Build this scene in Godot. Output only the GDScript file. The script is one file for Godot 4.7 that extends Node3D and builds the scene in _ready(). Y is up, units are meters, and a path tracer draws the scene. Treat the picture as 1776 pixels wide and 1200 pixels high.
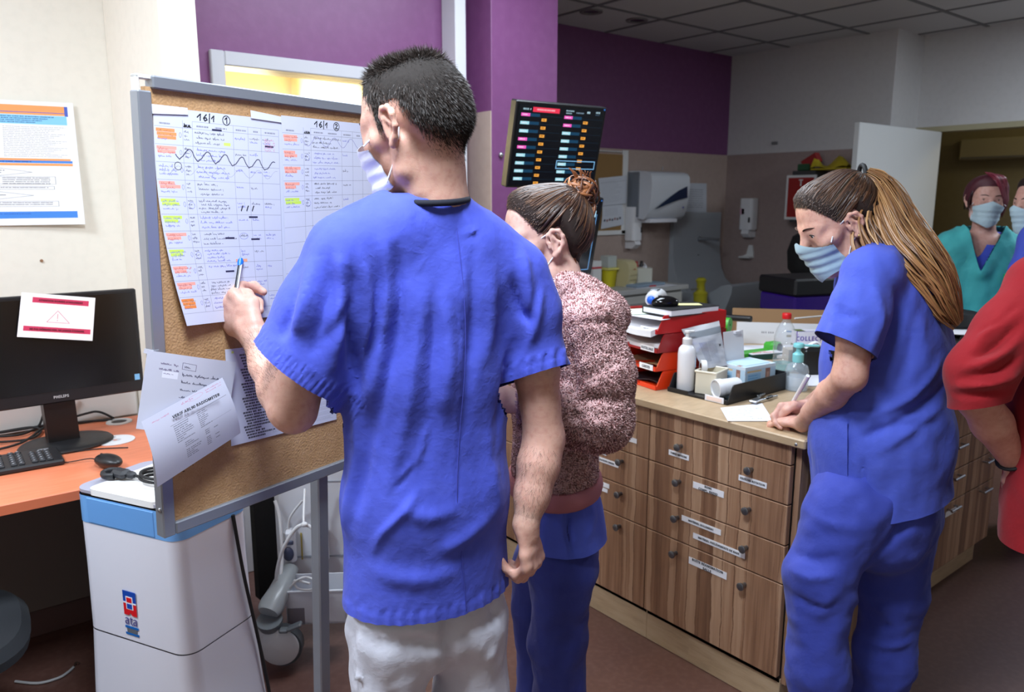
extends Node3D
# A hospital ward office: a nurse writes on a cork board, colleagues stand at the drawer counter behind him.
# World axes follow the room: +x runs along the purple wall to the right, -z runs away along the drawer fronts.
const EYE := Vector3(0, 1.55, 0)
const FOCAL := 1360.0
const PITCH := 10.6
const YAW := 39.0
class M:
	var v := PackedVector3Array()
	var n := PackedVector3Array()
	var uv := PackedVector2Array()
	var col := PackedColorArray()
	var idx := PackedInt32Array()
	var color := Color(1, 1, 1)
	var colored := false
	func vert(p: Vector3, nn: Vector3, t := Vector2.ZERO) -> int:
		v.append(p); n.append(nn); uv.append(t); col.append(color)
		return v.size() - 1
	func tri(a: int, b: int, c: int) -> void:
		var g := (v[b] - v[a]).cross(v[c] - v[a])
		if g.dot(n[a] + n[b] + n[c]) > 0.0:
			idx.append(a); idx.append(c); idx.append(b)
		else:
			idx.append(a); idx.append(b); idx.append(c)
	func quad(a: Vector3, b: Vector3, c: Vector3, d: Vector3, nn := Vector3.ZERO, ua := Vector2(0, 1), ub := Vector2(1, 1), uc := Vector2(1, 0), ud := Vector2(0, 0)) -> void:
		var m := nn
		if m == Vector3.ZERO:
			m = (c - a).cross(b - d).normalized()
			if m == Vector3.ZERO: m = Vector3.UP
		var i := vert(a, m, ua); vert(b, m, ub); vert(c, m, uc); vert(d, m, ud)
		tri(i, i + 1, i + 2); tri(i, i + 2, i + 3)
	func box(at: Vector3, size: Vector3, bevel := 0.0, turn := Basis.IDENTITY) -> void:
		var h := size * 0.5
		var bv: float = min(bevel, min(h.x, min(h.y, h.z)) * 0.9)
		for ax in 3:
			var u := (ax + 1) % 3
			var w := (ax + 2) % 3
			for s in [-1.0, 1.0]:
				var pts := []
				for k in [[-1, -1], [1, -1], [1, 1], [-1, 1]]:
					var p := Vector3.ZERO
					p[ax] = s * h[ax]; p[u] = k[0] * (h[u] - bv); p[w] = k[1] * (h[w] - bv)
					pts.append(at + turn * p)
				var nn := Vector3.ZERO; nn[ax] = s
				var uvs := [Vector2(0, 1), Vector2(1, 1), Vector2(1, 0), Vector2(0, 0)]
				if ax == 0: uvs = [Vector2(0, 1), Vector2(0, 0), Vector2(1, 0), Vector2(1, 1)]
				quad(pts[0], pts[1], pts[2], pts[3], turn * nn, uvs[0], uvs[1], uvs[2], uvs[3])
		if bv <= 0.0: return
		for ax in 3:
			var u := (ax + 1) % 3
			var w := (ax + 2) % 3
			for su in [-1.0, 1.0]:
				for sw in [-1.0, 1.0]:
					var nn := Vector3.ZERO; nn[u] = su; nn[w] = sw
					var q := []
					for k in [[-1, 0], [1, 0], [1, 1], [-1, 1]]:
						var p := Vector3.ZERO
						p[ax] = k[0] * (h[ax] - bv)
						p[u] = su * (h[u] if k[1] == 0 else h[u] - bv)
						p[w] = sw * (h[w] - bv if k[1] == 0 else h[w])
						q.append(at + turn * p)
					quad(q[0], q[1], q[2], q[3], (turn * nn).normalized())
		for sx in [-1.0, 1.0]:
			for sy in [-1.0, 1.0]:
				for sz in [-1.0, 1.0]:
					var nn := (turn * Vector3(sx, sy, sz)).normalized()
					var i := vert(at + turn * Vector3(sx * h.x, sy * (h.y - bv), sz * (h.z - bv)), nn)
					vert(at + turn * Vector3(sx * (h.x - bv), sy * h.y, sz * (h.z - bv)), nn)
					vert(at + turn * Vector3(sx * (h.x - bv), sy * (h.y - bv), sz * h.z), nn)
					tri(i, i + 1, i + 2)
	func span(lo: Vector3, hi: Vector3, bevel := 0.0) -> void:
		box((lo + hi) * 0.5, (hi - lo).abs(), bevel)
	func ring(c: Vector3, e1: Vector3, e2: Vector3, r1: float, r2: float, seg: int, vv: float, power := 2.0) -> int:
		var first := v.size()
		for k in seg + 1:
			var t := TAU * k / seg
			var cx := cos(t); var sx := sin(t)
			if power != 2.0:
				cx = signf(cx) * pow(absf(cx), 2.0 / power); sx = signf(sx) * pow(absf(sx), 2.0 / power)
			vert(c + e1 * (cx * r1) + e2 * (sx * r2), (e1 * cx * r2 + e2 * sx * r1).normalized(), Vector2(float(k) / seg, vv))
		return first
	func strip(a: int, b: int, seg: int) -> void:
		for k in seg:
			tri(a + k, a + k + 1, b + k + 1); tri(a + k, b + k + 1, b + k)
	func fan(first: int, seg: int, c: Vector3, nn: Vector3) -> void:
		var m := vert(c, nn, Vector2(0.5, 0.5))
		var f := v.size()
		for k in seg + 1:
			var t := TAU * k / seg
			vert(v[first + k], nn, Vector2(0.5 + 0.5 * cos(t), 0.5 - 0.5 * sin(t)))
		for k in seg: tri(m, f + k, f + k + 1)
	func cyl(a: Vector3, b: Vector3, ra: float, rb: float, seg := 16, caps := true) -> void:
		var ax := (b - a).normalized()
		var e1 := ax.cross(Vector3.UP if absf(ax.y) < 0.9 else Vector3.RIGHT).normalized()
		var e2 := ax.cross(e1)
		var i := ring(a, e1, e2, ra, ra, seg, 0.0)
		var j := ring(b, e1, e2, rb, rb, seg, 1.0)
		strip(i, j, seg)
		if caps:
			fan(i, seg, a, -ax); fan(j, seg, b, ax)
	func tube(pts: PackedVector3Array, rad, seg := 8, caps := true, flat := 1.0, up := Vector3.UP) -> void:
		var last := -1
		var e1 := Vector3.ZERO
		var firsts := []
		for k in pts.size():
			var d := (pts[min(k + 1, pts.size() - 1)] - pts[max(k - 1, 0)]).normalized()
			if e1 == Vector3.ZERO:
				e1 = up.cross(d)
				if e1.length() < 0.05: e1 = Vector3.RIGHT.cross(d)
				e1 = e1.normalized()
			else:
				e1 = (e1 - d * e1.dot(d)).normalized()
			var r: float = rad if (rad is float or rad is int) else rad[k]
			var i := ring(pts[k], e1, d.cross(e1), r, r * flat, seg, float(k) / max(1, pts.size() - 1))
			firsts.append(i)
			if last >= 0: strip(last, i, seg)
			last = i
		if caps:
			fan(firsts[0], seg, pts[0], (pts[0] - pts[1]).normalized())
			fan(last, seg, pts[-1], (pts[-1] - pts[-2]).normalized())
	func lathe(prof: Array, seg := 24, xf := Transform3D.IDENTITY, squash := 1.0, power := 2.0) -> void:
		for k in prof.size() - 1:
			var p: Vector2 = prof[k]
			var q: Vector2 = prof[k + 1]
			var d := (q - p).normalized()
			var nn := Vector2(d.y, -d.x)
			var n0 := nn
			var n1 := nn
			if k > 0:
				var d0: Vector2 = (p - prof[k - 1]).normalized()
				if d0.dot(d) > 0.76: n0 = (Vector2(d0.y, -d0.x) + nn).normalized()
			if k + 2 < prof.size():
				var d2: Vector2 = (prof[k + 2] - q).normalized()
				if d2.dot(d) > 0.76: n1 = (Vector2(d2.y, -d2.x) + nn).normalized()
			var a := v.size()
			for j in seg + 1:
				var t := TAU * j / seg
				var cs := cos(t); var sn := sin(t)
				if power != 2.0:
					cs = signf(cs) * pow(absf(cs), 2.0 / power); sn = signf(sn) * pow(absf(sn), 2.0 / power)
				vert(xf * Vector3(cs * p.x, p.y, sn * p.x * squash), (xf.basis * Vector3(cs * n0.x, n0.y, sn * n0.x)).normalized(), Vector2(float(j) / seg, p.y))
			var b := v.size()
			for j in seg + 1:
				var t := TAU * j / seg
				var cs := cos(t); var sn := sin(t)
				if power != 2.0:
					cs = signf(cs) * pow(absf(cs), 2.0 / power); sn = signf(sn) * pow(absf(sn), 2.0 / power)
				vert(xf * Vector3(cs * q.x, q.y, sn * q.x * squash), (xf.basis * Vector3(cs * n1.x, n1.y, sn * n1.x)).normalized(), Vector2(float(j) / seg, q.y))
			strip(a, b, seg)
	func ball(c: Vector3, r: Vector3, turn := Basis.IDENTITY, seg := 16, rows := 10) -> void:
		var prev := -1
		for i in rows + 1:
			var la := PI * i / rows - PI / 2
			var first := v.size()
			for k in seg + 1:
				var t := TAU * k / seg
				var u := Vector3(cos(la) * cos(t), sin(la), cos(la) * sin(t))
				vert(c + turn * (u * r), (turn * (u / r)).normalized(), Vector2(float(k) / seg, float(i) / rows))
			if prev >= 0: strip(prev, first, seg)
			prev = first
	func prism(poly: PackedVector2Array, xf: Transform3D, depth: float, smooth := false) -> void:
		var t := Geometry2D.triangulate_polygon(poly)
		var ccw := not Geometry2D.is_polygon_clockwise(poly)
		for s in 2:
			var base := v.size()
			var nn: Vector3 = xf.basis.z * (1.0 if s else -1.0)
			for p in poly: vert(xf * Vector3(p.x, p.y, depth * s), nn.normalized(), p)
			for k in range(0, t.size(), 3): tri(base + t[k], base + t[k + 1], base + t[k + 2])
		var cnt := poly.size()
		for k in cnt:
			var p := poly[k]
			var q := poly[(k + 1) % cnt]
			var d := (q - p).normalized()
			var nn := Vector2(d.y, -d.x) * (1.0 if ccw else -1.0)
			var n0 := nn
			var n1 := nn
			if smooth:
				var dp := (p - poly[(k + cnt - 1) % cnt]).normalized()
				var dn := (poly[(k + 2) % cnt] - q).normalized()
				var sg := 1.0 if ccw else -1.0
				if dp.dot(d) > 0.7: n0 = (nn + Vector2(dp.y, -dp.x) * sg).normalized()
				if dn.dot(d) > 0.7: n1 = (nn + Vector2(dn.y, -dn.x) * sg).normalized()
			var i := vert(xf * Vector3(p.x, p.y, 0), (xf.basis * Vector3(n0.x, n0.y, 0)).normalized())
			vert(xf * Vector3(q.x, q.y, 0), (xf.basis * Vector3(n1.x, n1.y, 0)).normalized())
			vert(xf * Vector3(q.x, q.y, depth), (xf.basis * Vector3(n1.x, n1.y, 0)).normalized())
			vert(xf * Vector3(p.x, p.y, depth), (xf.basis * Vector3(n0.x, n0.y, 0)).normalized())
			tri(i, i + 1, i + 2); tri(i, i + 2, i + 3)
	func sheet(rows: Array, both := false) -> void:
		var h := rows.size()
		var w: int = rows[0].size()
		var base := v.size()
		for i in h:
			for j in w:
				var du: Vector3 = rows[i][min(j + 1, w - 1)] - rows[i][max(j - 1, 0)]
				var dv: Vector3 = rows[min(i + 1, h - 1)][j] - rows[max(i - 1, 0)][j]
				vert(rows[i][j], dv.cross(du).normalized(), Vector2(float(j) / (w - 1), float(i) / (h - 1)))
		for i in h - 1:
			for j in w - 1:
				var a := base + i * w + j
				tri(a, a + 1, a + w + 1); tri(a, a + w + 1, a + w)
	func mesh() -> ArrayMesh:
		var arr := []
		arr.resize(Mesh.ARRAY_MAX)
		arr[Mesh.ARRAY_VERTEX] = v
		arr[Mesh.ARRAY_NORMAL] = n
		arr[Mesh.ARRAY_TEX_UV] = uv
		if colored: arr[Mesh.ARRAY_COLOR] = col
		arr[Mesh.ARRAY_INDEX] = idx
		var am := ArrayMesh.new()
		am.add_surface_from_arrays(Mesh.PRIMITIVE_TRIANGLES, arr)
		return am
# ---------- pixels to places ----------
var cam_r: Vector3
var cam_u: Vector3
var cam_f: Vector3
var ahead: Vector3
func ray(px: float, py: float) -> Vector3:
	return cam_f + cam_r * ((px - 888.0) / FOCAL) - cam_u * ((py - 600.0) / FOCAL)
func at_x(px: float, py: float, x: float) -> Vector3:
	var d := ray(px, py)
	return EYE + d * ((x - EYE.x) / d.x)
func at_y(px: float, py: float, y: float) -> Vector3:
	var d := ray(px, py)
	return EYE + d * ((y - EYE.y) / d.y)
func at_z(px: float, py: float, z: float) -> Vector3:
	var d := ray(px, py)
	return EYE + d * ((z - EYE.z) / d.z)
func at(px: float, py: float, fwd: float) -> Vector3:
	var d := ray(px, py)
	return EYE + d * (fwd / d.dot(ahead))
func wide(px: float, p: Vector3) -> float:
	return px * (p - EYE).dot(cam_f) / FOCAL
# ---------- nodes ----------
var used := {}
func numbered(called: String) -> String:
	if not used.has(called):
		used[called] = 0
		return called
	used[called] += 1
	return "%s_%03d" % [called, used[called]]
func tag(o: Node, label: String, category: String, group := "") -> Node:
	o.set_meta("label", label); o.set_meta("category", category)
	if group: o.set_meta("group", group)
	return o
func thing(called: String, label: String, category: String, where := Vector3.ZERO, turn := Basis.IDENTITY, group := "") -> Node3D:
	var o := Node3D.new()
	o.name = numbered(called)
	add_child(o)
	o.transform = Transform3D(turn, where)
	tag(o, label, category, group)
	return o
func part(parent: Node, called: String, m, mat: Material, label := "") -> MeshInstance3D:
	var o := MeshInstance3D.new()
	o.name = called
	o.mesh = m.mesh() if m is M else m
	o.material_override = mat
	parent.add_child(o, true)
	if label: o.set_meta("label", label)
	return o
func single(called: String, label: String, category: String, m, mat: Material, where := Vector3.ZERO, turn := Basis.IDENTITY, group := "") -> MeshInstance3D:
	var o := part(self, numbered(called), m, mat)
	o.transform = Transform3D(turn, where)
	tag(o, label, category, group)
	return o
func struct(called: String, m, mat: Material) -> MeshInstance3D:
	var o := part(self, called, m, mat)
	o.set_meta("kind", "structure")
	return o
func copy(o: Node3D, where: Vector3, turn: Basis, label := "") -> Node3D:
	var c: Node3D = o.duplicate()
	c.name = numbered(String(o.name).rstrip("0123456789").rstrip("_"))
	add_child(c)
	c.transform = Transform3D(turn, where)
	if label: c.set_meta("label", label)
	return c
func yaw(deg: float) -> Basis:
	return Basis(Vector3.UP, deg_to_rad(deg))
func letters(parent: Node, called: String, text: String, size: float, mat: Material, xf: Transform3D, label := "", fat := 0) -> MeshInstance3D:
	var t := TextMesh.new()
	var f := SystemFont.new()
	f.font_names = PackedStringArray(["Droid Sans"])
	f.font_weight = 700 if fat else 400
	t.font = f
	t.text = text
	t.font_size = 32
	t.pixel_size = size / 23.0
	t.depth = 0.0006
	t.curve_step = 2.0
	var o := MeshInstance3D.new()
	o.name = called
	o.mesh = t
	o.material_override = mat
	o.transform = xf
	parent.add_child(o, true)
	if label: o.set_meta("label", label)
	return o
# ---------- materials ----------
func rgb(r: int, g: int, b: int) -> Color:
	return Color(r / 255.0, g / 255.0, b / 255.0)
func plain(c: Color, rough := 0.6, metal := 0.0, called := "") -> StandardMaterial3D:
	var m := StandardMaterial3D.new()
	m.albedo_color = c
	m.roughness = rough
	m.metallic = metal
	m.resource_name = called
	return m
func noise_tex(freq: float, ramp: Array, octaves := 4, size := 256, sd := 1, kind := FastNoiseLite.TYPE_SIMPLEX_SMOOTH) -> NoiseTexture2D:
	var nz := FastNoiseLite.new()
	nz.seed = sd
	nz.noise_type = kind
	nz.frequency = freq
	nz.fractal_octaves = octaves
	var t := NoiseTexture2D.new()
	t.width = size
	t.height = size
	t.seamless = true
	t.noise = nz
	if ramp:
		var g := Gradient.new()
		var offs := PackedFloat32Array()
		var cols := PackedColorArray()
		for k in ramp.size():
			offs.append(float(k) / (ramp.size() - 1)); cols.append(ramp[k])
		g.offsets = offs
		g.colors = cols
		t.color_ramp = g
	return t
func grained(c: Color, amount: float, scale: float, rough := 0.7, bump := 0.0, freq := 0.03, sd := 1) -> StandardMaterial3D:
	var m := plain(Color.WHITE, rough)
	m.albedo_texture = noise_tex(freq, [c.darkened(amount), c, c.lightened(amount)], 5, 256, sd)
	m.uv1_triplanar = true
	m.uv1_world_triplanar = true
	m.uv1_scale = Vector3.ONE * scale
	if bump > 0.0:
		m.heightmap_enabled = true
		m.heightmap_texture = noise_tex(freq * 2.0, [], 4, 256, sd + 7)
		m.heightmap_scale = bump
	return m
func printed(img: Image, rough := 0.75) -> StandardMaterial3D:
	var m := plain(Color.WHITE, rough)
	m.albedo_texture = ImageTexture.create_from_image(img)
	m.texture_repeat = false
	return m
# ---------- drawing print and handwriting ----------
func blank(w: int, h: int, c: Color) -> Image:
	var im := Image.create(w, h, false, Image.FORMAT_RGB8)
	im.fill(c)
	return im
func stroke(im: Image, pts: Array, wd: float, c: Color) -> void:
	for k in pts.size() - 1:
		var a: Vector2 = pts[k]
		var b: Vector2 = pts[k + 1]
		var steps := int(max(1.0, a.distance_to(b) / max(0.7, wd * 0.5)))
		for s in steps + 1:
			var p := a.lerp(b, float(s) / steps) - Vector2(wd, wd) * 0.5
			im.fill_rect(Rect2i(int(p.x), int(p.y), int(max(1, round(wd))), int(max(1, round(wd)))), c)
func scrawl(im: Image, rng: RandomNumberGenerator, x: float, y: float, length: float, h: float, c: Color, wd := 1.0) -> void:
	var px := x
	while px < x + length:
		var word: float = min(rng.randf_range(2.0, 6.0) * h, x + length - px)
		var pts := []
		var q := 0.0
		while q < word:
			pts.append(Vector2(px + q, y - rng.randf() * h * (1.5 if rng.randf() < 0.15 else 0.8)))
			pts.append(Vector2(px + q + h * 0.18, y + (h * 0.4 if rng.randf() < 0.1 else 0.0)))
			q += h * rng.randf_range(0.3, 0.55)
		if pts.size() > 1: stroke(im, pts, wd, c)
		px += word + h * 0.8
func typed(im: Image, rng: RandomNumberGenerator, x: float, y: float, length: float, h: int, c: Color) -> void:
	var px := x
	while px < x + length:
		var word: float = min(rng.randf_range(2, 8) * h * 0.7, x + length - px)
		var q := 0.0
		while q < word - 1:
			im.fill_rect(Rect2i(int(px + q), int(y), max(1, int(h * 0.45)), h), c if rng.randf() < 0.7 else c.lerp(im.get_pixel(clampi(int(x), 0, im.get_width() - 1), clampi(int(y), 0, im.get_height() - 1)), 0.3))
			q += h * 0.62
		px += word + h * 0.5
# ---------- the scene ----------
const CEIL := 2.77
const GX := 4.37
const GZ := -3.755
const PX := 0.625
const PZ := 0.66
var Q := {}   # shared materials
func _ready() -> void:
	var pit := deg_to_rad(PITCH)
	var yw := deg_to_rad(YAW)
	ahead = Vector3(sin(yw), 0, -cos(yw))
	cam_r = Vector3(cos(yw), 0, sin(yw))
	cam_f = ahead * cos(pit) - Vector3.UP * sin(pit)
	cam_u = Vector3.UP * cos(pit) + ahead * sin(pit)
	var cam := Camera3D.new()
	cam.name = "camera"
	cam.transform = Transform3D(Basis(cam_r, cam_u, -cam_f), EYE)
	cam.fov = rad_to_deg(2.0 * atan(600.0 / FOCAL))
	cam.near = 0.05
	cam.far = 60.0
	var lens := CameraAttributesPhysical.new()
	lens.frustum_focal_length = 27.0
	lens.frustum_focus_distance = 1.65
	lens.exposure_aperture = 5.0
	cam.attributes = lens
	add_child(cam)
	cam.make_current()
	var we := WorldEnvironment.new()
	we.name = "world"
	var env := Environment.new()
	env.background_mode = Environment.BG_COLOR
	env.background_color = Color(0.0, 0.0, 0.0)
	env.tonemap_mode = Environment.TONE_MAPPER_LINEAR
	env.tonemap_exposure = 1.06
	env.sdfgi_enabled = true
	env.ssao_enabled = true
	env.ssil_enabled = true
	we.environment = env
	add_child(we)
	panel_light(-7, 4, 6.8, "square ceiling light panel above the photographer's side of the cork board")
	panel_light(-5, 2, 2.0, "square ceiling light panel between the cork board and the purple pillar")
	panel_light(-4, 2, 2.0, "square ceiling light panel straight in front of the purple pillar")
	panel_light(-9, 2, 6.0, "square ceiling light panel above the orange desk")
	panel_light(1, 4, 3.8, "square ceiling light panel dimmed, in front of the open door")
	make_materials()
	build_room()
	build_left_side()
	build_board()
	build_counter()
	build_far_side()
	build_counter_things()
	build_people()
func panel_light(cx: int, cz: int, energy: float, label: String) -> void:
	var c := Vector3(GX + (cx + 0.5) * PX, CEIL, GZ + (cz + 0.5) * PZ)
	var t := thing("ceiling_light", label, "ceiling light", c)
	lit_cells[Vector2i(cx, cz)] = true
	var fr := M.new()
	for s in [-1, 1]:
		fr.box(Vector3(s * (PX * 0.5 - 0.035), 0.0, 0), Vector3(0.03, 0.018, PZ - 0.04))
		fr.box(Vector3(0, 0.0, s * (PZ * 0.5 - 0.035)), Vector3(PX - 0.1, 0.018, 0.03))
	part(t, "frame", fr, plain(Color(0.85, 0.85, 0.85), 0.4))
	var d := M.new()
	d.box(Vector3(0, 0.004, 0), Vector3(PX - 0.1, 0.006, PZ - 0.1))
	var glow := plain(Color(0.9, 0.9, 0.9), 0.5, 0.0, "lamp_diffuser")
	glow.emission_enabled = true
	glow.emission = Color(0.92, 0.96, 1.0)
	glow.emission_energy_multiplier = 2.0
	part(t, "diffuser", d, glow)
	var l := AreaLight3D.new()
	l.name = "lamp_light"
	l.area_size = Vector2(PX - 0.1, PZ - 0.1)
	l.light_color = Color(0.90, 0.95, 1.0)
	l.light_energy = energy
	l.area_range = 14.0
	l.area_attenuation = 2.0
	l.shadow_enabled = true
	l.transform = Transform3D(Basis(Vector3.RIGHT, -PI / 2), Vector3(0, -0.012, 0))
	t.add_child(l)
var lit_cells := {}
func make_materials() -> void:
	Q.cream = grained(rgb(233, 228, 216), 0.015, 1.5, 0.8, 0.02, 0.05, 3)
	Q.purple = grained(rgb(114, 64, 110), 0.03, 1.2, 0.45, 0.02, 0.05, 4)
	Q.purple_dark = Q.purple
	Q.beige = grained(rgb(176, 156, 146), 0.03, 1.4, 0.5, 0.02, 0.05, 5)
	Q.mauve = grained(rgb(160, 141, 136), 0.03, 1.4, 0.5, 0.02, 0.05, 6)
	Q.grey_wall = grained(rgb(205, 203, 203), 0.02, 1.4, 0.8, 0.02, 0.05, 7)
	Q.white = plain(rgb(228, 228, 226), 0.5)
	Q.gloss_white = plain(rgb(236, 236, 238), 0.25)
	Q.black = plain(rgb(18, 18, 20), 0.4)
	Q.rubber = plain(rgb(28, 28, 30), 0.7)
	Q.steel = plain(rgb(170, 172, 176), 0.3, 0.9)
	Q.alu = plain(rgb(150, 154, 162), 0.42, 0.55)
	Q.red = plain(rgb(190, 22, 24), 0.35)
	Q.orange = plain(rgb(226, 62, 20), 0.35)
	Q.paper = plain(rgb(232, 232, 238), 0.8)
	Q.paper.backlight_enabled = true
	Q.paper.backlight = Color(0.12, 0.12, 0.12)
	Q.ink = plain(rgb(20, 20, 24), 0.8)
	Q.floor = grained(rgb(98, 68, 60), 0.06, 1.1, 0.32, 0.004, 0.12, 8)
	Q.floor.roughness = 0.35
	Q.olive = grained(rgb(150, 140, 110), 0.02, 1.2, 0.8, 0.0, 0.05, 9)
	Q.tile = grained(rgb(205, 205, 205), 0.05, 6.0, 0.9, 0.06, 0.2, 10)
	Q.tee = plain(rgb(120, 120, 122), 0.6)
	Q.cork = cork_material()
	Q.desk = grained(rgb(222, 128, 92), 0.05, 1.0, 0.35, 0.0, 0.02, 12)
	Q.desk.uv1_scale = Vector3(1.0, 6.0, 8.0)
func cork_material() -> StandardMaterial3D:
	var im := blank(512, 512, rgb(186, 142, 98))
	var rng := RandomNumberGenerator.new()
	rng.seed = 5
	var nz := FastNoiseLite.new()
	nz.seed = 3
	nz.frequency = 0.02
	for y in 512:
		for x in 512:
			var k := nz.get_noise_2d(x, y) * 0.07 + rng.randf_range(-0.085, 0.085)
			var c := rgb(186, 143, 98)
			im.set_pixel(x, y, c.lightened(k) if k > 0 else c.darkened(-k))
	for i in 260:
		var p := Vector2i(rng.randi_range(2, 508), rng.randi_range(2, 508))
		im.fill_rect(Rect2i(p, Vector2i(rng.randi_range(1, 4), rng.randi_range(1, 2))), rgb(120, 84, 52) if rng.randf() < 0.6 else rgb(208, 168, 122))
	var m := plain(Color.WHITE, 0.9)
	m.albedo_texture = ImageTexture.create_from_image(im)
	m.uv1_triplanar = true
	m.uv1_scale = Vector3.ONE * 2.6
	m.heightmap_enabled = true
	m.heightmap_texture = noise_tex(0.25, [], 3, 256, 4)
	m.heightmap_scale = 0.12
	return m
func build_room() -> void:
	var m := M.new()
	m.span(Vector3(-2.8, -0.1, -5.2), Vector3(9.2, 0, 2.8))
	struct("floor", m, Q.floor)
	m = M.new()
	m.span(Vector3(-2.8, CEIL + 0.03, -5.2), Vector3(9.2, CEIL + 0.12, 2.8))
	var ceil := struct("ceiling", m, Q.tile)
	var tile := M.new()
	tile.box(Vector3(0, 0.012, 0), Vector3(PX - 0.024, 0.018, PZ - 0.024), 0.004)
	var tm := tile.mesh()
	var tees := M.new()
	for cx in range(-12, 4):
		tees.span(Vector3(GX + cx * PX - 0.012, CEIL - 0.002, -4.3), Vector3(GX + cx * PX + 0.012, CEIL + 0.006, 2.6))
		for cz in range(-1, 10):
			if lit_cells.has(Vector2i(cx, cz)): continue
			var o := part(ceil, "tile", tm, Q.tile)
			o.position = Vector3(GX + (cx + 0.5) * PX, CEIL, GZ + (cz + 0.5) * PZ)
	for cz in range(-1, 11):
		tees.span(Vector3(-2.7, CEIL - 0.002, GZ + cz * PZ - 0.012), Vector3(6.4, CEIL + 0.006, GZ + cz * PZ + 0.012))
	part(ceil, "grid", tees, Q.tee)
	for k in 2:
		var p: Vector3 = [Vector3(3.83, CEIL, -3.9), Vector3(4.25, CEIL, -3.88)][k]
		var sp := thing("recessed_spotlight", ["switched-off round ceiling spotlight nearer the purple pillar", "switched-off round ceiling spotlight nearer the grey wall"][k], "spotlight", p, Basis.IDENTITY, "round ceiling spotlights")
		var r := M.new()
		r.lathe([Vector2(0.05, 0.004), Vector2(0.052, -0.004), Vector2(0.075, -0.006), Vector2(0.078, 0.004)], 24)
		part(sp, "rim", r, plain(rgb(120, 118, 116), 0.4))
		var g := M.new()
		g.cyl(Vector3(0, 0.0, 0), Vector3(0, 0.004, 0), 0.05, 0.05, 20)
		part(sp, "lens", g, plain(rgb(60, 60, 62), 0.2))
	m = M.new()
	m.span(Vector3(-2.8, 0, -3.22), Vector3(0.9, CEIL + 0.05, -3.1))
	struct("wall_left", m, Q.cream)
	m = M.new()
	m.span(Vector3(0.697, 0, -3.1), Vector3(0.803, CEIL + 0.05, -2.46), 0.004)
	struct("wall_pier", m, Q.cream)
	m = M.new()
	m.span(Vector3(0.803, 0, -3.22), Vector3(1.06, CEIL + 0.05, -3.1))
	m.span(Vector3(1.985, 0, -3.22), Vector3(2.3, CEIL + 0.05, -3.1))
	m.span(Vector3(1.06, 2.09, -3.22), Vector3(1.985, CEIL + 0.05, -3.1))
	struct("wall_back", m, Q.purple)
	m = M.new()
	m.span(Vector3(2.239, 0, -4.3), Vector3(2.64, CEIL + 0.05, -2.912), 0.003)
	var pil := struct("wall_pillar", m, Q.purple)
	m = M.new()
	m.span(Vector3(2.234, 0, -3.1), Vector3(2.2392, 1.95, -2.914))
	part(pil, "wall_panel", m, Q.beige, "pinkish beige lower panel on the side of the purple pillar")
	m = M.new()
	m.ball(Vector3.ZERO, Vector3(0.012, 0.012, 0.01))
	var hook := part(pil, "hook", m, Q.steel, "small steel wall hook")
	hook.position = at_z(869, 266, -2.905)
	m = M.new()
	m.span(Vector3(2.64, 0, -4.42), Vector3(6.05, CEIL + 0.05, -4.3))
	var far := struct("wall_far", m, Q.purple_dark)
	m = M.new()
	m.span(Vector3(2.64, 0, -4.302), Vector3(5.93, 1.94, -4.288), 0.002)
	part(far, "wall_panel", m, Q.beige, "beige washable lower wall panel")
	m = M.new()
	m.span(Vector3(5.93, 0, -4.42), Vector3(6.47, CEIL + 0.05, -2.87), 0.003)
	var rw := struct("wall_right", m, Q.grey_wall)
	m = M.new()
	m.span(Vector3(5.918, 0, -4.29), Vector3(5.932, 1.94, -2.9), 0.002)
	part(rw, "wall_panel", m, Q.mauve, "mauve brown washable lower wall panel")
	m = M.new()
	m.box(Vector3(5.926, 2.02, -3.83), Vector3(0.012, 0.025, 0.06), 0.004)
	part(rw, "plate", m, Q.tee, "small grey cover plate")
	m = M.new()
	m.span(Vector3(6.35, 2.085, -2.87), Vector3(6.47, CEIL + 0.05, -1.35))
	m.span(Vector3(6.35, 0, -1.35), Vector3(6.47, CEIL + 0.05, 2.7))
	struct("wall_entrance", m, Q.grey_wall)
	m = M.new()
	m.span(Vector3(8.2, 0, -4.5), Vector3(8.32, CEIL + 0.05, 2.7))
	m.span(Vector3(6.47, 0, -4.5), Vector3(8.32, CEIL + 0.05, -4.38))
	struct("wall_corridor", m, Q.olive)
	m = M.new()
	m.span(Vector3(-2.7, 0, 2.6), Vector3(8.3, CEIL + 0.05, 2.72))
	struct("wall_front", m, Q.cream)
	m = M.new()
	m.span(Vector3(-2.72, 0, -3.2), Vector3(-2.6, CEIL + 0.05, 2.7))
	struct("wall_side", m, Q.cream)
	m = M.new()
	m.span(Vector3(2.099, 0, -3.1), Vector3(2.158, CEIL, -2.99), 0.004)
	struct("trim_1", m, plain(rgb(200, 200, 206), 0.4))
	m = M.new()
	m.span(Vector3(-2.6, 0, -3.1), Vector3(0.697, 0.1, -3.08), 0.003)
	struct("baseboard_left", m, plain(rgb(92, 66, 62), 0.5))
	m = M.new()
	m.span(Vector3(0.9, 0, -5.0), Vector3(2.25, 2.7, -4.9))
	m.span(Vector3(0.82, 0, -5.0), Vector3(0.9, 2.7, -3.22))
	m.span(Vector3(2.16, 0, -5.0), Vector3(2.24, 2.7, -3.22))
	struct("wall_side_room", m, grained(rgb(240, 230, 196), 0.02, 1.0, 0.8, 0.0, 0.05, 13))
	var t := thing("tube_lamp", "glowing tube lamp on the wall of the room behind the board", "lamp", Vector3(1.72, 2.02, -4.86))
	m = M.new()
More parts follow.
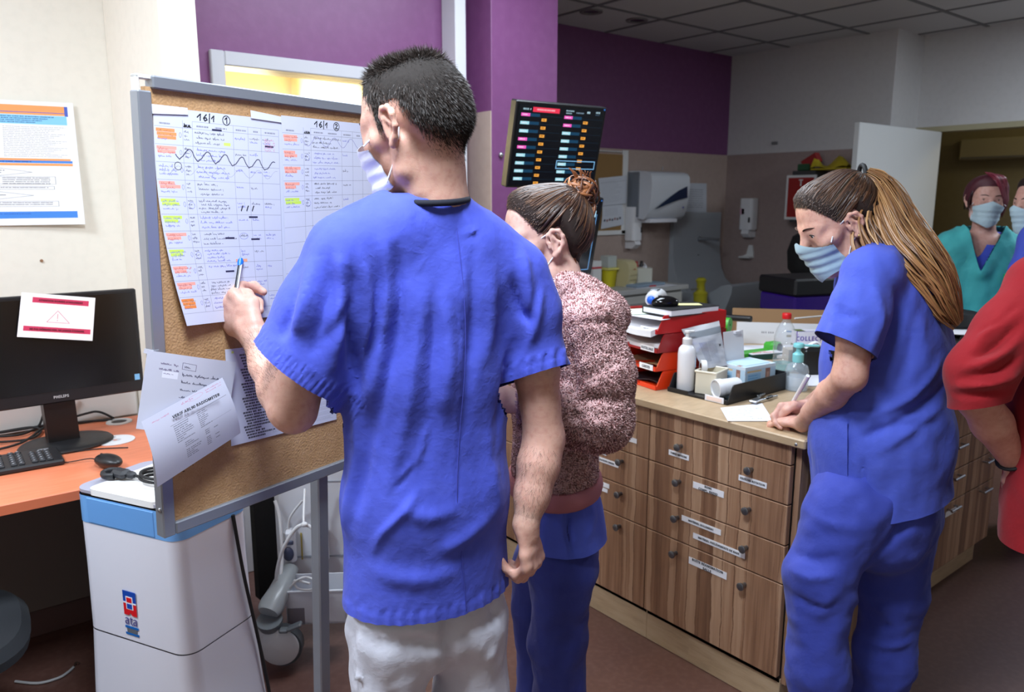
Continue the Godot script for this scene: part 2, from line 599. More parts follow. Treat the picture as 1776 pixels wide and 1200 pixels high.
	m.box(Vector3(0, 0.03, 0), Vector3(0.5, 0.02, 0.07), 0.005)
	part(t, "housing", m, Q.white)
	m = M.new()
	m.cyl(Vector3(-0.24, 0, 0.0), Vector3(0.24, 0, 0.0), 0.014, 0.014, 12)
	var glow := plain(Color(1, 1, 1), 0.4, 0.0, "lamp_tube")
	glow.emission_enabled = true
	glow.emission = Color(1.0, 0.93, 0.72)
	glow.emission_energy_multiplier = 5.0
	part(t, "tube", m, glow)
	var l := AreaLight3D.new()
	l.name = "lamp_light"
	l.area_size = Vector2(0.48, 0.05)
	l.light_color = Color(1.0, 0.94, 0.76)
	l.light_energy = 5.0
	l.area_range = 8.0
	l.shadow_enabled = true
	l.transform = Transform3D(Basis(Vector3.UP, PI), Vector3(0, 0, 0.05)) * Transform3D(Basis(Vector3.UP, PI), Vector3.ZERO)
	l.rotation = Vector3(0, PI, 0)
	l.position = Vector3(0, -0.02, 0.06)
	t.add_child(l)
	var dm := M.new()
	dm.span(Vector3(1.047, 0, -3.22), Vector3(1.1, 2.105, -3.08), 0.004)
	dm.span(Vector3(1.945, 0, -3.22), Vector3(2.0, 2.105, -3.08), 0.004)
	dm.span(Vector3(1.1, 2.052, -3.22), Vector3(1.945, 2.105, -3.08), 0.004)
	var door := struct("door_1", dm, plain(rgb(186, 186, 192), 0.45))
	m = M.new()
	m.span(Vector3(1.1, 0.95, -3.155), Vector3(1.945, 2.052, -3.149))
	var gl := plain(Color(0.95, 0.97, 0.95, 0.06), 0.05, 0.0, "pane_glass")
	gl.transparency = BaseMaterial3D.TRANSPARENCY_ALPHA
	part(door, "pane", m, gl)
	m = M.new()
	m.span(Vector3(1.1, 0.0, -3.17), Vector3(1.945, 0.95, -3.13), 0.004)
	part(door, "lower_panel", m, plain(rgb(206, 206, 212), 0.45))
	m = M.new()
	m.span(Vector3(5.1, 0.01, -2.71), Vector3(6.33, 2.055, -2.67), 0.004)
	var d2 := struct("door_2", m, plain(rgb(214, 216, 216), 0.4))
	m = M.new()
	m.span(Vector3(5.17, 1.02, -2.67), Vector3(5.19, 1.04, -2.62), 0.003)
	m.span(Vector3(5.16, 1.018, -2.63), Vector3(5.3, 1.042, -2.61), 0.004)
	part(d2, "door_handle", m, Q.steel)
	m = M.new()
	m.span(Vector3(6.34, 0, -2.87), Vector3(6.48, 2.1, -2.8))
	m.span(Vector3(6.34, 0, -1.40), Vector3(6.48, 2.1, -1.33))
	m.span(Vector3(6.34, 2.06, -2.8), Vector3(6.48, 2.1, -1.40))
	part(d2, "door_frame", m, plain(rgb(168, 160, 130), 0.5))
	var cl := thing("corridor_lamp", "dim round lamp on the corridor ceiling beyond the open door", "ceiling light", Vector3(7.4, CEIL + 0.02, -1.2))
	m = M.new()
	m.lathe([Vector2(0, -0.06), Vector2(0.12, -0.055), Vector2(0.16, -0.02), Vector2(0.165, 0.0)], 28)
	var cg := plain(Color(0.9, 0.88, 0.8), 0.5, 0.0, "lamp_glass")
	cg.emission_enabled = true
	cg.emission = Color(1.0, 0.92, 0.7)
	cg.emission_energy_multiplier = 0.6
	part(cl, "shade", m, cg)
	var ol := OmniLight3D.new()
	ol.name = "lamp_light"
	ol.light_color = Color(1.0, 0.93, 0.72)
	ol.light_energy = 0.35
	ol.light_size = 0.15
	ol.omni_range = 10.0
	ol.omni_attenuation = 2.0
	ol.shadow_enabled = true
	ol.position = Vector3(0, -0.25, 0)
	cl.add_child(ol)
	m = M.new()
	var pa := at_x(1676, 240, 8.14)
	var pb := at_x(1776, 272, 8.14)
	m.span(Vector3(8.08, pb.y, pa.z), Vector3(8.2, pa.y, pa.z + 1.3), 0.01)
	var cb := thing("wall_box", "long pale box mounted high on the olive corridor wall", "wall box")
	part(cb, "body", m, plain(rgb(176, 168, 140), 0.6))
	m = M.new()
	m.span(Vector3(8.072, pb.y + 0.01, pa.z + 0.02), Vector3(8.08, pb.y + 0.025, pa.z + 1.28))
	part(cb, "lip", m, Q.tee)
# ---------- desk side ----------
const DESK := 0.76
func smooth_path(pts: Array, steps := 6) -> PackedVector3Array:
	var out := PackedVector3Array()
	for k in pts.size() - 1:
		var p0: Vector3 = pts[max(k - 1, 0)]
		var p1: Vector3 = pts[k]
		var p2: Vector3 = pts[k + 1]
		var p3: Vector3 = pts[min(k + 2, pts.size() - 1)]
		for s in steps: out.append(p1.cubic_interpolate(p2, p0, p3, float(s) / steps))
	out.append(pts[-1])
	return out
func round_rect(w: float, h: float, r: float, seg := 5) -> PackedVector2Array:
	var out := PackedVector2Array()
	for c in [[w - r, h - r, 0.0], [-w + r, h - r, 90.0], [-w + r, -h + r, 180.0], [w - r, -h + r, 270.0]]:
		for k in seg + 1:
			var a := deg_to_rad(c[2] + 90.0 * k / seg)
			out.append(Vector2(c[0] + r * cos(a), c[1] + r * sin(a)))
	return out
func bend(k: Dictionary, a: float, b: float) -> Vector3:
	return Vector3(k.get("x", 0.0) * (1.0 - a) * sin(b * PI), 0, k.get("z", 0.0) + k.get("curl", 0.0) * b * b * pow(1.0 - a, 2.0) + k.get("sa", 0.0) * sin(a * PI) + k.get("sb", 0.0) * sin(b * PI) + k.get("a", 0.0) * a + k.get("ab", 0.0) * pow(a, 3.0) * b)
func paper_sheet(parent: Node, called: String, c: Array, mat: Material, bulge := {}, nx := 8, ny := 10, label := "") -> MeshInstance3D:
	var rows := []
	for i in ny + 1:
		var row := PackedVector3Array()
		var b := float(i) / ny
		for j in nx + 1:
			var a := float(j) / nx
			var p: Vector3 = c[0].lerp(c[1], a).lerp(c[3].lerp(c[2], a), b)
			if bulge: p += bend(bulge, a, b)
			row.append(p)
		rows.append(row)
	var m := M.new()
	m.sheet(rows)
	return part(parent, called, m, mat, label)
func build_left_side() -> void:
	var t := thing("desk", "orange beech-effect desk top along the cream wall", "desk", Vector3(-0.8, 0, -2.712))
	var m := M.new()
	m.span(Vector3(-1.1, DESK - 0.028, -0.36), Vector3(1.485, DESK, 0.36), 0.003)
	part(t, "desk_top", m, Q.desk)
	m = M.new()
	m.span(Vector3(-1.1, DESK - 0.0285, 0.36), Vector3(1.485, DESK - 0.0005, 0.3625), 0.001)
	part(t, "edge_strip", m, plain(rgb(200, 108, 74), 0.4))
	for x in [-1.0, 1.44]:
		m = M.new()
		m.box(Vector3(x, (DESK - 0.03) * 0.5, -0.03), Vector3(0.04, DESK - 0.03, 0.6), 0.004)
		part(t, "leg", m, plain(rgb(72, 70, 72), 0.5))
	m = M.new()
	m.span(Vector3(-1.0, 0.12, -0.34), Vector3(1.44, DESK - 0.03, -0.32), 0.002)
	part(t, "back_panel", m, plain(rgb(104, 92, 86), 0.6))
	m = M.new()
	var gp := at_y(195, 727, DESK) - t.position
	gp.z = maxf(gp.z, -0.3)
	m.lathe([Vector2(0.026, DESK - 0.002), Vector2(0.027, DESK + 0.004), Vector2(0.042, DESK + 0.004), Vector2(0.044, DESK + 0.0005)], 24, Transform3D(Basis.IDENTITY, Vector3(gp.x, 0, gp.z)))
	part(t, "cable_grommet", m, plain(rgb(205, 205, 205), 0.5), "pale round cable grommet")
	m = M.new()
	m.cyl(Vector3(gp.x, DESK, gp.z), Vector3(gp.x, DESK + 0.001, gp.z), 0.027, 0.027, 20)
	part(t, "grommet_hole", m, Q.black)
	m = M.new()
	m.span(Vector3(-2.5, DESK + 0.0, -3.1), Vector3(0.69, DESK + 0.14, -3.085), 0.004)
	struct("trim_2", m, plain(rgb(226, 226, 224), 0.5))
	var mz := -2.78
	var mx := 0.40
	t = thing("monitor", "black desktop monitor switched off with a white warning note on its screen", "monitor", Vector3(mx, DESK, mz), yaw(2.0))
	m = M.new()
	m.span(Vector3(-0.255, 0.155, -0.025), Vector3(0.25, 0.502, 0.0), 0.004)
	part(t, "housing", m, plain(rgb(24, 25, 29), 0.35))
	m = M.new()
	m.span(Vector3(-0.243, 0.194, -0.004), Vector3(0.238, 0.49, 0.0012))
	part(t, "screen", m, plain(rgb(9, 10, 13), 0.25))
	letters(t, "brand_lettering", "PHILIPS", 0.0085, plain(rgb(190, 192, 196), 0.4), Transform3D(Basis.IDENTITY, Vector3(0.0, 0.175, 0.0008)), "", 1)
	m = M.new()
	m.span(Vector3(0.222, 0.195, 0.0006), Vector3(0.238, 0.215, 0.0016))
	part(t, "sticker", m, plain(rgb(120, 180, 225), 0.4), "small pale blue sticker")
	m = M.new()
	m.prism(PackedVector2Array([Vector2(-0.042, 0.0), Vector2(0.048, 0.0), Vector2(0.042, 0.22), Vector2(-0.05, 0.22)]), Transform3D(Basis.IDENTITY, Vector3(0.0, 0.012, -0.085)), 0.05)
	part(t, "stand_neck", m, plain(rgb(14, 14, 16), 0.35))
	m = M.new()
	m.lathe([Vector2(0.0, 0.0), Vector2(0.135, 0.0), Vector2(0.14, 0.006), Vector2(0.132, 0.014), Vector2(0.06, 0.02), Vector2(0.0, 0.02)], 40, Transform3D(Basis.IDENTITY, Vector3(0.01, 0, -0.05)), 0.8)
	part(t, "stand_base", m, plain(rgb(22, 22, 25), 0.4))
	var im := blank(384, 232, rgb(243, 240, 242))
	var rng := RandomNumberGenerator.new()
	rng.seed = 3
	im.fill_rect(Rect2i(58, 20, 292, 28), rgb(206, 52, 92))
	im.fill_rect(Rect2i(26, 172, 344, 26), rgb(206, 52, 92))
	stroke(im, [Vector2(192, 84), Vector2(140, 146), Vector2(256, 146), Vector2(192, 84)], 2.0, rgb(206, 110, 130))
	stroke(im, [Vector2(193, 102), Vector2(193, 126)], 3.0, rgb(206, 110, 130))
	stroke(im, [Vector2(193, 134), Vector2(193, 137)], 3.0, rgb(206, 110, 130))
	t = thing("warning_note", "white note with red bars and a warning triangle taped to the black monitor", "note", at_z(92, 548, mz + 0.012))
	var o := t.position
	var cs := []
	for p in [Vector2(31, 506), Vector2(160, 516), Vector2(155, 591), Vector2(23, 584)]: cs.append(at_z(p.x, p.y, mz + 0.006 + (0.004 if p.y < 550 else 0.014)) - o)
	paper_sheet(t, "sheet", cs, printed(im, 0.7), {}, 6, 4)
	var up: Vector3 = (cs[0] - cs[3]).normalized()
	var rt: Vector3 = (cs[1] - cs[0]).normalized()
	var bs := Basis(rt, up, rt.cross(up).normalized()).orthonormalized()
	var wht := plain(rgb(70, 14, 30), 0.7)
	letters(t, "lettering", "ATTENTION NORMES D'ISOLEMENT", 0.0052, wht, Transform3D(bs, cs[0].lerp(cs[1], 0.53).lerp(cs[3].lerp(cs[2], 0.53), 0.145) + bs.z * 0.001), "", 1)
	letters(t, "lettering", "NE PAS DÉBRANCHER, NE JAMAIS ÉTEINDRE", 0.0052, wht, Transform3D(bs, cs[0].lerp(cs[1], 0.51).lerp(cs[3].lerp(cs[2], 0.51), 0.8) + bs.z * 0.001), "", 1)
	var kc := at_y(104, 790, DESK)
	t = thing("keyboard", "black desktop keyboard lying on the orange desk in front of the monitor", "keyboard", Vector3(kc.x - 0.235, DESK, kc.z + 0.02), yaw(-2.0))
	m = M.new()
	m.span(Vector3(-0.225, 0.0, -0.085), Vector3(0.225, 0.018, 0.085), 0.005)
	part(t, "body", m, plain(rgb(26, 27, 31), 0.45))
	var key := M.new()
	key.box(Vector3(0, 0.003, 0), Vector3(0.0165, 0.007, 0.0165), 0.0025)
	var km := key.mesh()
	var kmat := plain(rgb(36, 37, 42), 0.5)
	var legend := M.new()
	legend.span(Vector3(-0.004, 0.0066, -0.005), Vector3(0.001, 0.0068, -0.001))
	var lm := legend.mesh()
	var lmat := plain(rgb(180, 182, 190), 0.6)
	for r in 6:
		for c in 22:
			if c == 15 or c == 18: continue
			if r == 0 and c > 18: continue
			var kx := -0.212 + c * 0.0198 - (0.008 if c > 15 else 0.0) - (0.0 if c < 18 else 0.006)
			var kk := part(t, "key", km, kmat)
			kk.position = Vector3(kx, 0.0165, -0.066 + r * 0.0235 + (0.006 if r else 0.0))
			part(kk, "legend", lm, lmat)
	letters(t, "brand_lettering", "logitech", 0.006, lmat, Transform3D(Basis(Vector3.RIGHT, -PI / 2), Vector3(0.185, 0.0186, -0.066)))
	var dc := at_y(195, 765, DESK)
	t = thing("compact_disc", "white compact disc lying on the orange desk beside the monitor stand", "disc", dc)
	m = M.new()
	m.lathe([Vector2(0.0075, 0.0008), Vector2(0.0075, 0.0022), Vector2(0.06, 0.0022), Vector2(0.06, 0.0008)], 40)
	part(t, "disc", m, plain(rgb(222, 224, 228), 0.3))
	m = M.new()
	m.lathe([Vector2(0.008, 0.0023), Vector2(0.017, 0.0026), Vector2(0.018, 0.0023)], 30)
	part(t, "hub", m, plain(rgb(190, 192, 198), 0.3))
	letters(t, "print", "CD-R", 0.006, plain(rgb(130, 132, 140), 0.6), Transform3D(Basis(Vector3.RIGHT, -PI / 2), Vector3(0.0, 0.0026, -0.035)))
	var mp := at_y(184, 812, DESK)
	t = thing("computer_mouse", "black corded computer mouse on the desk beside the white trolley cabinet", "mouse", mp, yaw(20))
	m = M.new()
	m.ball(Vector3(0, 0.021, 0), Vector3(0.03, 0.02, 0.055), Basis.IDENTITY, 20, 12)
	part(t, "body", m, plain(rgb(20, 20, 23), 0.4))
	m = M.new()
	m.box(Vector3(0, 0.036, -0.03), Vector3(0.006, 0.006, 0.014), 0.002)
	part(t, "wheel", m, Q.rubber)
	m = M.new()
	m.tube(smooth_path([Vector3(0, 0.012, -0.055), Vector3(0.0, 0.01, -0.1), Vector3(-0.05, 0.004, -0.15), Vector3(-0.03, 0.003, -0.24), Vector3(0.07, 0.003, -0.2), Vector3(0.14, 0.003, -0.12)]), 0.0018, 6)
	part(t, "cord", m, Q.rubber)
	var cab := [
		[[40, 735, 0.0], [62, 742, 0.02], [55, 700, 0.12], [62, 660, 0.2]],
		[[-40, 745, 0.01], [60, 728, 0.012], [130, 722, 0.03], [160, 722, 0.03], [193, 727, 0.0]],
		[[-40, 790, 0.004], [30, 772, 0.004], [70, 748, 0.01], [92, 728, 0.03], [96, 700, 0.1]],
		[[-40, 762, 0.004], [25, 758, 0.004], [60, 742, 0.004], [120, 735, 0.004], [190, 729, -0.001]],
		[[-40, 772, 0.004], [40, 766, 0.004], [65, 752, 0.004], [40, 738, 0.012], [-40, 742, 0.01]],
	]
	var lab := ["black cable hanging down behind the black monitor", "thick black cable running to the desk grommet", "black cable curling up behind the monitor stand", "flat black cable lying along the back of the desk", "looped black cable lying left of the monitor stand"]
	for k in cab.size():
		var pts := []
		for p in cab[k]:
			var w := at_y(p[0], p[1], DESK + 0.004)
			w.y = DESK + 0.005 + max(0.0, p[2])
			w.z = clampf(w.z, -3.07, -2.6)
			pts.append(w)
		m = M.new()
		m.tube(smooth_path(pts), 0.0042, 7)
		single("cable", lab[k], "cable", m, Q.rubber, Vector3.ZERO, Basis.IDENTITY)
	im = blank(512, 720, rgb(240, 241, 244))
	var bl := rgb(64, 134, 222)
	var orr := rgb(250, 160, 96)
	im.fill_rect(Rect2i(0, 24, 490, 40), orr)
	im.fill_rect(Rect2i(0, 62, 490, 4), rgb(72, 96, 190))
	im.fill_rect(Rect2i(0, 66, 490, 12), orr)
	im.fill_rect(Rect2i(478, 24, 12, 58), rgb(72, 96, 190))
	im.fill_rect(Rect2i(0, 80, 484, 52), rgb(136, 204, 246))
	for k in 4: typed(im, rng, 40 + k * 8, 86 + k * 11, 400 - k * 30, 6, rgb(30, 60, 110))
	for k in 18:
		typed(im, rng, 20, 146 + k * 10, 200 - (k % 3) * 30, 4, rgb(120, 122, 132))
		typed(im, rng, 262, 146 + k * 10, 215 - (k % 4) * 20, 4, rgb(110, 112, 122))
	im.fill_rect(Rect2i(0, 330, 484, 12), orr)
	im.fill_rect(Rect2i(0, 342, 490, 14), bl)
	im.fill_rect(Rect2i(0, 358, 490, 14), orr)
	typed(im, rng, 130, 346, 220, 5, rgb(20, 50, 120))
	var gr := rgb(150, 152, 158)
	stroke(im, [Vector2(60, 410), Vector2(200, 378), Vector2(350, 410), Vector2(200, 440), Vector2(60, 410)], 1.5, gr)
	typed(im, rng, 150, 398, 110, 5, rgb(80, 80, 90))
	typed(im, rng, 160, 410, 90, 5, rgb(80, 80, 90))
	for rc in [[20, 436, 160, 44], [236, 436, 190, 44], [30, 492, 390, 18], [40, 580, 390, 30]]:
		stroke(im, [Vector2(rc[0], rc[1]), Vector2(rc[0] + rc[2], rc[1]), Vector2(rc[0] + rc[2], rc[1] + rc[3]), Vector2(rc[0], rc[1] + rc[3]), Vector2(rc[0], rc[1])], 1.5, gr)
		for q in int(rc[3] / 11.0): typed(im, rng, rc[0] + 16, rc[1] + 5 + q * 11, rc[2] - 34, 5, rgb(90, 90, 100))
	stroke(im, [Vector2(60, 546), Vector2(200, 516), Vector2(350, 546), Vector2(200, 574), Vector2(60, 546)], 1.5, gr)
	typed(im, rng, 140, 540, 120, 5, rgb(80, 80, 90))
	im.fill_rect(Rect2i(0, 640, 490, 40), bl)
	typed(im, rng, 140, 650, 200, 6, rgb(40, 90, 190))
	t = thing("poster", "white poster with orange and blue bands and a flow chart on the cream wall", "poster", at_z(138, 387, -3.095))
	o = t.position
	cs = []
	for p in [Vector2(-150, 162), Vector2(120, 176), Vector2(140, 387), Vector2(-148, 392)]: cs.append(at_z(p.x, p.y, -3.094) - o)
	paper_sheet(t, "sheet", cs, printed(im, 0.6), {"ab": 0.018, "a": 0.004}, 10, 10)
	m = M.new()
	m.cyl(at_z(66, 451, -3.1) - Vector3(0, 0, 0.01), at_z(66, 451, -3.1) + Vector3(0, 0, 0.004), 0.006, 0.005, 10)
	single("wall_plug", "small brown screw plug in the cream wall under the poster", "wall plug", m, plain(rgb(150, 110, 80), 0.7))
	build_trolley()
	build_monitor_cart()
	var cp := at(-130, 1180, 1.78)
	t = thing("office_chair", "dark navy office chair under the orange desk", "chair", Vector3(cp.x, 0, cp.z), yaw(-95))
	m = M.new()
	m.lathe([Vector2(0.0, 0.40), Vector2(0.19, 0.405), Vector2(0.235, 0.43), Vector2(0.24, 0.455), Vector2(0.22, 0.48), Vector2(0.12, 0.492), Vector2(0.0, 0.494)], 36, Transform3D.IDENTITY, 0.95, 2.9)
	part(t, "seat", m, grained(rgb(13, 17, 23), 0.1, 20.0, 0.9, 0.0, 0.3, 30))
	m = M.new()
	m.cyl(Vector3(0, 0.08, 0), Vector3(0, 0.4, 0), 0.03, 0.025, 14)
	part(t, "gas_column", m, Q.rubber)
	for k in 5:
		var a := TAU * k / 5.0
		m = M.new()
		m.tube(PackedVector3Array([Vector3(0, 0.1, 0), Vector3(cos(a) * 0.15, 0.09, sin(a) * 0.15), Vector3(cos(a) * 0.26, 0.07, sin(a) * 0.26)]), [0.024, 0.02, 0.016], 8)
		var lg := part(t, "leg", m, Q.rubber)
		m = M.new()
		m.cyl(Vector3(cos(a) * 0.26 - 0.02, 0.026, sin(a) * 0.26), Vector3(cos(a) * 0.26 + 0.02, 0.026, sin(a) * 0.26), 0.026, 0.026, 14)
		part(lg, "castor", m, Q.black)
	m = M.new()
	m.box(Vector3(-0.02, 0.72, 0.23), Vector3(0.4, 0.42, 0.05), 0.02)
	part(t, "backrest", m, grained(rgb(13, 17, 23), 0.1, 20.0, 0.9, 0.0, 0.3, 30))
	m = M.new()
	m.tube(smooth_path([Vector3(0, 0.4, 0.1), Vector3(0, 0.42, 0.24), Vector3(0, 0.6, 0.27)]), 0.018, 8)
	part(t, "back_bar", m, Q.rubber)
	var fl := []
	for p in [[20, 1186], [60, 1189], [95, 1180], [112, 1170], [122, 1161]]: fl.append(at_y(p[0], p[1], 0.006))
	t = thing("loose_cable", "grey cut cable end lying on the floor beside the white trolley", "cable", Vector3.ZERO)
	m = M.new()
	m.tube(smooth_path(fl), [0.004], 7) if false else m.tube(smooth_path(fl), 0.0045, 7)
	part(t, "sheath", m, plain(rgb(170, 170, 172), 0.5))
	for k in 2:
		m = M.new()
		m.tube(smooth_path([fl[-1], fl[-1] + Vector3(0.01, 0.004, -0.02), at_y(127 + k * 6, 1156 - k * 2, 0.008)]), 0.002, 6)
		part(t, "wire", m, plain(rgb(60, 44, 36), 0.5))
func tapered_shell(m: M, rings: Array, seg := 6) -> void:
	var prev := -1
	var count := 0
	for r in rings:
		var pl := round_rect(r[3], r[4], r[5], seg)
		count = pl.size()
		var first := m.v.size()
		for k in count + 1:
			var p := pl[k % count]
			var d := pl[(k + 1) % count] - pl[(k + count - 1) % count]
			m.vert(Vector3(r[1] + p.x, r[0], r[2] + p.y), Vector3(d.y, 0, -d.x).normalized(), Vector2(float(k) / count, r[0]))
		if prev >= 0: m.strip(prev, first, count)
		prev = first
func build_trolley() -> void:
	var d1 := Vector3(0.45, 0, 0.893)
	var d2 := Vector3(-0.893, 0, 0.45)
	var a := Vector3(0.326, 0, -2.248)
	var w := 0.365
	var dp := 0.25
	var t := thing("medical_trolley", "white rounded medical trolley cabinet with a light blue band and a red and blue emblem", "medical trolley", a + d1 * (w * 0.5) - d2 * (dp * 0.5), Basis(d1, Vector3.UP, d2))
	var shell := plain(rgb(222, 222, 234), 0.35)
	var m := M.new()
	tapered_shell(m, [[0.03, 0.01, 0.0, w * 0.5 + 0.035, dp * 0.5 + 0.02, 0.05], [0.2, 0.008, 0.0, w * 0.5 + 0.022, dp * 0.5 + 0.012, 0.05], [0.405, 0.003, 0.0, w * 0.5 + 0.006, dp * 0.5 + 0.003, 0.045]])
	part(t, "lower_shell", m, shell)
	m = M.new()
	tapered_shell(m, [[0.405, 0.003, 0, w * 0.5 + 0.003, dp * 0.5, 0.045], [0.409, 0.003, 0, w * 0.5 + 0.003, dp * 0.5, 0.045]])
	part(t, "seam", m, plain(rgb(196, 196, 208), 0.5))
	m = M.new()
	tapered_shell(m, [[0.409, 0.003, 0, w * 0.5 + 0.006, dp * 0.5 + 0.003, 0.045], [0.6, 0, 0, w * 0.5, dp * 0.5, 0.04], [0.715, 0, 0, w * 0.5, dp * 0.5, 0.04]])
	part(t, "upper_shell", m, shell)
	m = M.new()
	tapered_shell(m, [[0.715, 0, 0, w * 0.5 + 0.001, dp * 0.5 + 0.001, 0.04], [0.79, 0, 0, w * 0.5 + 0.001, dp * 0.5 + 0.001, 0.04]])
	var band := part(t, "blue_band", m, plain(rgb(112, 166, 226), 0.35), "light blue band under the lid")
	m = M.new()
	m.box(Vector3(-0.01, 0.752, dp * 0.5 + 0.001), Vector3(0.24, 0.068, 0.004), 0.0015)
	part(band, "front_flap", m, plain(rgb(104, 158, 220), 0.35))
	m = M.new()
	tapered_shell(m, [[0.79, 0, 0, w * 0.5 - 0.002, dp * 0.5 - 0.002, 0.04], [0.797, 0, 0, w * 0.5 - 0.002, dp * 0.5 - 0.002, 0.04]])
	part(t, "gasket", m, Q.black)
	m = M.new()
	var lidp := round_rect(w * 0.5, dp * 0.5, 0.04)
	m.prism(lidp, Transform3D(Basis(Vector3.RIGHT, Vector3.BACK, Vector3.UP), Vector3(0, 0.797, 0)), 0.008, true)
	part(t, "lid_rim", m, plain(rgb(160, 160, 176), 0.4))
	m = M.new()
	m.prism(round_rect(w * 0.5 - 0.06, dp * 0.5 + 0.003, 0.02), Transform3D(Basis(Vector3.RIGHT, Vector3.BACK, Vector3.UP), Vector3(0, 0.796, 0)), 0.017, true)
	part(t, "lid", m, plain(rgb(240, 240, 240), 0.35))
	var zf := dp * 0.5 + 0.0035
	var e := Node3D.new()
	e.name = "emblem"
	t.add_child(e)
	e.position = Vector3(-0.002, 0.515, zf)
	var blue := plain(rgb(20, 70, 170), 0.4)
	var redc := plain(rgb(214, 24, 34), 0.4)
	m = M.new()
	m.span(Vector3(-0.023, 0.003, 0), Vector3(0.023, 0.034, 0.0012))
	part(e, "blue_half", m, blue)
	m = M.new()
	m.prism(PackedVector2Array([Vector2(-0.023, 0.0), Vector2(-0.023, -0.034), Vector2(-0.006, -0.034), Vector2(0, -0.026), Vector2(0.006, -0.034), Vector2(0.023, -0.034), Vector2(0.023, 0.0)]), Transform3D.IDENTITY, 0.0012)
	part(e, "red_half", m, redc)
	m = M.new()
	m.span(Vector3(-0.023, -0.0005, 0), Vector3(0.023, 0.0035, 0.0016))
	m.span(Vector3(-0.0125, -0.017, 0), Vector3(0.0125, 0.0195, 0.0015))
	part(e, "white_lines", m, plain(rgb(230, 230, 240), 0.4))
	m = M.new()
	m.span(Vector3(-0.009, 0.0035, 0.001), Vector3(0.009, 0.0165, 0.0022))
	part(e, "red_square", m, redc)
	m = M.new()
	m.span(Vector3(-0.009, -0.0145, 0.001), Vector3(0.009, -0.001, 0.0022))
	part(e, "blue_square", m, blue)
	letters(e, "lettering", "ata", 0.024, plain(rgb(70, 66, 130), 0.5), Transform3D(Basis.IDENTITY, Vector3(0, -0.05, 0.001)))
	m = M.new()
	for s in [-0.069, -0.088]: m.span(Vector3(-0.024, s - 0.003, 0), Vector3(0.024, s + 0.003, 0.0012))
	part(e, "blue_bars", m, plain(rgb(14, 98, 176), 0.4))
	m = M.new()
	m.span(Vector3(-0.018, -0.085, 0), Vector3(0.018, -0.072, 0.001))
	part(e, "grey_bar", m, plain(rgb(96, 100, 110), 0.4))
	m = M.new()
	var c1 := Vector3(w * 0.5 + 0.004, 0.72, -0.06)
	m.tube(smooth_path([c1, Vector3(w * 0.5 + 0.012, 0.55, -0.075), Vector3(w * 0.5 + 0.022, 0.36, -0.1), Vector3(w * 0.5 + 0.035, 0.2, -0.115), Vector3(w * 0.5 + 0.05, 0.03, -0.12)]), 0.005, 7)
	part(t, "power_cord", m, Q.rubber)
	var p0 := at_y(205, 822, 0.83)
	var s := thing("pulse_clip", "black finger clip sensor with a coiled cable lying on the white trolley lid", "medical sensor", Vector3(p0.x, 0.8135, p0.z), Basis(d1, Vector3.UP, d2))
	m = M.new()
	m.box(Vector3(0, 0.016, 0), Vector3(0.05, 0.022, 0.036), 0.008)
	m.box(Vector3(0.03, 0.014, -0.006), Vector3(0.028, 0.018, 0.022), 0.006)
	part(s, "body", m, plain(rgb(36, 38, 44), 0.5))
	m = M.new()
	m.tube(smooth_path([Vector3(-0.008, 0.012, 0.016), Vector3(-0.03, 0.011, 0.024), Vector3(-0.052, 0.012, 0.014), Vector3(-0.05, 0.014, -0.008), Vector3(-0.02, 0.016, -0.014)]), 0.0075, 8, true, 1.3)
	part(s, "finger_ring", m, plain(rgb(28, 30, 35), 0.5))
	m = M.new()
	var coil := []
	for k in 30:
		var an := k * 0.55
		coil.append(Vector3(0.11 + 0.055 * cos(an + 3.1) + 0.002 * k * 0.2, 0.007 + 0.0009 * k, -0.02 + 0.036 * sin(an + 3.1)))
	coil.push_front(Vector3(0.042, 0.014, -0.008))
	m.tube(smooth_path(coil, 3), 0.0042, 6)
	part(s, "cable", m, Q.rubber)
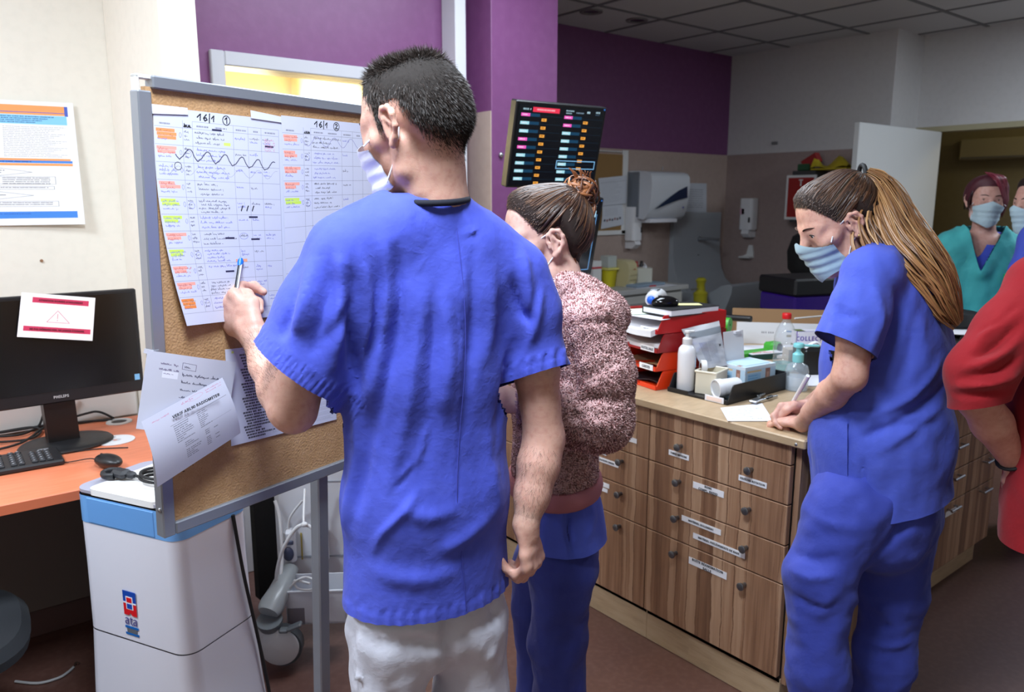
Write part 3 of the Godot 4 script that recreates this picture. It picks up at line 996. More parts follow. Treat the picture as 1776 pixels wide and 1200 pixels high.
func build_monitor_cart() -> void:
	var cz := at_y(485, 1168, 0.0)
	var fwd := cz.dot(ahead)
	var b := yaw(-YAW + 4.0)
	var t := thing("monitor_cart", "white wheeled medical cart with coiled cables and a castor standing behind the cork board", "medical cart", Vector3(cz.x, 0, cz.z), b)
	var inv := Transform3D(b, t.position).affine_inverse()
	var white := plain(rgb(214, 217, 224), 0.4)
	var p1: Vector3 = inv * at(468, 830, fwd + 0.22)
	var p2: Vector3 = inv * at(600, 1010, fwd + 0.22)
	var m := M.new()
	m.span(Vector3(p1.x, 0.22, p1.z - 0.12), Vector3(p1.x + 0.3, 1.02, p1.z), 0.02)
	part(t, "column", m, white)
	m = M.new()
	m.span(Vector3(p1.x + 0.05, 0.3, p1.z - 0.001), Vector3(p1.x + 0.28, 0.3 + 0.006, p1.z + 0.004))
	part(t, "panel_joint", m, plain(rgb(150, 155, 165), 0.5))
	m = M.new()
	m.span(Vector3(p1.x + 0.02, 0.58, p1.z - 0.001), Vector3(p1.x + 0.28, 0.584, p1.z + 0.003))
	part(t, "panel_joint", m, plain(rgb(150, 155, 165), 0.5))
	var q1: Vector3 = inv * at(395, 900, fwd + 0.12)
	m = M.new()
	m.span(Vector3(q1.x - 0.005, 0.1, q1.z - 0.05), Vector3(q1.x + 0.036, 0.9, q1.z), 0.006)
	part(t, "side_post", m, plain(rgb(205, 207, 216), 0.45))
	m = M.new()
	var k1: Vector3 = inv * at(418, 880, fwd + 0.2)
	m.span(Vector3(k1.x, 0.1, k1.z - 0.2), Vector3(k1.x + 0.13, 0.62, k1.z - 0.06), 0.02)
	single("dark_bag", "black bag with a yellow cord hanging between the trolley and the white cart", "bag", m, plain(rgb(14, 12, 14), 0.9), t.position, b)
	for k in 2:
		var c: Vector3 = inv * at(500 + k * 56, 950, fwd + 0.2)
		m = M.new()
		m.box(Vector3(c.x, c.y, p1.z + 0.02), Vector3(0.042, 0.13, 0.04), 0.012)
		var plug := part(t, "connector", m, white)
		m = M.new()
		m.box(Vector3(c.x, c.y + 0.022, p1.z + 0.043), Vector3(0.034, 0.016, 0.008), 0.003)
		part(plug, "clip", m, plain(rgb(66, 72, 96), 0.5), "dark blue clip")
		m = M.new()
		m.ball(Vector3(c.x - 0.002, c.y - 0.02, p1.z + 0.043), Vector3(0.019, 0.026, 0.012))
		part(plug, "knob", m, plain(rgb(58, 62, 88), 0.4), "dark blue knob")
	m = M.new()
	var ye: Vector3 = inv * at(518, 955, fwd + 0.2)
	m.span(Vector3(ye.x - 0.002, ye.y - 0.05, p1.z + 0.001), Vector3(ye.x + 0.003, ye.y + 0.05, p1.z + 0.004))
	part(t, "yellow_strip", m, plain(rgb(170, 150, 60), 0.5))
	var b1: Vector3 = inv * at(492, 1030, fwd + 0.06)
	var bb := b1.y - 0.12
	m = M.new()
	var bx0 := b1.x; var bx1 := b1.x + 0.2; var bz0 := b1.z - 0.09; var bz1 := b1.z
	m.span(Vector3(bx0, bb, bz0), Vector3(bx1, bb + 0.006, bz1))
	m.span(Vector3(bx0, bb, bz1 - 0.004), Vector3(bx1, b1.y, bz1), 0.001)
	m.span(Vector3(bx0, bb, bz0), Vector3(bx1, b1.y + 0.02, bz0 + 0.004))
	m.span(Vector3(bx0, bb, bz0), Vector3(bx0 + 0.004, b1.y, bz1))
	m.span(Vector3(bx1 - 0.004, bb, bz0), Vector3(bx1, b1.y, bz1))
	m.span(Vector3(bx0 - 0.004, b1.y - 0.004, bz1 - 0.002), Vector3(bx1 + 0.004, b1.y + 0.004, bz1 + 0.005), 0.002)
	m.span(Vector3(bx0 - 0.005, b1.y - 0.004, bz0), Vector3(bx0 + 0.003, b1.y + 0.004, bz1), 0.002)
	var bin := part(t, "bin", m, white)
	m = M.new()
	m.span(Vector3(bx0 + 0.004, bb - 0.001, bz1 - 0.003), Vector3(bx0 + 0.06, bb + 0.06, bz1 + 0.0015), 0.001)
	part(bin, "grey_label", m, plain(rgb(126, 122, 130), 0.5))
	var cream := plain(rgb(212, 212, 214), 0.45)
	var paths := [
		[[476, 1020, 0.1], [478, 990, 0.08], [490, 950, 0.07], [515, 915, 0.07], [540, 920, 0.07], [553, 960, 0.07], [556, 1010, 0.06], [556, 1050, 0.05]],
		[[474, 870, 0.2], [482, 900, 0.19], [486, 960, 0.16], [484, 1000, 0.12]],
		[[522, 870, 0.19], [500, 900, 0.2], [497, 930, 0.2]],
		[[526, 850, 0.2], [524, 890, 0.12], [524, 912, 0.08]],
		[[565, 850, 0.2], [556, 890, 0.2], [552, 925, 0.2]],
		[[500, 1022, 0.05], [515, 1008, 0.03], [530, 1004, 0.05], [545, 1012, 0.03], [540, 1025, 0.05], [515, 1024, 0.04], [508, 1010, 0.05], [535, 1015, 0.02]],
	]
	for pa in paths:
		var pts := []
		for p in pa: pts.append(inv * at(p[0], p[1], fwd + p[2]))
		m = M.new()
		m.tube(smooth_path(pts), 0.0062 if pa[0][0] < 480 else 0.004, 8)
		part(t, "cable", m, cream)
	m = M.new()
	var kn: Vector3 = inv * at(525, 912, fwd + 0.065)
	m.ball(kn, Vector3(0.012, 0.009, 0.01))
	part(t, "cable_tie", m, cream)
	m = M.new()
	var a0: Vector3 = inv * at(500, 990, fwd + 0.18)
	var a1: Vector3 = inv * at(478, 1035, fwd + 0.06)
	var a2: Vector3 = inv * at(462, 1066, fwd + 0.0)
	m.tube(smooth_path([a0, a1, a2]), [0.032, 0.033, 0.034, 0.035, 0.036, 0.037, 0.039, 0.041, 0.043, 0.043, 0.042, 0.04, 0.034], 18, true, 0.85)
	part(t, "base_arm", m, plain(rgb(150, 155, 158), 0.3))
	m = M.new()
	var f0: Vector3 = inv * at(465, 1082, fwd + 0.0)
	m.lathe([Vector2(0.0, -0.02), Vector2(0.036, -0.018), Vector2(0.043, 0.0), Vector2(0.042, 0.012), Vector2(0.0, 0.012)], 20, Transform3D(Basis(Vector3.RIGHT, 0.35), f0))
	part(t, "arm_cap", m, plain(rgb(104, 110, 114), 0.35))
	var wc: Vector3 = inv * at(487, 1124, fwd + 0.0)
	m = M.new()
	m.cyl(wc + Vector3(0.0, 0, -0.03), wc + Vector3(0.0, 0, 0.012), 0.066, 0.066, 32)
	var wh := part(t, "castor_tyre", m, plain(rgb(70, 74, 78), 0.6))
	m = M.new()
	m.lathe([Vector2(0.064, 0.0), Vector2(0.063, 0.008), Vector2(0.05, 0.014), Vector2(0.0, 0.018)], 32, Transform3D(Basis(Vector3.RIGHT, PI / 2), wc + Vector3(-0.006, 0.004, 0.01)))
	part(wh, "hub_cover", m, plain(rgb(206, 208, 208), 0.35))
	m = M.new()
	var yk: Vector3 = inv * at(462, 1098, fwd + 0.0)
	m.tube(smooth_path([yk + Vector3(-0.002, 0.01, 0.004), yk + Vector3(0.0, -0.02, 0.006), wc + Vector3(-0.03, 0.02, 0.006)]), [0.03, 0.03, 0.031, 0.032, 0.033, 0.034, 0.036, 0.038, 0.04, 0.042, 0.043, 0.044, 0.044], 16, true, 0.5, Vector3.BACK)
	part(t, "castor_fork", m, plain(rgb(206, 208, 208), 0.35))
	m = M.new()
	var br: Vector3 = inv * at(508, 1090, fwd + -0.02)
	m.box(br, Vector3(0.05, 0.012, 0.03), 0.004, Basis(Vector3.BACK, 0.4))
	m.box(br + Vector3(-0.035, -0.012, 0.0), Vector3(0.03, 0.014, 0.026), 0.004)
	part(t, "brake_pedal", m, plain(rgb(120, 126, 130), 0.3, 0.4))
# ---------- the cork board on its stand ----------
var board_xf: Transform3D
func on_board(px: float, py: float, off := 0.0) -> Vector3:
	var inv := board_xf.affine_inverse()
	var o := inv * EYE
	var d := inv.basis * ray(px, py)
	return o + d * ((off - o.z) / d.z)
func board_part(t: Node3D, loc: Transform3D, called: String, m: M, mat: Material, label := "") -> MeshInstance3D:
	var o := part(t, called, m, mat, label)
	o.transform = loc
	return o
func build_board() -> void:
	var th := deg_to_rad(33.9)
	var hd := ahead * cos(th) + cam_r * sin(th)
	var nd := hd.cross(Vector3.UP).normalized()
	if nd.dot(ahead) > 0: nd = -nd
	var org := EYE + ahead * 1.45 - cam_r * 0.468 * 1.45
	var up := (Vector3.UP + nd * 0.046).normalized()
	board_xf = Transform3D(Basis(hd, up, hd.cross(up).normalized()), org)
	if board_xf.basis.z.dot(nd) < 0: push_error("board turned away")
	var post_s := 0.452
	var top := 0.222
	var bot := -0.668
	var wid := 0.955
	var foot := board_xf * Vector3(post_s, -1.5, -0.04)
	var t := thing("notice_board", "cork notice board in a grey aluminium frame on a floor stand", "notice board", Vector3(foot.x, 0, foot.z), board_xf.basis)
	var loc := t.transform.affine_inverse() * board_xf   # board axes to the thing's
	var m := M.new()
	m.span(Vector3(0.02, bot + 0.02, -0.014), Vector3(wid - 0.02, top - 0.02, 0.0))
	var cork: MeshInstance3D = board_part(t, loc, "cork_panel", m, Q.cork)
	m = M.new()
	m.span(Vector3(0.0, bot, -0.018), Vector3(0.027, top - 0.028, 0.009), 0.0025)
	board_part(t, loc, "frame_rail", m, Q.alu)
	m = M.new()
	m.span(Vector3(wid - 0.027, bot, -0.018), Vector3(wid, top, 0.009), 0.0025)
	board_part(t, loc, "frame_rail", m, Q.alu)
	m = M.new()
	m.span(Vector3(0.03, top - 0.023, -0.018), Vector3(wid - 0.027, top, 0.009), 0.0025)
	board_part(t, loc, "frame_rail", m, Q.alu)
	m = M.new()
	m.span(Vector3(0.0275, bot, -0.018), Vector3(wid - 0.0275, bot + 0.026, 0.009), 0.0025)
	board_part(t, loc, "frame_rail", m, Q.alu)
	m = M.new()
	m.span(Vector3(0.002, top - 0.03, -0.016), Vector3(0.009, top, 0.002), 0.002)
	m.span(Vector3(0.002, top - 0.008, -0.016), Vector3(0.034, top, 0.002), 0.002)
	board_part(t, loc, "corner_piece", m, plain(rgb(228, 226, 222), 0.5), "bare white corner connector where the frame is open")
	for v in [-0.335, bot + 0.06]:
		m = M.new()
		m.ball(Vector3(-0.001, v, 0.0), Vector3(0.003, 0.005, 0.005))
		board_part(t, loc, "screw", m, Q.steel)
	m = M.new()
	m.span(Vector3(-0.002, -0.36, -0.012), Vector3(0.012, -0.28, 0.0105), 0.001)
	board_part(t, loc, "bracket", m, Q.alu)
	m = M.new()
	var b0 := loc * Vector3(post_s, bot + 0.03, -0.04)
	m.span(Vector3(-0.017, 0.03, b0.z - 0.016), Vector3(0.017, b0.y + 0.1, b0.z + 0.016), 0.003)
	part(t, "post", m, Q.alu)
	m = M.new()
	m.span(Vector3(-0.02, 0.0, -0.3), Vector3(0.02, 0.032, 0.16), 0.004)
	part(t, "foot", m, Q.alu)
	m = M.new()
	m.span(Vector3(-0.3, 0.0, -0.07), Vector3(0.3, 0.03, -0.03), 0.004)
	part(t, "foot", m, Q.alu)
	var rng := RandomNumberGenerator.new()
	rng.seed = 11
	for k in 26:
		m = M.new()
		m.ball(Vector3(rng.randf_range(0.04, 0.8), rng.randf_range(bot + 0.05, top - 0.04), 0.0), Vector3(0.0016 + rng.randf() * 0.003, 0.0012, 0.0006), Basis.IDENTITY, 6, 4)
		part(cork, "pin_hole", m, plain(rgb(70, 46, 30), 0.9))
	board_papers()
func ring_mark(im: Image, c: Vector2, rx: float, ry: float, wd: float, col: Color) -> void:
	var pts := []
	for k in 22: pts.append(c + Vector2(cos(k * 0.3) * rx, sin(k * 0.3) * ry))
	stroke(im, pts, wd, col)
func table_page(sd: int, full: int, number: String) -> Image:
	var w := 560
	var h := 800
	var im := blank(w, h, rgb(208, 210, 226))
	var rng := RandomNumberGenerator.new()
	rng.seed = sd
	var fr := [0.0, 0.2, 0.27, 0.58, 0.70, 0.81, 0.965]
	var y0 := 66.0
	var rh := (h - 66.0 - 46.0) / 11.0
	var ink := rgb(56, 56, 66)
	var line := rgb(122, 124, 142)
	var blue := rgb(86, 88, 178)
	for k in 12: stroke(im, [Vector2(4, y0 + k * rh), Vector2(w * 0.96, y0 + k * rh)], 1.0, line)
	for k in range(1, 7): stroke(im, [Vector2(fr[k] * w, 40), Vector2(fr[k] * w, h - 46)], 1.0, line)
	stroke(im, [Vector2(fr[2] * w, 40), Vector2(w * 0.96, 40)], 1.0, line)
	for hd in [[0.04, 40], [0.21, 26], [0.3, 50], [0.44, 50], [0.6, 48], [0.745, 20], [0.84, 50]]:
		typed(im, rng, hd[0] * w, 52, hd[1], 6, rgb(96, 96, 110))
	var bk := rgb(26, 26, 32)
	stroke(im, [Vector2(172, 22), Vector2(186, 10), Vector2(184, 32)], 4.0, bk)
	stroke(im, [Vector2(210, 10), Vector2(198, 24), Vector2(204, 33), Vector2(213, 28), Vector2(208, 21), Vector2(199, 25)], 4.0, bk)
	stroke(im, [Vector2(224, 6), Vector2(222, 38)], 4.0, bk)
	stroke(im, [Vector2(232, 22), Vector2(242, 12), Vector2(240, 32)], 4.0, bk)
	ring_mark(im, Vector2(296, 24), 16, 17, 3.0, bk)
	if number == "1": stroke(im, [Vector2(290, 20), Vector2(298, 13), Vector2(297, 34)], 4.0, bk)
	else: stroke(im, [Vector2(289, 17), Vector2(296, 13), Vector2(301, 19), Vector2(290, 33), Vector2(303, 32)], 4.0, bk)
	scrawl(im, rng, 116, 62, 30, 10, bk, 2.5)
	var marks := ["o", "r", "b", "r", "g", "g", "r", "g", "r", "r", "O"] if full > 6 else ["r", "r", "r", "r", "g"]
	for r in full:
		var y := y0 + r * rh
		var mk: String = marks[r]
		var mc := rgb(248, 150, 92)
		if mk == "r": mc = rgb(246, 168, 150)
		if mk == "g": mc = rgb(206, 234, 92)
		if mk == "O": mc = rgb(238, 138, 66)
		if mk != "b":
			for k in (3 if mk in ["o", "O"] else 2):
				im.fill_rect(Rect2i(8 + k * 3, int(y + 6 + k * 13), int(rng.randf_range(52, 86)), 12), mc)
		for k in 3:
			var c := rgb(196, 72, 60) if mk == "r" and k < 2 else (rgb(150, 84, 30) if mk in ["o", "O"] and k < 2 else blue)
			scrawl(im, rng, 14, y + 17 + k * 14, rng.randf_range(36, 74), 8, c.lerp(rgb(208, 210, 226), 0.25), 1.2)
		ring_mark(im, Vector2(102, y + 26), 4, 9, 1.0, blue)
		for k in 3: scrawl(im, rng, fr[1] * w + 5, y + 15 + k * 14, rng.randf_range(14, 26), 7, ink.lerp(rgb(208, 210, 226), 0.2), 1.4)
		if r % 3 == 1: ring_mark(im, Vector2(fr[1] * w + 20, y + 30), 11, 12, 1.2, blue)
		var nl := 4 if (r in [4, 7, 9] and full > 6) else 3 if r != 8 else 1
		for k in nl:
			scrawl(im, rng, fr[2] * w + 8 + rng.randf() * 12, y + 15 + k * (rh - 8) / nl, rng.randf_range(80, 156), 8, (ink if r % 3 == 0 or r == 4 else blue).lerp(rgb(208, 210, 226), 0.15), 1.2)
		for q in [3, 4, 5]:
			if q == 5 and r % 2: continue
			if full <= 6 and q > 3: continue
			scrawl(im, rng, fr[q] * w + 6, y + 18 + rng.randf() * 6, rng.randf_range(26, 52), 8, (blue if rng.randf() < 0.6 else ink).lerp(rgb(208, 210, 226), 0.25), 1.1)
			if rng.randf() < 0.35: scrawl(im, rng, fr[q] * w + 8, y + 34, 36, 8, blue.lerp(rgb(208, 210, 226), 0.3), 1.1)
	if full > 6:
		var wave := []
		for k in 60: wave.append(Vector2(80 + k * 7.4, y0 + rh * 1.05 + 22 + 17 * sin(k * 0.62) + k * 0.5 + (8 if k % 10 < 3 else 0)))
		stroke(im, wave, 2.6, rgb(64, 62, 84))
		wave = []
		for k in 64: wave.append(Vector2(24 + k * 8.0, y0 + rh * 2.45 + 16 * sin(k * 0.58)))
		stroke(im, wave, 1.4, rgb(140, 140, 160))
		ring_mark(im, Vector2(88, y0 + rh * 2.2), 14, 14, 2.2, bk)
		for b in [[470, 1.42], [380, 5.9], [262, 7.2], [384, 7.3], [244, 9.3], [232, 0.7]]:
			im.fill_rect(Rect2i(b[0], int(y0 + rh * (b[1] - 0.8)), 42, 7), rgb(38, 36, 70))
		for k in 3: stroke(im, [Vector2(346 + k * 26, y0 + rh * 4.75), Vector2(354 + k * 26, y0 + rh * 4.45)], 4.0, bk)
		im.fill_rect(Rect2i(int(fr[2] * w) + 130, int(y0 + 40), 30, 12), rgb(212, 236, 110))
		im.fill_rect(Rect2i(300, int(y0 + rh * 7.8), 56, 12), rgb(246, 170, 130))
		ring_mark(im, Vector2(350, y0 + rh * 6.35), 20, 12, 1.2, blue)
		for k in 5: scrawl(im, rng, 470, y0 + 20 + k * 10, 50, 8, rgb(196, 90, 120).lerp(rgb(208, 210, 226), 0.4), 1.0)
	else:
		var wave := []
		for k in 60: wave.append(Vector2(110 + k * 6.6, y0 + 26 + 20 * sin(k * 0.42)))
		stroke(im, wave, 1.6, rgb(150, 150, 190))
	return im
func board_sheet(called: String, label: String, category: String, px: Array, mat: Material, off: float, bulge := {}) -> Node3D:
	var c := []
	for p in px: c.append(on_board(p[0], p[1], off))
	var o: Vector3 = board_xf * c[0]
	var t := thing(called, label, category, o, board_xf.basis)
	var loc := t.transform.affine_inverse() * board_xf
	var q := []
	for p in c: q.append(loc * p)
	paper_sheet(t, "sheet", q, mat, bulge, 12, 16)
	return t
func tape(t: Node3D, px: Array, off: float) -> void:
	var loc := t.transform.affine_inverse() * board_xf
	var q := []
	for p in px: q.append(loc * on_board(p[0], p[1], off))
	var mt := plain(rgb(222, 224, 232), 0.35)
	paper_sheet(t, "tape", q, mt, {}, 3, 2, "strip of frosted sticky tape")
func board_papers() -> void:
	var t := board_sheet("ward_table", "handwritten ward table sheet with many orange and green marked names, taped to the board", "paper", [[260, 181], [486, 206], [496, 546], [311, 563]], printed(table_page(4, 11, "1")), 0.002, {"x": -0.016, "curl": 0.016, "z": 0.001})
	tape(t, [[257, 177], [321, 184], [322, 196], [260, 194]], 0.005)
	tape(t, [[431, 188], [488, 200], [487, 210], [432, 202]], 0.005)
	var t2 := board_sheet("ward_table", "mostly empty ward table sheet with few names, taped beside the full one", "paper", [[484, 197], [654, 215], [656, 508], [494, 546]], printed(table_page(9, 5, "2")), 0.0055, {"z": 0.001, "sa": 0.002})
	tape(t2, [[497, 535], [556, 522], [556, 530], [497, 545]], 0.008)
	var rng := RandomNumberGenerator.new()
	rng.seed = 21
	var im := blank(520, 460, rgb(206, 208, 226))
	im.fill_rect(Rect2i(26, 12, 10, 10), rgb(206, 220, 130))
	for k in 30:
		typed(im, rng, 60 + (k % 5) * 4, 30 + k * 14, rng.randf_range(70, 130), 9, rgb(40, 40, 52))
		stroke(im, [Vector2(190, 36 + k * 14), Vector2(500, 36 + k * 14)], 1.0, rgb(150, 152, 170))
		if k % 2: typed(im, rng, 200, 27 + k * 14, 290, 4, rgb(160, 162, 178))
	stroke(im, [Vector2(190, 20), Vector2(190, 440)], 1.0, rgb(150, 152, 170))
	board_sheet("list_sheet", "printed list sheet with a dense black column pinned behind the nurse's elbow", "paper", [[386, 606], [575, 585], [581, 728], [397, 775]], printed(im), 0.002, {"z": 0.001, "sa": 0.001})
	im = blank(420, 420, rgb(208, 209, 222))
	scrawl(im, rng, 60, 62, 70, 12, rgb(110, 100, 130), 1.6)
	scrawl(im, rng, 56, 92, 80, 12, rgb(110, 100, 130), 1.6)
	im.fill_rect(Rect2i(70, 96, 66, 36), rgb(236, 236, 248))
	scrawl(im, rng, 76, 112, 40, 8, rgb(120, 110, 140), 1.2)
	stroke(im, [Vector2(150, 40), Vector2(212, 44), Vector2(212, 78), Vector2(150, 74), Vector2(150, 40)], 1.6, rgb(90, 86, 110))
	scrawl(im, rng, 160, 66, 40, 14, rgb(80, 78, 100), 1.8)
	for k in 4: scrawl(im, rng, 154, 108 + k * 40, 210 - k * 22, 13, rgb(70, 70, 90), 1.8)
	var t4 := board_sheet("handwritten_sheet", "white sheet with a few handwritten lines clipped to the left rail of the board", "paper", [[250, 607], [405, 628], [386, 760], [230, 744]], printed(im), 0.014, {"z": 0.002, "sa": 0.01})
	tape(t4, [[246, 604], [262, 607], [260, 616], [244, 612]], 0.016)
	im = blank(420, 460, rgb(206, 207, 224))
	scrawl(im, rng, 40, 42, 80, 9, rgb(210, 120, 160), 1.4)
	scrawl(im, rng, 190, 30, 60, 10, rgb(206, 110, 150), 1.4)
	ring_mark(im, Vector2(262, 28), 40, 15, 1.4, rgb(216, 130, 170))
	scrawl(im, rng, 318, 24, 84, 9, rgb(206, 110, 150), 1.4)
	scrawl(im, rng, 318, 40, 84, 9, rgb(206, 110, 150), 1.4)
	for k in 3: typed(im, rng, 110, 120 + k * 0, 0, 4, rgb(60, 60, 70))
	for k in 19:
		if k == 9 or k == 13: continue
		typed(im, rng, 120 + (30 if k > 9 else 0), 128 + k * 14, rng.randf_range(30, 90), 6, rgb(70, 70, 86))
		if k < 9: typed(im, rng, 238, 128 + k * 13, rng.randf_range(20, 70), 6, rgb(80, 80, 96))
		if k > 8: typed(im, rng, 252, 128 + k * 14, 22, 6, rgb(60, 60, 76))
		if k > 9 and k % 2: typed(im, rng, 296, 128 + k * 14, 20, 6, rgb(60, 60, 76))
	stroke(im, [Vector2(110, 118), Vector2(400, 118)], 1.6, rgb(90, 90, 104))
	stroke(im, [Vector2(236, 236), Vector2(400, 236)], 1.4, rgb(110, 110, 124))
	var c5 := [[234, 730], [382, 655], [414, 752], [262, 844]]
	var t5 := board_sheet("printed_report", "printed report sheet hanging askew over the handwritten sheet on the board's edge", "paper", c5, printed(im), 0.03, {"z": 0.012, "sb": 0.01, "a": -0.012})
	var loc := t5.transform.affine_inverse() * board_xf
	var ca: Vector3 = loc * on_board(330, 690, 0.046)
	var cb: Vector3 = loc * on_board(384, 664, 0.046)
	var rt := (cb - ca).normalized()
	var dn: Vector3 = (loc * on_board(262, 844, 0.046) - loc * on_board(234, 730, 0.046)).normalized()
	var bz := rt.cross(-dn).normalized()
	letters(t5, "lettering", "VERIF ABL90 RADIOMETER", 0.0062, Q.ink, Transform3D(Basis(rt, bz.cross(rt), bz), loc * on_board(337, 704, 0.047)), "", 1)
# ---------- the drawer counter ----------
const TOP := 0.89
const FX := 1.968
var rows_y := [0.855, 0.798, 0.677, 0.551, 0.429, 0.122]
func zebra_material(dark := 0.0) -> StandardMaterial3D:
	var im := blank(640, 320, Color.WHITE)
	var n1 := FastNoiseLite.new()
	n1.seed = 12
	n1.frequency = 0.012
	n1.fractal_octaves = 4
	var n2 := FastNoiseLite.new()
	n2.seed = 31
	n2.frequency = 0.11
	var n3 := FastNoiseLite.new()
	n3.seed = 44
	n3.frequency = 0.006
	var stops := [rgb(106, 74, 54), rgb(146, 108, 82), rgb(170, 134, 106), rgb(186, 152, 124)]
	var steps := []
	var rng := RandomNumberGenerator.new()
	rng.seed = 8
	var x := 0
	while x < 640:
		var wdt := rng.randi_range(6, 46)
		var tone := rng.randf_range(0.5, 2.9)
		for k in wdt: steps.append(tone)
		if rng.randf() < 0.45:
			for k in rng.randi_range(2, 5): steps.append(rng.randf_range(0.0, 0.5))
		x = steps.size()
	for y in 320:
		for xx in 640:
			var sh := n3.get_noise_2d(xx * 0.4, y * 3.0) * 7.0
			var s: float = steps[posmod(int(xx + sh), 640)]
			s += n1.get_noise_2d(xx * 2.2, y * 0.3) * 0.9 + n2.get_noise_2d(xx * 2.0, y * 0.12) * 0.4
			s = clampf(s, 0.0, 2.999)
			var c: Color = stops[int(s)].lerp(stops[int(s) + 1], s - int(s))
			im.set_pixel(xx, y, c.darkened(dark))
	var m := plain(Color.WHITE, 0.5)
	m.albedo_texture = ImageTexture.create_from_image(im)
	m.uv1_triplanar = true
	m.uv1_world_triplanar = true
	m.uv1_triplanar_sharpness = 8.0
	m.uv1_scale = Vector3(1.6, 0.9, 1.6)
	return m
func oak_material() -> StandardMaterial3D:
	var im := blank(512, 256, Color.WHITE)
	var n1 := FastNoiseLite.new()
	n1.seed = 5
	n1.frequency = 0.02
	var n2 := FastNoiseLite.new()
	n2.seed = 6
	n2.frequency = 0.15
	for y in 256:
		for x in 512:
			var k := n1.get_noise_2d(x * 0.25, y * 1.6) * 0.09 + n2.get_noise_2d(x * 0.08, y * 1.5) * 0.06
			var c := rgb(186, 160, 128)
			im.set_pixel(x, y, c.lightened(k) if k > 0 else c.darkened(-k))
	var m := plain(Color.WHITE, 0.42)
	m.albedo_texture = ImageTexture.create_from_image(im)
	m.uv1_triplanar = true
	m.uv1_world_triplanar = true
	m.uv1_triplanar_sharpness = 8.0
	m.uv1_scale = Vector3(2.0, 3.0, 2.0)
	return m
func label_strip(parent: Node, a: Vector2, b: Vector2, hgt: float, text: String, own: Transform3D) -> void:
	var p := at_x(a.x, a.y, FX - 0.0015)
	var q := at_x(b.x, b.y, FX - 0.0015)
	var c := (p + q) * 0.5
	var m := M.new()
	m.box(own.affine_inverse() * c, Vector3(0.001, hgt, absf(p.z - q.z)), 0.0)
	var l := part(parent, "label_strip", m, Q.paper, "white paper label")
	if text:
		var bs := Basis(Vector3(0, 0, 1), Vector3.UP, Vector3(-1, 0, 0))
		letters(l, "lettering", text, hgt * 0.36, Q.ink, own.affine_inverse() * Transform3D(bs, c - Vector3(0.0012, 0.0, 0)), "", 1)
func knob_mesh() -> ArrayMesh:
	var k := M.new()
	k.lathe([Vector2(0.007, 0.0), Vector2(0.0065, 0.008), Vector2(0.011, 0.019), Vector2(0.0125, 0.022), Vector2(0.0125, 0.026), Vector2(0.0105, 0.0275), Vector2(0.0, 0.0275)], 20, Transform3D(Basis(Vector3.BACK, PI / 2), Vector3.ZERO))
	return k.mesh()
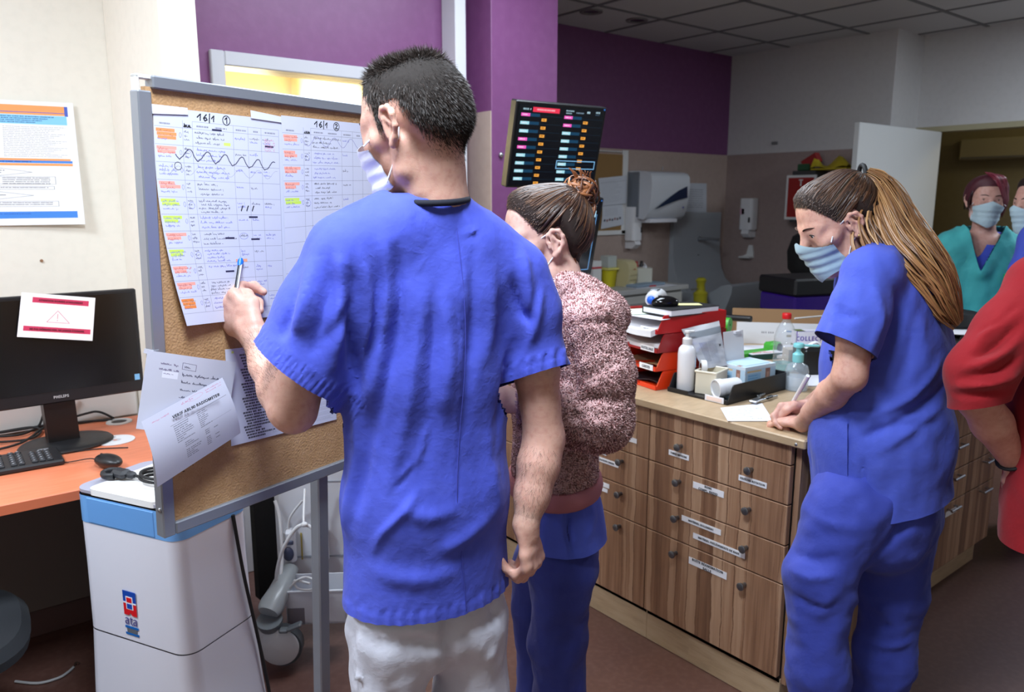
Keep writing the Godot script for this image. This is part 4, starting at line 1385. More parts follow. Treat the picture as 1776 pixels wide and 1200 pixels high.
func build_counter() -> void:
	Q.zebra = zebra_material()
	Q.oak = oak_material()
	Q.knob = plain(rgb(120, 120, 122), 0.35, 0.85)
	var dark := plain(rgb(44, 32, 26), 0.8)
	var km := knob_mesh()
	var za := [-1.155, -1.6875, -2.22, -2.7525]
	var names := ["walnut striped drawer cabinet at the counter's corner with small knobs", "walnut striped drawer cabinet behind the pink fleece with small knobs", "walnut striped drawer cabinet at the far end of the counter"]
	var knobs := [
		[[[1177, 777], [1300, 818]], [[1174, 839], [1296, 888]], [[1171, 902], [1291, 955]], [[1168, 964], [1288, 1020]]],
		[[[1078, 743]], [[1074, 803]], [[1072, 860]], [[1070, 917]]],
	]
	for u in 3:
		var z1: float = za[u] - 0.002
		var z0: float = za[u + 1] + 0.002
		var base := Vector3(FX, 0, (z0 + z1) * 0.5)
		var t := thing("drawer_cabinet", names[u], "cabinet", base, Basis.IDENTITY, "drawer cabinets under the worktop")
		var m := M.new()
		m.span(Vector3(0.02, 0.1, z0 - base.z), Vector3(0.5, 0.86, z1 - base.z))
		part(t, "carcass", m, dark)
		m = M.new()
		m.span(Vector3(0.02, 0.0, z0 - base.z - 0.002), Vector3(0.5, 0.112, z1 - base.z + 0.002), 0.002)
		part(t, "plinth", m, Q.oak)
		m = M.new()
		m.span(Vector3(0.0, rows_y[1] + 0.002, z0 - base.z), Vector3(0.02, rows_y[0] + 0.002, z1 - base.z), 0.0015)
		part(t, "top_rail", m, Q.zebra)
		for r in 4:
			m = M.new()
			m.span(Vector3(0.0, rows_y[r + 2] + 0.002, z0 - base.z), Vector3(0.02, rows_y[r + 1] - 0.002, z1 - base.z), 0.0015)
			var d := part(t, "drawer_front" if r < 3 else "door_front", m, Q.zebra)
			if u < 2:
				for kp in knobs[u][r]:
					var o := part(d, "knob", km, Q.knob)
					o.position = at_x(kp[0], kp[1], FX - 0.02) - base + Vector3(0.02, 0, 0)
		var own := t.transform
		if u == 0:
			var d: Node = t.get_node("drawer_front")
			label_strip(d, Vector2(1162, 785), Vector2(1197, 796), 0.018, "TUBES RATIONS", own)
			label_strip(d, Vector2(1284, 829), Vector2(1333, 845), 0.018, "FEUILLES ROTATION", own)
			d = t.get_child(4)
			label_strip(d, Vector2(1204.5, 841), Vector2(1258, 861), 0.021, "BONS\nCOMPL. RADIO", own)
			d = t.get_child(5)
			label_strip(d, Vector2(1184.5, 901), Vector2(1253, 925), 0.019, "MATÉRIEL ISOLEMENT", own)
			label_strip(d, Vector2(1204.5, 930), Vector2(1295, 968), 0.019, "MATÉRIEL PRÉLÈVEMENTS DE BASE", own)
			d = t.get_child(6)
			label_strip(d, Vector2(1197, 974), Vector2(1263, 1002), 0.024, "BOÎTE RÉANIMATION\nSALLE", own)
		elif u == 1:
			var d: Node = t.get_child(3)
			label_strip(d, Vector2(1060, 753), Vector2(1106, 766), 0.017, "DIVERS", own)
			d = t.get_child(4)
			label_strip(d, Vector2(1020, 780), Vector2(1053, 784), 0.018, "BONS", own)
			label_strip(d, Vector2(1028, 793), Vector2(1074, 809), 0.018, "RÉGULATION CARDIO", own)
			d = t.get_child(5)
			label_strip(d, Vector2(1018, 833), Vector2(1058, 843), 0.017, "TÉLÉMÉTRIE", own)
			label_strip(d, Vector2(1018, 842), Vector2(1055, 851), 0.014, "", own)
	var e := M.new()
	e.span(Vector3(FX + 0.02, 0.1, -1.153), Vector3(2.5, 0.862, -1.135), 0.001)
	single("end_panel", "dark walnut end panel closing the corner of the drawer counter", "panel", e, Q.zebra)
	var xb := [2.5, 3.04, 3.58]
	for u in 2:
		var x0: float = xb[u] + 0.002
		var x1: float = xb[u + 1] - 0.002
		var base := Vector3((x0 + x1) * 0.5, 0, -1.16)
		var t := thing("drawer_cabinet", ["walnut drawer cabinet with bar handles behind the ponytailed woman's legs", "walnut drawer cabinet with bar handles beside the person in red"][u], "cabinet", base, Basis.IDENTITY, "drawer cabinets under the worktop")
		var m := M.new()
		m.span(Vector3(x0 - base.x, 0.1, -0.6), Vector3(x1 - base.x, 0.86, -0.02))
		part(t, "carcass", m, dark)
		m = M.new()
		m.span(Vector3(x0 - base.x - 0.002, 0, -0.6), Vector3(x1 - base.x + 0.002, 0.112, -0.045), 0.002)
		part(t, "plinth", m, Q.oak)
		var ry := [0.858, 0.645, 0.518, 0.39, 0.122]
		for r in 4:
			m = M.new()
			m.span(Vector3(x0 - base.x, ry[r + 1] + 0.002, -0.02), Vector3(x1 - base.x, ry[r] - 0.002, 0.0), 0.0015)
			var d := part(t, "drawer_front" if r < 3 else "door_front", m, Q.zebra)
			for s in [-1, 1]:
				var h := M.new()
				var hx: float = s * 0.155
				var hy: float = ry[r] - (0.025 if r else 0.06)
				h.tube(PackedVector3Array([Vector3(hx - 0.042, hy, 0.022), Vector3(hx + 0.042, hy, 0.022)]), 0.005, 10)
				for q in [-0.032, 0.032]: h.cyl(Vector3(hx + q, hy, 0.0), Vector3(hx + q, hy, 0.022), 0.004, 0.004, 8)
				part(d, "bar_handle", h, plain(rgb(176, 178, 182), 0.25, 0.9))
		if u == 1:
			m = M.new()
			m.box(Vector3(-0.15, 0.345, 0.001), Vector3(0.1, 0.022, 0.001))
			part(t.get_child(5), "label_strip", m, Q.paper)
	var t := thing("worktop", "light oak worktop of the drawer counter with a thick front edge", "worktop", Vector3(1.948, 0.862, -1.106))
	var m := M.new()
	m.span(Vector3(0, 0, -1.75), Vector3(1.75, 0.028, 0), 0.004)
	part(t, "top", m, Q.oak)
	m = M.new()
	var sp := at_z(1385, 773, -1.106)
	sp = at_x(1384, 772, 1.948)
	m.ball(sp - t.position, Vector3(0.003, 0.005, 0.005))
	part(t, "screw", m, Q.steel)
# ---------- the far side of the room ----------
func fbox(m: M, px0: float, py0: float, px1: float, py1: float, zf: float, depth: float, bevel := 0.004, o := Vector3.ZERO) -> void:
	var a := at_z(px0, py0, zf)
	var b := at_z(px1, py1, zf)
	m.span(Vector3(a.x, b.y, zf - depth) - o, Vector3(b.x, a.y, zf) - o, bevel)
func soap_dispenser(t: Node3D, w: float, h: float) -> void:
	var m := M.new()
	var pl := round_rect(w * 0.5, 0.055, 0.03)
	m.prism(pl, Transform3D(Basis(Vector3.RIGHT, Vector3.BACK, Vector3.UP), Vector3(0, h * 0.2, 0.055)), h * 0.8, true)
	part(t, "housing", m, Q.gloss_white)
	m = M.new()
	m.box(Vector3(w * 0.3, h * 0.45, 0.105), Vector3(0.022, 0.05, 0.012), 0.005)
	part(t, "window", m, Q.black, "dark level window")
	m = M.new()
	m.prism(PackedVector2Array([Vector2(0, 0), Vector2(0.07, 0), Vector2(0.11, h * 0.1), Vector2(0.1, h * 0.2), Vector2(0, h * 0.2)]), Transform3D(Basis(Vector3.BACK, Vector3.UP, Vector3.LEFT), Vector3(w * 0.3, 0, 0)), w * 0.55)
	part(t, "push_lever", m, Q.gloss_white)
func screen_image(sd: int, upper: bool) -> Image:
	var im := blank(420, 330, rgb(4, 8, 16))
	var rng := RandomNumberGenerator.new()
	rng.seed = sd
	var pale := rgb(190, 226, 240)
	if upper:
		typed(im, rng, 20, 14, 38, 8, pale)
		im.fill_rect(Rect2i(66, 8, 128, 20), rgb(238, 54, 84))
		typed(im, rng, 84, 14, 90, 7, rgb(250, 190, 200))
		typed(im, rng, 226, 10, 40, 6, pale)
		typed(im, rng, 226, 20, 30, 6, pale)
		typed(im, rng, 276, 16, 40, 6, rgb(150, 180, 200))
		typed(im, rng, 332, 10, 16, 9, pale)
		typed(im, rng, 376, 8, 24, 8, pale)
		typed(im, rng, 376, 20, 24, 4, rgb(90, 130, 160))
		var pinks := [[0, 3, 4], [0, 1]]
		for c in 2:
			for r in 9:
				var x: int = 14 + c * 206
				var y: int = 34 + r * 33
				im.fill_rect(Rect2i(x, y + 8, 196, 1), rgb(24, 54, 74))
				im.fill_rect(Rect2i(x + 40, y, 48, 13), rgb(16, 62, 92))
				im.fill_rect(Rect2i(x, y, 42, 13), rgb(250, 96, 200) if r in pinks[c] else rgb(168, 226, 240))
				typed(im, rng, x + 6, y + 4, 26, 5, rgb(240, 240, 250))
				im.fill_rect(Rect2i(x + 98, y + 18, 24, 12), rgb(250, 172, 70))
				im.fill_rect(Rect2i(x + 102, y + 22, 14, 3), rgb(120, 70, 20))
		for k in [0, 1]:
			stroke(im, [Vector2(214 + k, 224 + k), Vector2(412 - k, 224 + k), Vector2(412 - k, 258 - k), Vector2(214 + k, 258 - k), Vector2(214 + k, 224 + k)], 3.0, rgb(128, 186, 230))
	else:
		for k in 3: stroke(im, [Vector2(6, 60 + k), Vector2(404 + k, 60), Vector2(404 + k, 316 - k), Vector2(6, 316 - k)], 2.0, rgb(96, 150, 206))
		im.fill_rect(Rect2i(362, 20, 34, 14), pale)
		im.fill_rect(Rect2i(356, 42, 44, 30), rgb(176, 220, 242))
		typed(im, rng, 362, 50, 30, 5, rgb(60, 110, 150))
		im.fill_rect(Rect2i(366, 120, 10, 10), pale)
		for k in 7: typed(im, rng, 30, 80 + k * 30, 180, 7, rgb(60, 120, 150))
	return im
func build_screens() -> void:
	var tl := at(897, 170, 2.9)
	var tr := at(1055, 183, 3.14)
	var u := (tr - tl)
	u.y = 0.0
	var w := u.length()
	u = u.normalized()
	var n := u.cross(Vector3.UP).normalized()
	if n.dot(ahead) > 0: n = -n
	var v := (Vector3.UP * cos(deg_to_rad(13.0)) + n * sin(deg_to_rad(13.0))).normalized()
	var b := Basis(u, v, u.cross(v).normalized())
	var ht := 0.315
	var bl := tl - v * ht
	var foot := bl + u * w * 0.45 - n * 0.17
	var st := thing("screen_stand", "slim dark desk stand on the worktop that carries two stacked patient screens", "stand", Vector3(foot.x, TOP + 0.001, foot.z))
	var m := M.new()
	m.cyl(Vector3(0, 0.012, 0), Vector3(0, 0.82, 0), 0.02, 0.02, 14)
	part(st, "pole", m, Q.black)
	m = M.new()
	m.lathe([Vector2(0, 0), Vector2(0.12, 0), Vector2(0.12, 0.012), Vector2(0.03, 0.022), Vector2(0, 0.022)], 28)
	part(st, "base", m, Q.black)
	for k in 2:
		var lab := ["upper black patient screen with rows of pink, blue and orange tags", "lower dark patient screen with a thin blue border behind the hair bun"]
		var o := bl if k == 0 else at(1050, 342, 3.12) - u * w - v * ht
		var t := thing("patient_screen", lab[k], "monitor", o + u * w * 0.5, b)
		m = M.new()
		m.span(Vector3(-w * 0.5, 0, -0.04), Vector3(w * 0.5, ht, -0.002), 0.004)
		part(t, "housing", m, plain(rgb(16, 17, 20), 0.4))
		var im := screen_image(5 + k, k == 0)
		var gm := plain(rgb(4, 5, 8), 0.2, 0.0, "screen_glow")
		gm.emission_enabled = true
		gm.emission_texture = ImageTexture.create_from_image(im)
		gm.emission = Color.BLACK
		gm.emission_energy_multiplier = 0.95
		gm.texture_repeat = false
		m = M.new()
		var e := 0.012
		m.quad(Vector3(-w * 0.5 + e, e, 0), Vector3(w * 0.5 - e, e, 0), Vector3(w * 0.5 - e, ht - e, 0), Vector3(-w * 0.5 + e, ht - e, 0), Vector3.BACK)
		part(t, "display", m, gm)
		m = M.new()
		m.box(Vector3(w * 0.5 - 0.012, ht - 0.01, 0.0), Vector3(0.006, 0.006, 0.002))
		part(t, "sticker", m, plain(rgb(60, 120, 200), 0.4))
		m = M.new()
		m.tube(PackedVector3Array([Vector3(0, ht * 0.5, -0.04), Vector3(0, ht * 0.5, -0.15 - 0.06 * k)]), 0.02, 10)
		part(t, "mount", m, Q.black)
func build_far_side() -> void:
	build_screens()
	var zw := -4.288
	var o := at_z(1060, 400, zw)
	var t := thing("wall_notice_board", "small cork board with papers on the beige wall beside the towel dispenser", "notice board", o)
	var m := M.new()
	fbox(m, 1010, 262, 1083, 400, zw + 0.012, 0.012, 0.001, o)
	part(t, "cork", m, grained(rgb(150, 116, 70), 0.08, 8.0, 0.9, 0.0, 0.2, 14))
	m = M.new()
	fbox(m, 1083, 258, 1088, 404, zw + 0.018, 0.018, 0.002, o)
	fbox(m, 1010, 256, 1088, 262, zw + 0.018, 0.018, 0.002, o)
	fbox(m, 1010, 400, 1088, 405, zw + 0.018, 0.018, 0.002, o)
	part(t, "frame", m, Q.white)
	var rng := RandomNumberGenerator.new()
	rng.seed = 2
	var pim := blank(200, 220, rgb(206, 210, 218))
	for k in 14: typed(pim, rng, 14, 20 + k * 13, rng.randf_range(80, 170), 4, rgb(150, 152, 165))
	stroke(pim, [Vector2(10, 40), Vector2(190, 38)], 1.5, rgb(140, 140, 150))
	var mp := printed(pim)
	var quads := [[[1039, 307], [1088, 302], [1088, 351], [1041, 356]], [[1046, 355], [1080, 352], [1083, 388], [1043, 396]]]
	for k in 2:
		var cs := []
		var po := at_z(quads[k][0][0], quads[k][0][1], zw + 0.025)
		for q in quads[k]: cs.append(at_z(q[0], q[1], zw + 0.022 + 0.008 * (1 - k)) - po)
		var pt := thing("pinned_paper", ["larger white paper pinned on the small cork board", "smaller white paper with a row of dark pictures pinned under the larger one"][k], "paper", po)
		var pm: StandardMaterial3D = mp
		if k == 1:
			var im2 := blank(160, 180, rgb(206, 210, 218))
			for q in 6: typed(im2, rng, 20, 30 + q * 10, 100, 4, rgb(150, 152, 165))
			for q in 7: im2.fill_rect(Rect2i(14 + q * 19, 108 + (q % 2) * 4, 12, 18), [rgb(60, 62, 80), rgb(140, 90, 90), rgb(100, 70, 70)][q % 3])
			pm = printed(im2)
		paper_sheet(pt, "sheet", cs, pm, {"sb": 0.006}, 4, 6)
	o = at_z(1155, 380, zw)
	t = thing("towel_dispenser", "white rounded paper towel dispenser with a dark curved window on the beige wall", "dispenser", o)
	var zf := -4.05
	var a := at_z(1130, 293, zf)
	var b := at_z(1193, 378, zf)
	m = M.new()
	m.span(Vector3(a.x - 0.006, b.y + 0.01, zw - 0.002) - o, Vector3(b.x + 0.002, a.y - 0.002, zf - 0.1) - o, 0.012)
	part(t, "back_shell", m, plain(rgb(118, 124, 132), 0.4))
	m = M.new()
	var prof := PackedVector2Array()
	var hh := a.y - b.y
	for q in [[0.0, 1.0], [0.1, 1.0], [0.17, 0.985], [0.215, 0.95], [0.235, 0.88], [0.24, 0.7], [0.232, 0.45], [0.215, 0.2], [0.19, 0.06], [0.16, 0.0], [0.0, 0.06]]: prof.append(Vector2(q[0] - 0.11, q[1] * hh))
	m.prism(prof, Transform3D(Basis(Vector3.BACK, Vector3.UP, Vector3.LEFT), Vector3(b.x - o.x, b.y - o.y, zf - 0.11 - o.z)), b.x - a.x, true)
	var cov := part(t, "cover", m, plain(rgb(214, 218, 224), 0.3))
	m = M.new()
	var win := PackedVector2Array()
	for q in [[1138, 361], [1150, 351], [1165, 339], [1180, 328], [1194, 321], [1194, 341], [1178, 345], [1160, 352], [1146, 358]]:
		var p := at_z(q[0], q[1], zf + 0.02) - o
		win.append(Vector2(p.x, p.y))
	m.prism(win, Transform3D(Basis.IDENTITY, Vector3(0, 0, zf + 0.018 - o.z)), 0.006)
	part(cov, "window", m, plain(rgb(24, 44, 72), 0.25), "dark blue curved window")
	m = M.new()
	var bd := at_z(1187, 358, zf + 0.02) - o
	m.ball(Vector3(bd.x, bd.y, zf + 0.02 - o.z), Vector3(0.01, 0.007, 0.003))
	part(cov, "badge", m, plain(rgb(70, 70, 170), 0.4), "small blue badge")
	m = M.new()
	m.span(Vector3(a.x + 0.05, b.y - 0.025, zf - 0.16) - o, Vector3(b.x - 0.08, b.y + 0.004, zf - 0.03) - o, 0.002)
	part(t, "paper_towel", m, Q.paper)
	m = M.new()
	m.cyl(at_z(1151, 293, zf - 0.1) - o, at_z(1151, 286, zf - 0.1) - o, 0.008, 0.004, 10)
	part(t, "lock", m, Q.steel)
	a = at_z(1106, 430, -4.2)
	t = thing("soap_dispenser", "white soap dispenser on the beige wall between the cork board and the towel dispenser", "dispenser", Vector3(a.x - 0.012, a.y, zw), Basis.IDENTITY, "white soap dispensers")
	soap_dispenser(t, 0.112, at_z(1106, 357, -4.2).y - a.y)
	var xr := 5.918
	a = at_x(1300, 410, xr - 0.05)
	t = thing("soap_dispenser", "white soap dispenser with a pink mark alone on the mauve wall", "dispenser", Vector3(xr, a.y, a.z), yaw(-90), "white soap dispensers")
	soap_dispenser(t, 0.13, at_x(1300, 342, xr - 0.05).y - a.y)
	m = M.new()
	m.box(Vector3(-0.03, 0.22, 0.108), Vector3(0.045, 0.05, 0.004), 0.001)
	part(t, "sticker", m, plain(rgb(214, 170, 190), 0.5), "pale pink sticker")
	a = at_x(1297, 446, xr - 0.04)
	t = thing("wall_holder", "small empty white holder under the soap dispenser on the mauve wall", "holder", Vector3(xr, a.y, a.z), yaw(-90))
	m = M.new()
	m.prism(PackedVector2Array([Vector2(-0.06, 0.0), Vector2(0.05, 0.0), Vector2(0.05, 0.04), Vector2(0.035, 0.11), Vector2(0.0, 0.11), Vector2(-0.02, 0.03), Vector2(-0.06, 0.012)]), Transform3D.IDENTITY, 0.012)
	part(t, "bracket", m, Q.white)
	m = M.new()
	m.span(Vector3(-0.06, 0.0, 0.01), Vector3(0.05, 0.012, 0.07), 0.002)
	part(t, "shelf", m, Q.white)
	var cs := []
	o = at_z(1190, 316, zw + 0.004)
	for q in [[1185, 315], [1228, 316], [1228, 367], [1185, 366]]: cs.append(at_z(q[0], q[1], zw + 0.004) - o)
	var im := blank(180, 240, rgb(196, 200, 208))
	for k in 9: typed(im, rng, 24, 50 + k * 18, 130, 6, rgb(110, 112, 124))
	t = thing("instruction_sheet", "grey printed sheet on the wall right beside the towel dispenser", "paper", o)
	paper_sheet(t, "sheet", cs, printed(im), {}, 2, 2)
	var bx0 := at_z(1170, 400, zw + 0.04).x
	var bx1 := at_z(1252, 400, zw + 0.04).x
	t = thing("washbasin", "grey moulded wall washbasin with a tall splashback and a steel spout", "washbasin", Vector3(bx0, 0, zw))
	var cp := PackedVector2Array()
	var topy := at_z(1210, 367, zw + 0.04).y
	for q in [[0.0, 0.0], [0.2, 0.0], [0.22, 0.3], [0.4, 0.45], [0.56, 0.62], [0.64, 0.83], [0.645, 0.885], [0.62, 0.9], [0.55, 0.885], [0.46, 0.83], [0.32, 0.79], [0.2, 0.81], [0.12, 0.87], [0.07, 0.96], [0.045, 1.1], [0.04, 1.25], [0.04, topy], [0.0, topy]]: cp.append(Vector2(q[0], q[1]))
	m = M.new()
	m.prism(cp, Transform3D(Basis(Vector3.BACK, Vector3.UP, Vector3.LEFT), Vector3(bx1 - bx0, 0, 0.001)), bx1 - bx0, true)
	part(t, "basin", m, plain(rgb(168, 174, 180), 0.4))
	var sp := at_z(1215, 413, zw + 0.045) - t.position
	m = M.new()
	m.cyl(sp, sp + Vector3(0, 0, 0.02), 0.022, 0.022, 16)
	m.tube(smooth_path([sp + Vector3(0, 0, 0.01), sp + Vector3(0.01, 0.004, 0.1), sp + Vector3(0.02, 0.0, 0.19)]), [0.014, 0.014, 0.014, 0.014, 0.014, 0.014, 0.014, 0.014, 0.014, 0.014, 0.015, 0.015, 0.016], 12)
	part(t, "spout", m, Q.steel)
	var hl := at_z(1213, 444, zw + 0.045) - t.position
	m = M.new()
	m.cyl(hl + Vector3(0, 0, -0.004), hl + Vector3(0, 0, 0.004), 0.02, 0.02, 16)
	part(t, "sensor", m, Q.black, "dark round sensor")
	o = Vector3(3.0, 0, -3.85)
	t = thing("back_counter", "pale grey counter with red handled drawers along the beige wall", "counter", o)
	m = M.new()
	m.span(Vector3(-0.3, 0.868, -0.435), Vector3(1.9, 0.905, 0.0), 0.004)
	part(t, "top", m, plain(rgb(186, 186, 184), 0.45))
	m = M.new()
	m.span(Vector3(-0.28, 0.0, -0.43), Vector3(1.84, 0.868, -0.03), 0.002)
	part(t, "carcass", m, plain(rgb(170, 170, 168), 0.5))
	for c in 3:
		for r in 4:
			var x0 := -0.27 + c * 0.705
			m = M.new()
			m.span(Vector3(x0, 0.66 - r * 0.2, -0.03), Vector3(x0 + 0.695, 0.85 - r * 0.2, -0.012), 0.003)
			var d := part(t, "drawer_front", m, plain(rgb(192, 190, 184), 0.45))
			m = M.new()
			m.span(Vector3(x0 + 0.05, 0.78 - r * 0.2, -0.013), Vector3(x0 + 0.64, 0.8 - r * 0.2, 0.002), 0.003)
			part(d, "grip_rail", m, plain(rgb(150, 150, 148), 0.4))
			m = M.new()
			m.box(Vector3(x0 + 0.4, 0.815 - r * 0.2, -0.006), Vector3(0.09, 0.04, 0.012), 0.002)
			part(d, "red_tag", m, plain(rgb(170, 44, 44), 0.5), "small red tag")
	back_counter_things()
	a = at_x(1368, 302, 5.72)
	b = at_x(1415, 380, 5.72)
	t = thing("red_sign", "red sign in a white frame on a grey box beside the open door", "sign", Vector3(5.72, b.y, b.z))
	m = M.new()
	m.span(Vector3(0, 0, 0), Vector3(0.012, a.y - b.y, a.z - b.z), 0.002)
	part(t, "frame", m, Q.white)
	m = M.new()
	m.span(Vector3(-0.002, 0.02, -0.02), Vector3(0.0, a.y - b.y - 0.02, a.z - b.z + 0.02))
	part(t, "red_panel", m, plain(rgb(160, 34, 30), 0.5))
	letters(t, "lettering", "T", 0.05, Q.white, Transform3D(Basis(Vector3(0, 0, 1), Vector3.UP, Vector3(-1, 0, 0)), Vector3(-0.003, (a.y - b.y) - 0.06, (a.z - b.z) * 0.5)), "", 1)
	var cabt := at_x(1420, 293, 5.75).y
	t = thing("wall_cabinet", "dark grey wall cabinet on the mauve wall behind the red sign", "cabinet", Vector3(5.918, 0, b.z))
	m = M.new()
	m.span(Vector3(-0.185, b.y - 0.02, -0.02), Vector3(0.0, cabt, a.z - b.z + 0.04), 0.004)
	part(t, "body", m, plain(rgb(66, 66, 66), 0.5))
	m = M.new()
	m.span(Vector3(-0.19, b.y - 0.12, 0.1), Vector3(-0.17, b.y - 0.02, 0.13), 0.003)
	part(t, "latch", m, plain(rgb(110, 78, 50), 0.6))
	var pile := [["yellow_bag", "folded yellow bag lying on the wall cabinet", rgb(196, 174, 40), [1420, 268, 1482, 292], 0.14], ["red_packet", "red packet propped up on the wall cabinet beside the yellow bag", rgb(150, 34, 34), [1396, 256, 1428, 283], 0.07], ["green_packet", "dark green packet lying under the red packet on the wall cabinet", rgb(40, 84, 52), [1392, 282, 1412, 293], 0.09]]
	for k in 3:
		var q: Array = pile[k][3]
		var p0 := at_x(q[0], q[1], 5.8)
		var p1 := at_x(q[2], q[3], 5.8)
		m = M.new()
		var h: float = p0.y - p1.y
		var wz: float = p1.z - p0.z
		if k == 0:
			var rows := []
			for i in 7:
				var row := PackedVector3Array()
				for j in 9:
					row.append(Vector3((i / 6.0 - 0.5) * 0.16, h * (0.55 + 0.4 * sin(j * 1.1 + i * 0.7)) * sin(PI * (i + 0.6) / 7.2), (j / 8.0 - 0.5) * wz))
				rows.append(row)
			m.sheet(rows)
			m.box(Vector3(0, 0.006, 0), Vector3(0.16, 0.012, absf(wz)), 0.004)
		elif k == 1:
			m.box(Vector3(0, h * 0.5, 0), Vector3(0.06, h * 0.62, absf(wz) * 0.85), 0.006, Basis(Vector3.RIGHT, -0.5))
		else:
			m.box(Vector3(0, h * 0.5, 0), Vector3(0.09, h, absf(wz)), 0.006)
		single(pile[k][0], pile[k][1], "packet", m, plain(pile[k][2], 0.6), Vector3(5.8, cabt + (0.01 if k == 1 else 0.001), (p0.z + p1.z) * 0.5))
	var pa := at(1342, 482, 4.45)
	var pb := at(1450, 545, 4.45)
	t = thing("printer", "black printer with a translucent purple lower drawer standing beyond the counter", "printer", Vector3(at(1395, 545, 4.6).x, 0, at(1395, 545, 4.6).z), yaw(-20))
	var py := pb.y
	m = M.new()
	m.span(Vector3(-0.2, py + 0.11, -0.17), Vector3(0.2, py + 0.21, 0.17), 0.012)
	part(t, "lid", m, plain(rgb(18, 17, 20), 0.5))
	m = M.new()
	m.span(Vector3(-0.19, py, -0.16), Vector3(0.19, py + 0.11, 0.16), 0.01)
	part(t, "drawer", m, plain(rgb(48, 20, 110), 0.25), "glossy deep purple drawer")
	m = M.new()
	m.span(Vector3(-0.21, 0.0, -0.18), Vector3(0.21, py, 0.18), 0.004)
	part(t, "stand", m, plain(rgb(70, 60, 54), 0.6))
	var hc := at(1420, 440, 5.3)
	t = thing("swivel_chair", "black rounded swivel chair back beside the printer", "chair", Vector3(hc.x, 0, hc.z), yaw(-60))
	m = M.new()
	m.lathe([Vector2(0, -0.2), Vector2(0.1, -0.18), Vector2(0.18, -0.08), Vector2(0.19, 0.04), Vector2(0.16, 0.14), Vector2(0.08, 0.19), Vector2(0, 0.2)], 28, Transform3D(Basis.IDENTITY, Vector3(0, hc.y - 0.02, 0)), 0.3)
	part(t, "backrest", m, plain(rgb(14, 13, 14), 0.8))
	m = M.new()
	m.tube(smooth_path([Vector3(0, hc.y - 0.1, -0.04), Vector3(0, 0.8, -0.1), Vector3(0, 0.5, 0.0)]), 0.02, 8)
	part(t, "back_bar", m, Q.rubber)
	m = M.new()
	m.lathe([Vector2(0, 0.46), Vector2(0.2, 0.46), Vector2(0.22, 0.49), Vector2(0.2, 0.52), Vector2(0, 0.53)], 24, Transform3D(Basis.IDENTITY, Vector3(0, 0, 0.2)))
	part(t, "seat", m, plain(rgb(14, 13, 14), 0.8))
	m = M.new()
	m.cyl(Vector3(0, 0.03, 0.2), Vector3(0, 0.46, 0.2), 0.03, 0.025, 12)
	m.lathe([Vector2(0, 0), Vector2(0.24, 0), Vector2(0.22, 0.03), Vector2(0.03, 0.06)], 20, Transform3D(Basis.IDENTITY, Vector3(0, 0, 0.2)))
	part(t, "base", m, Q.rubber)
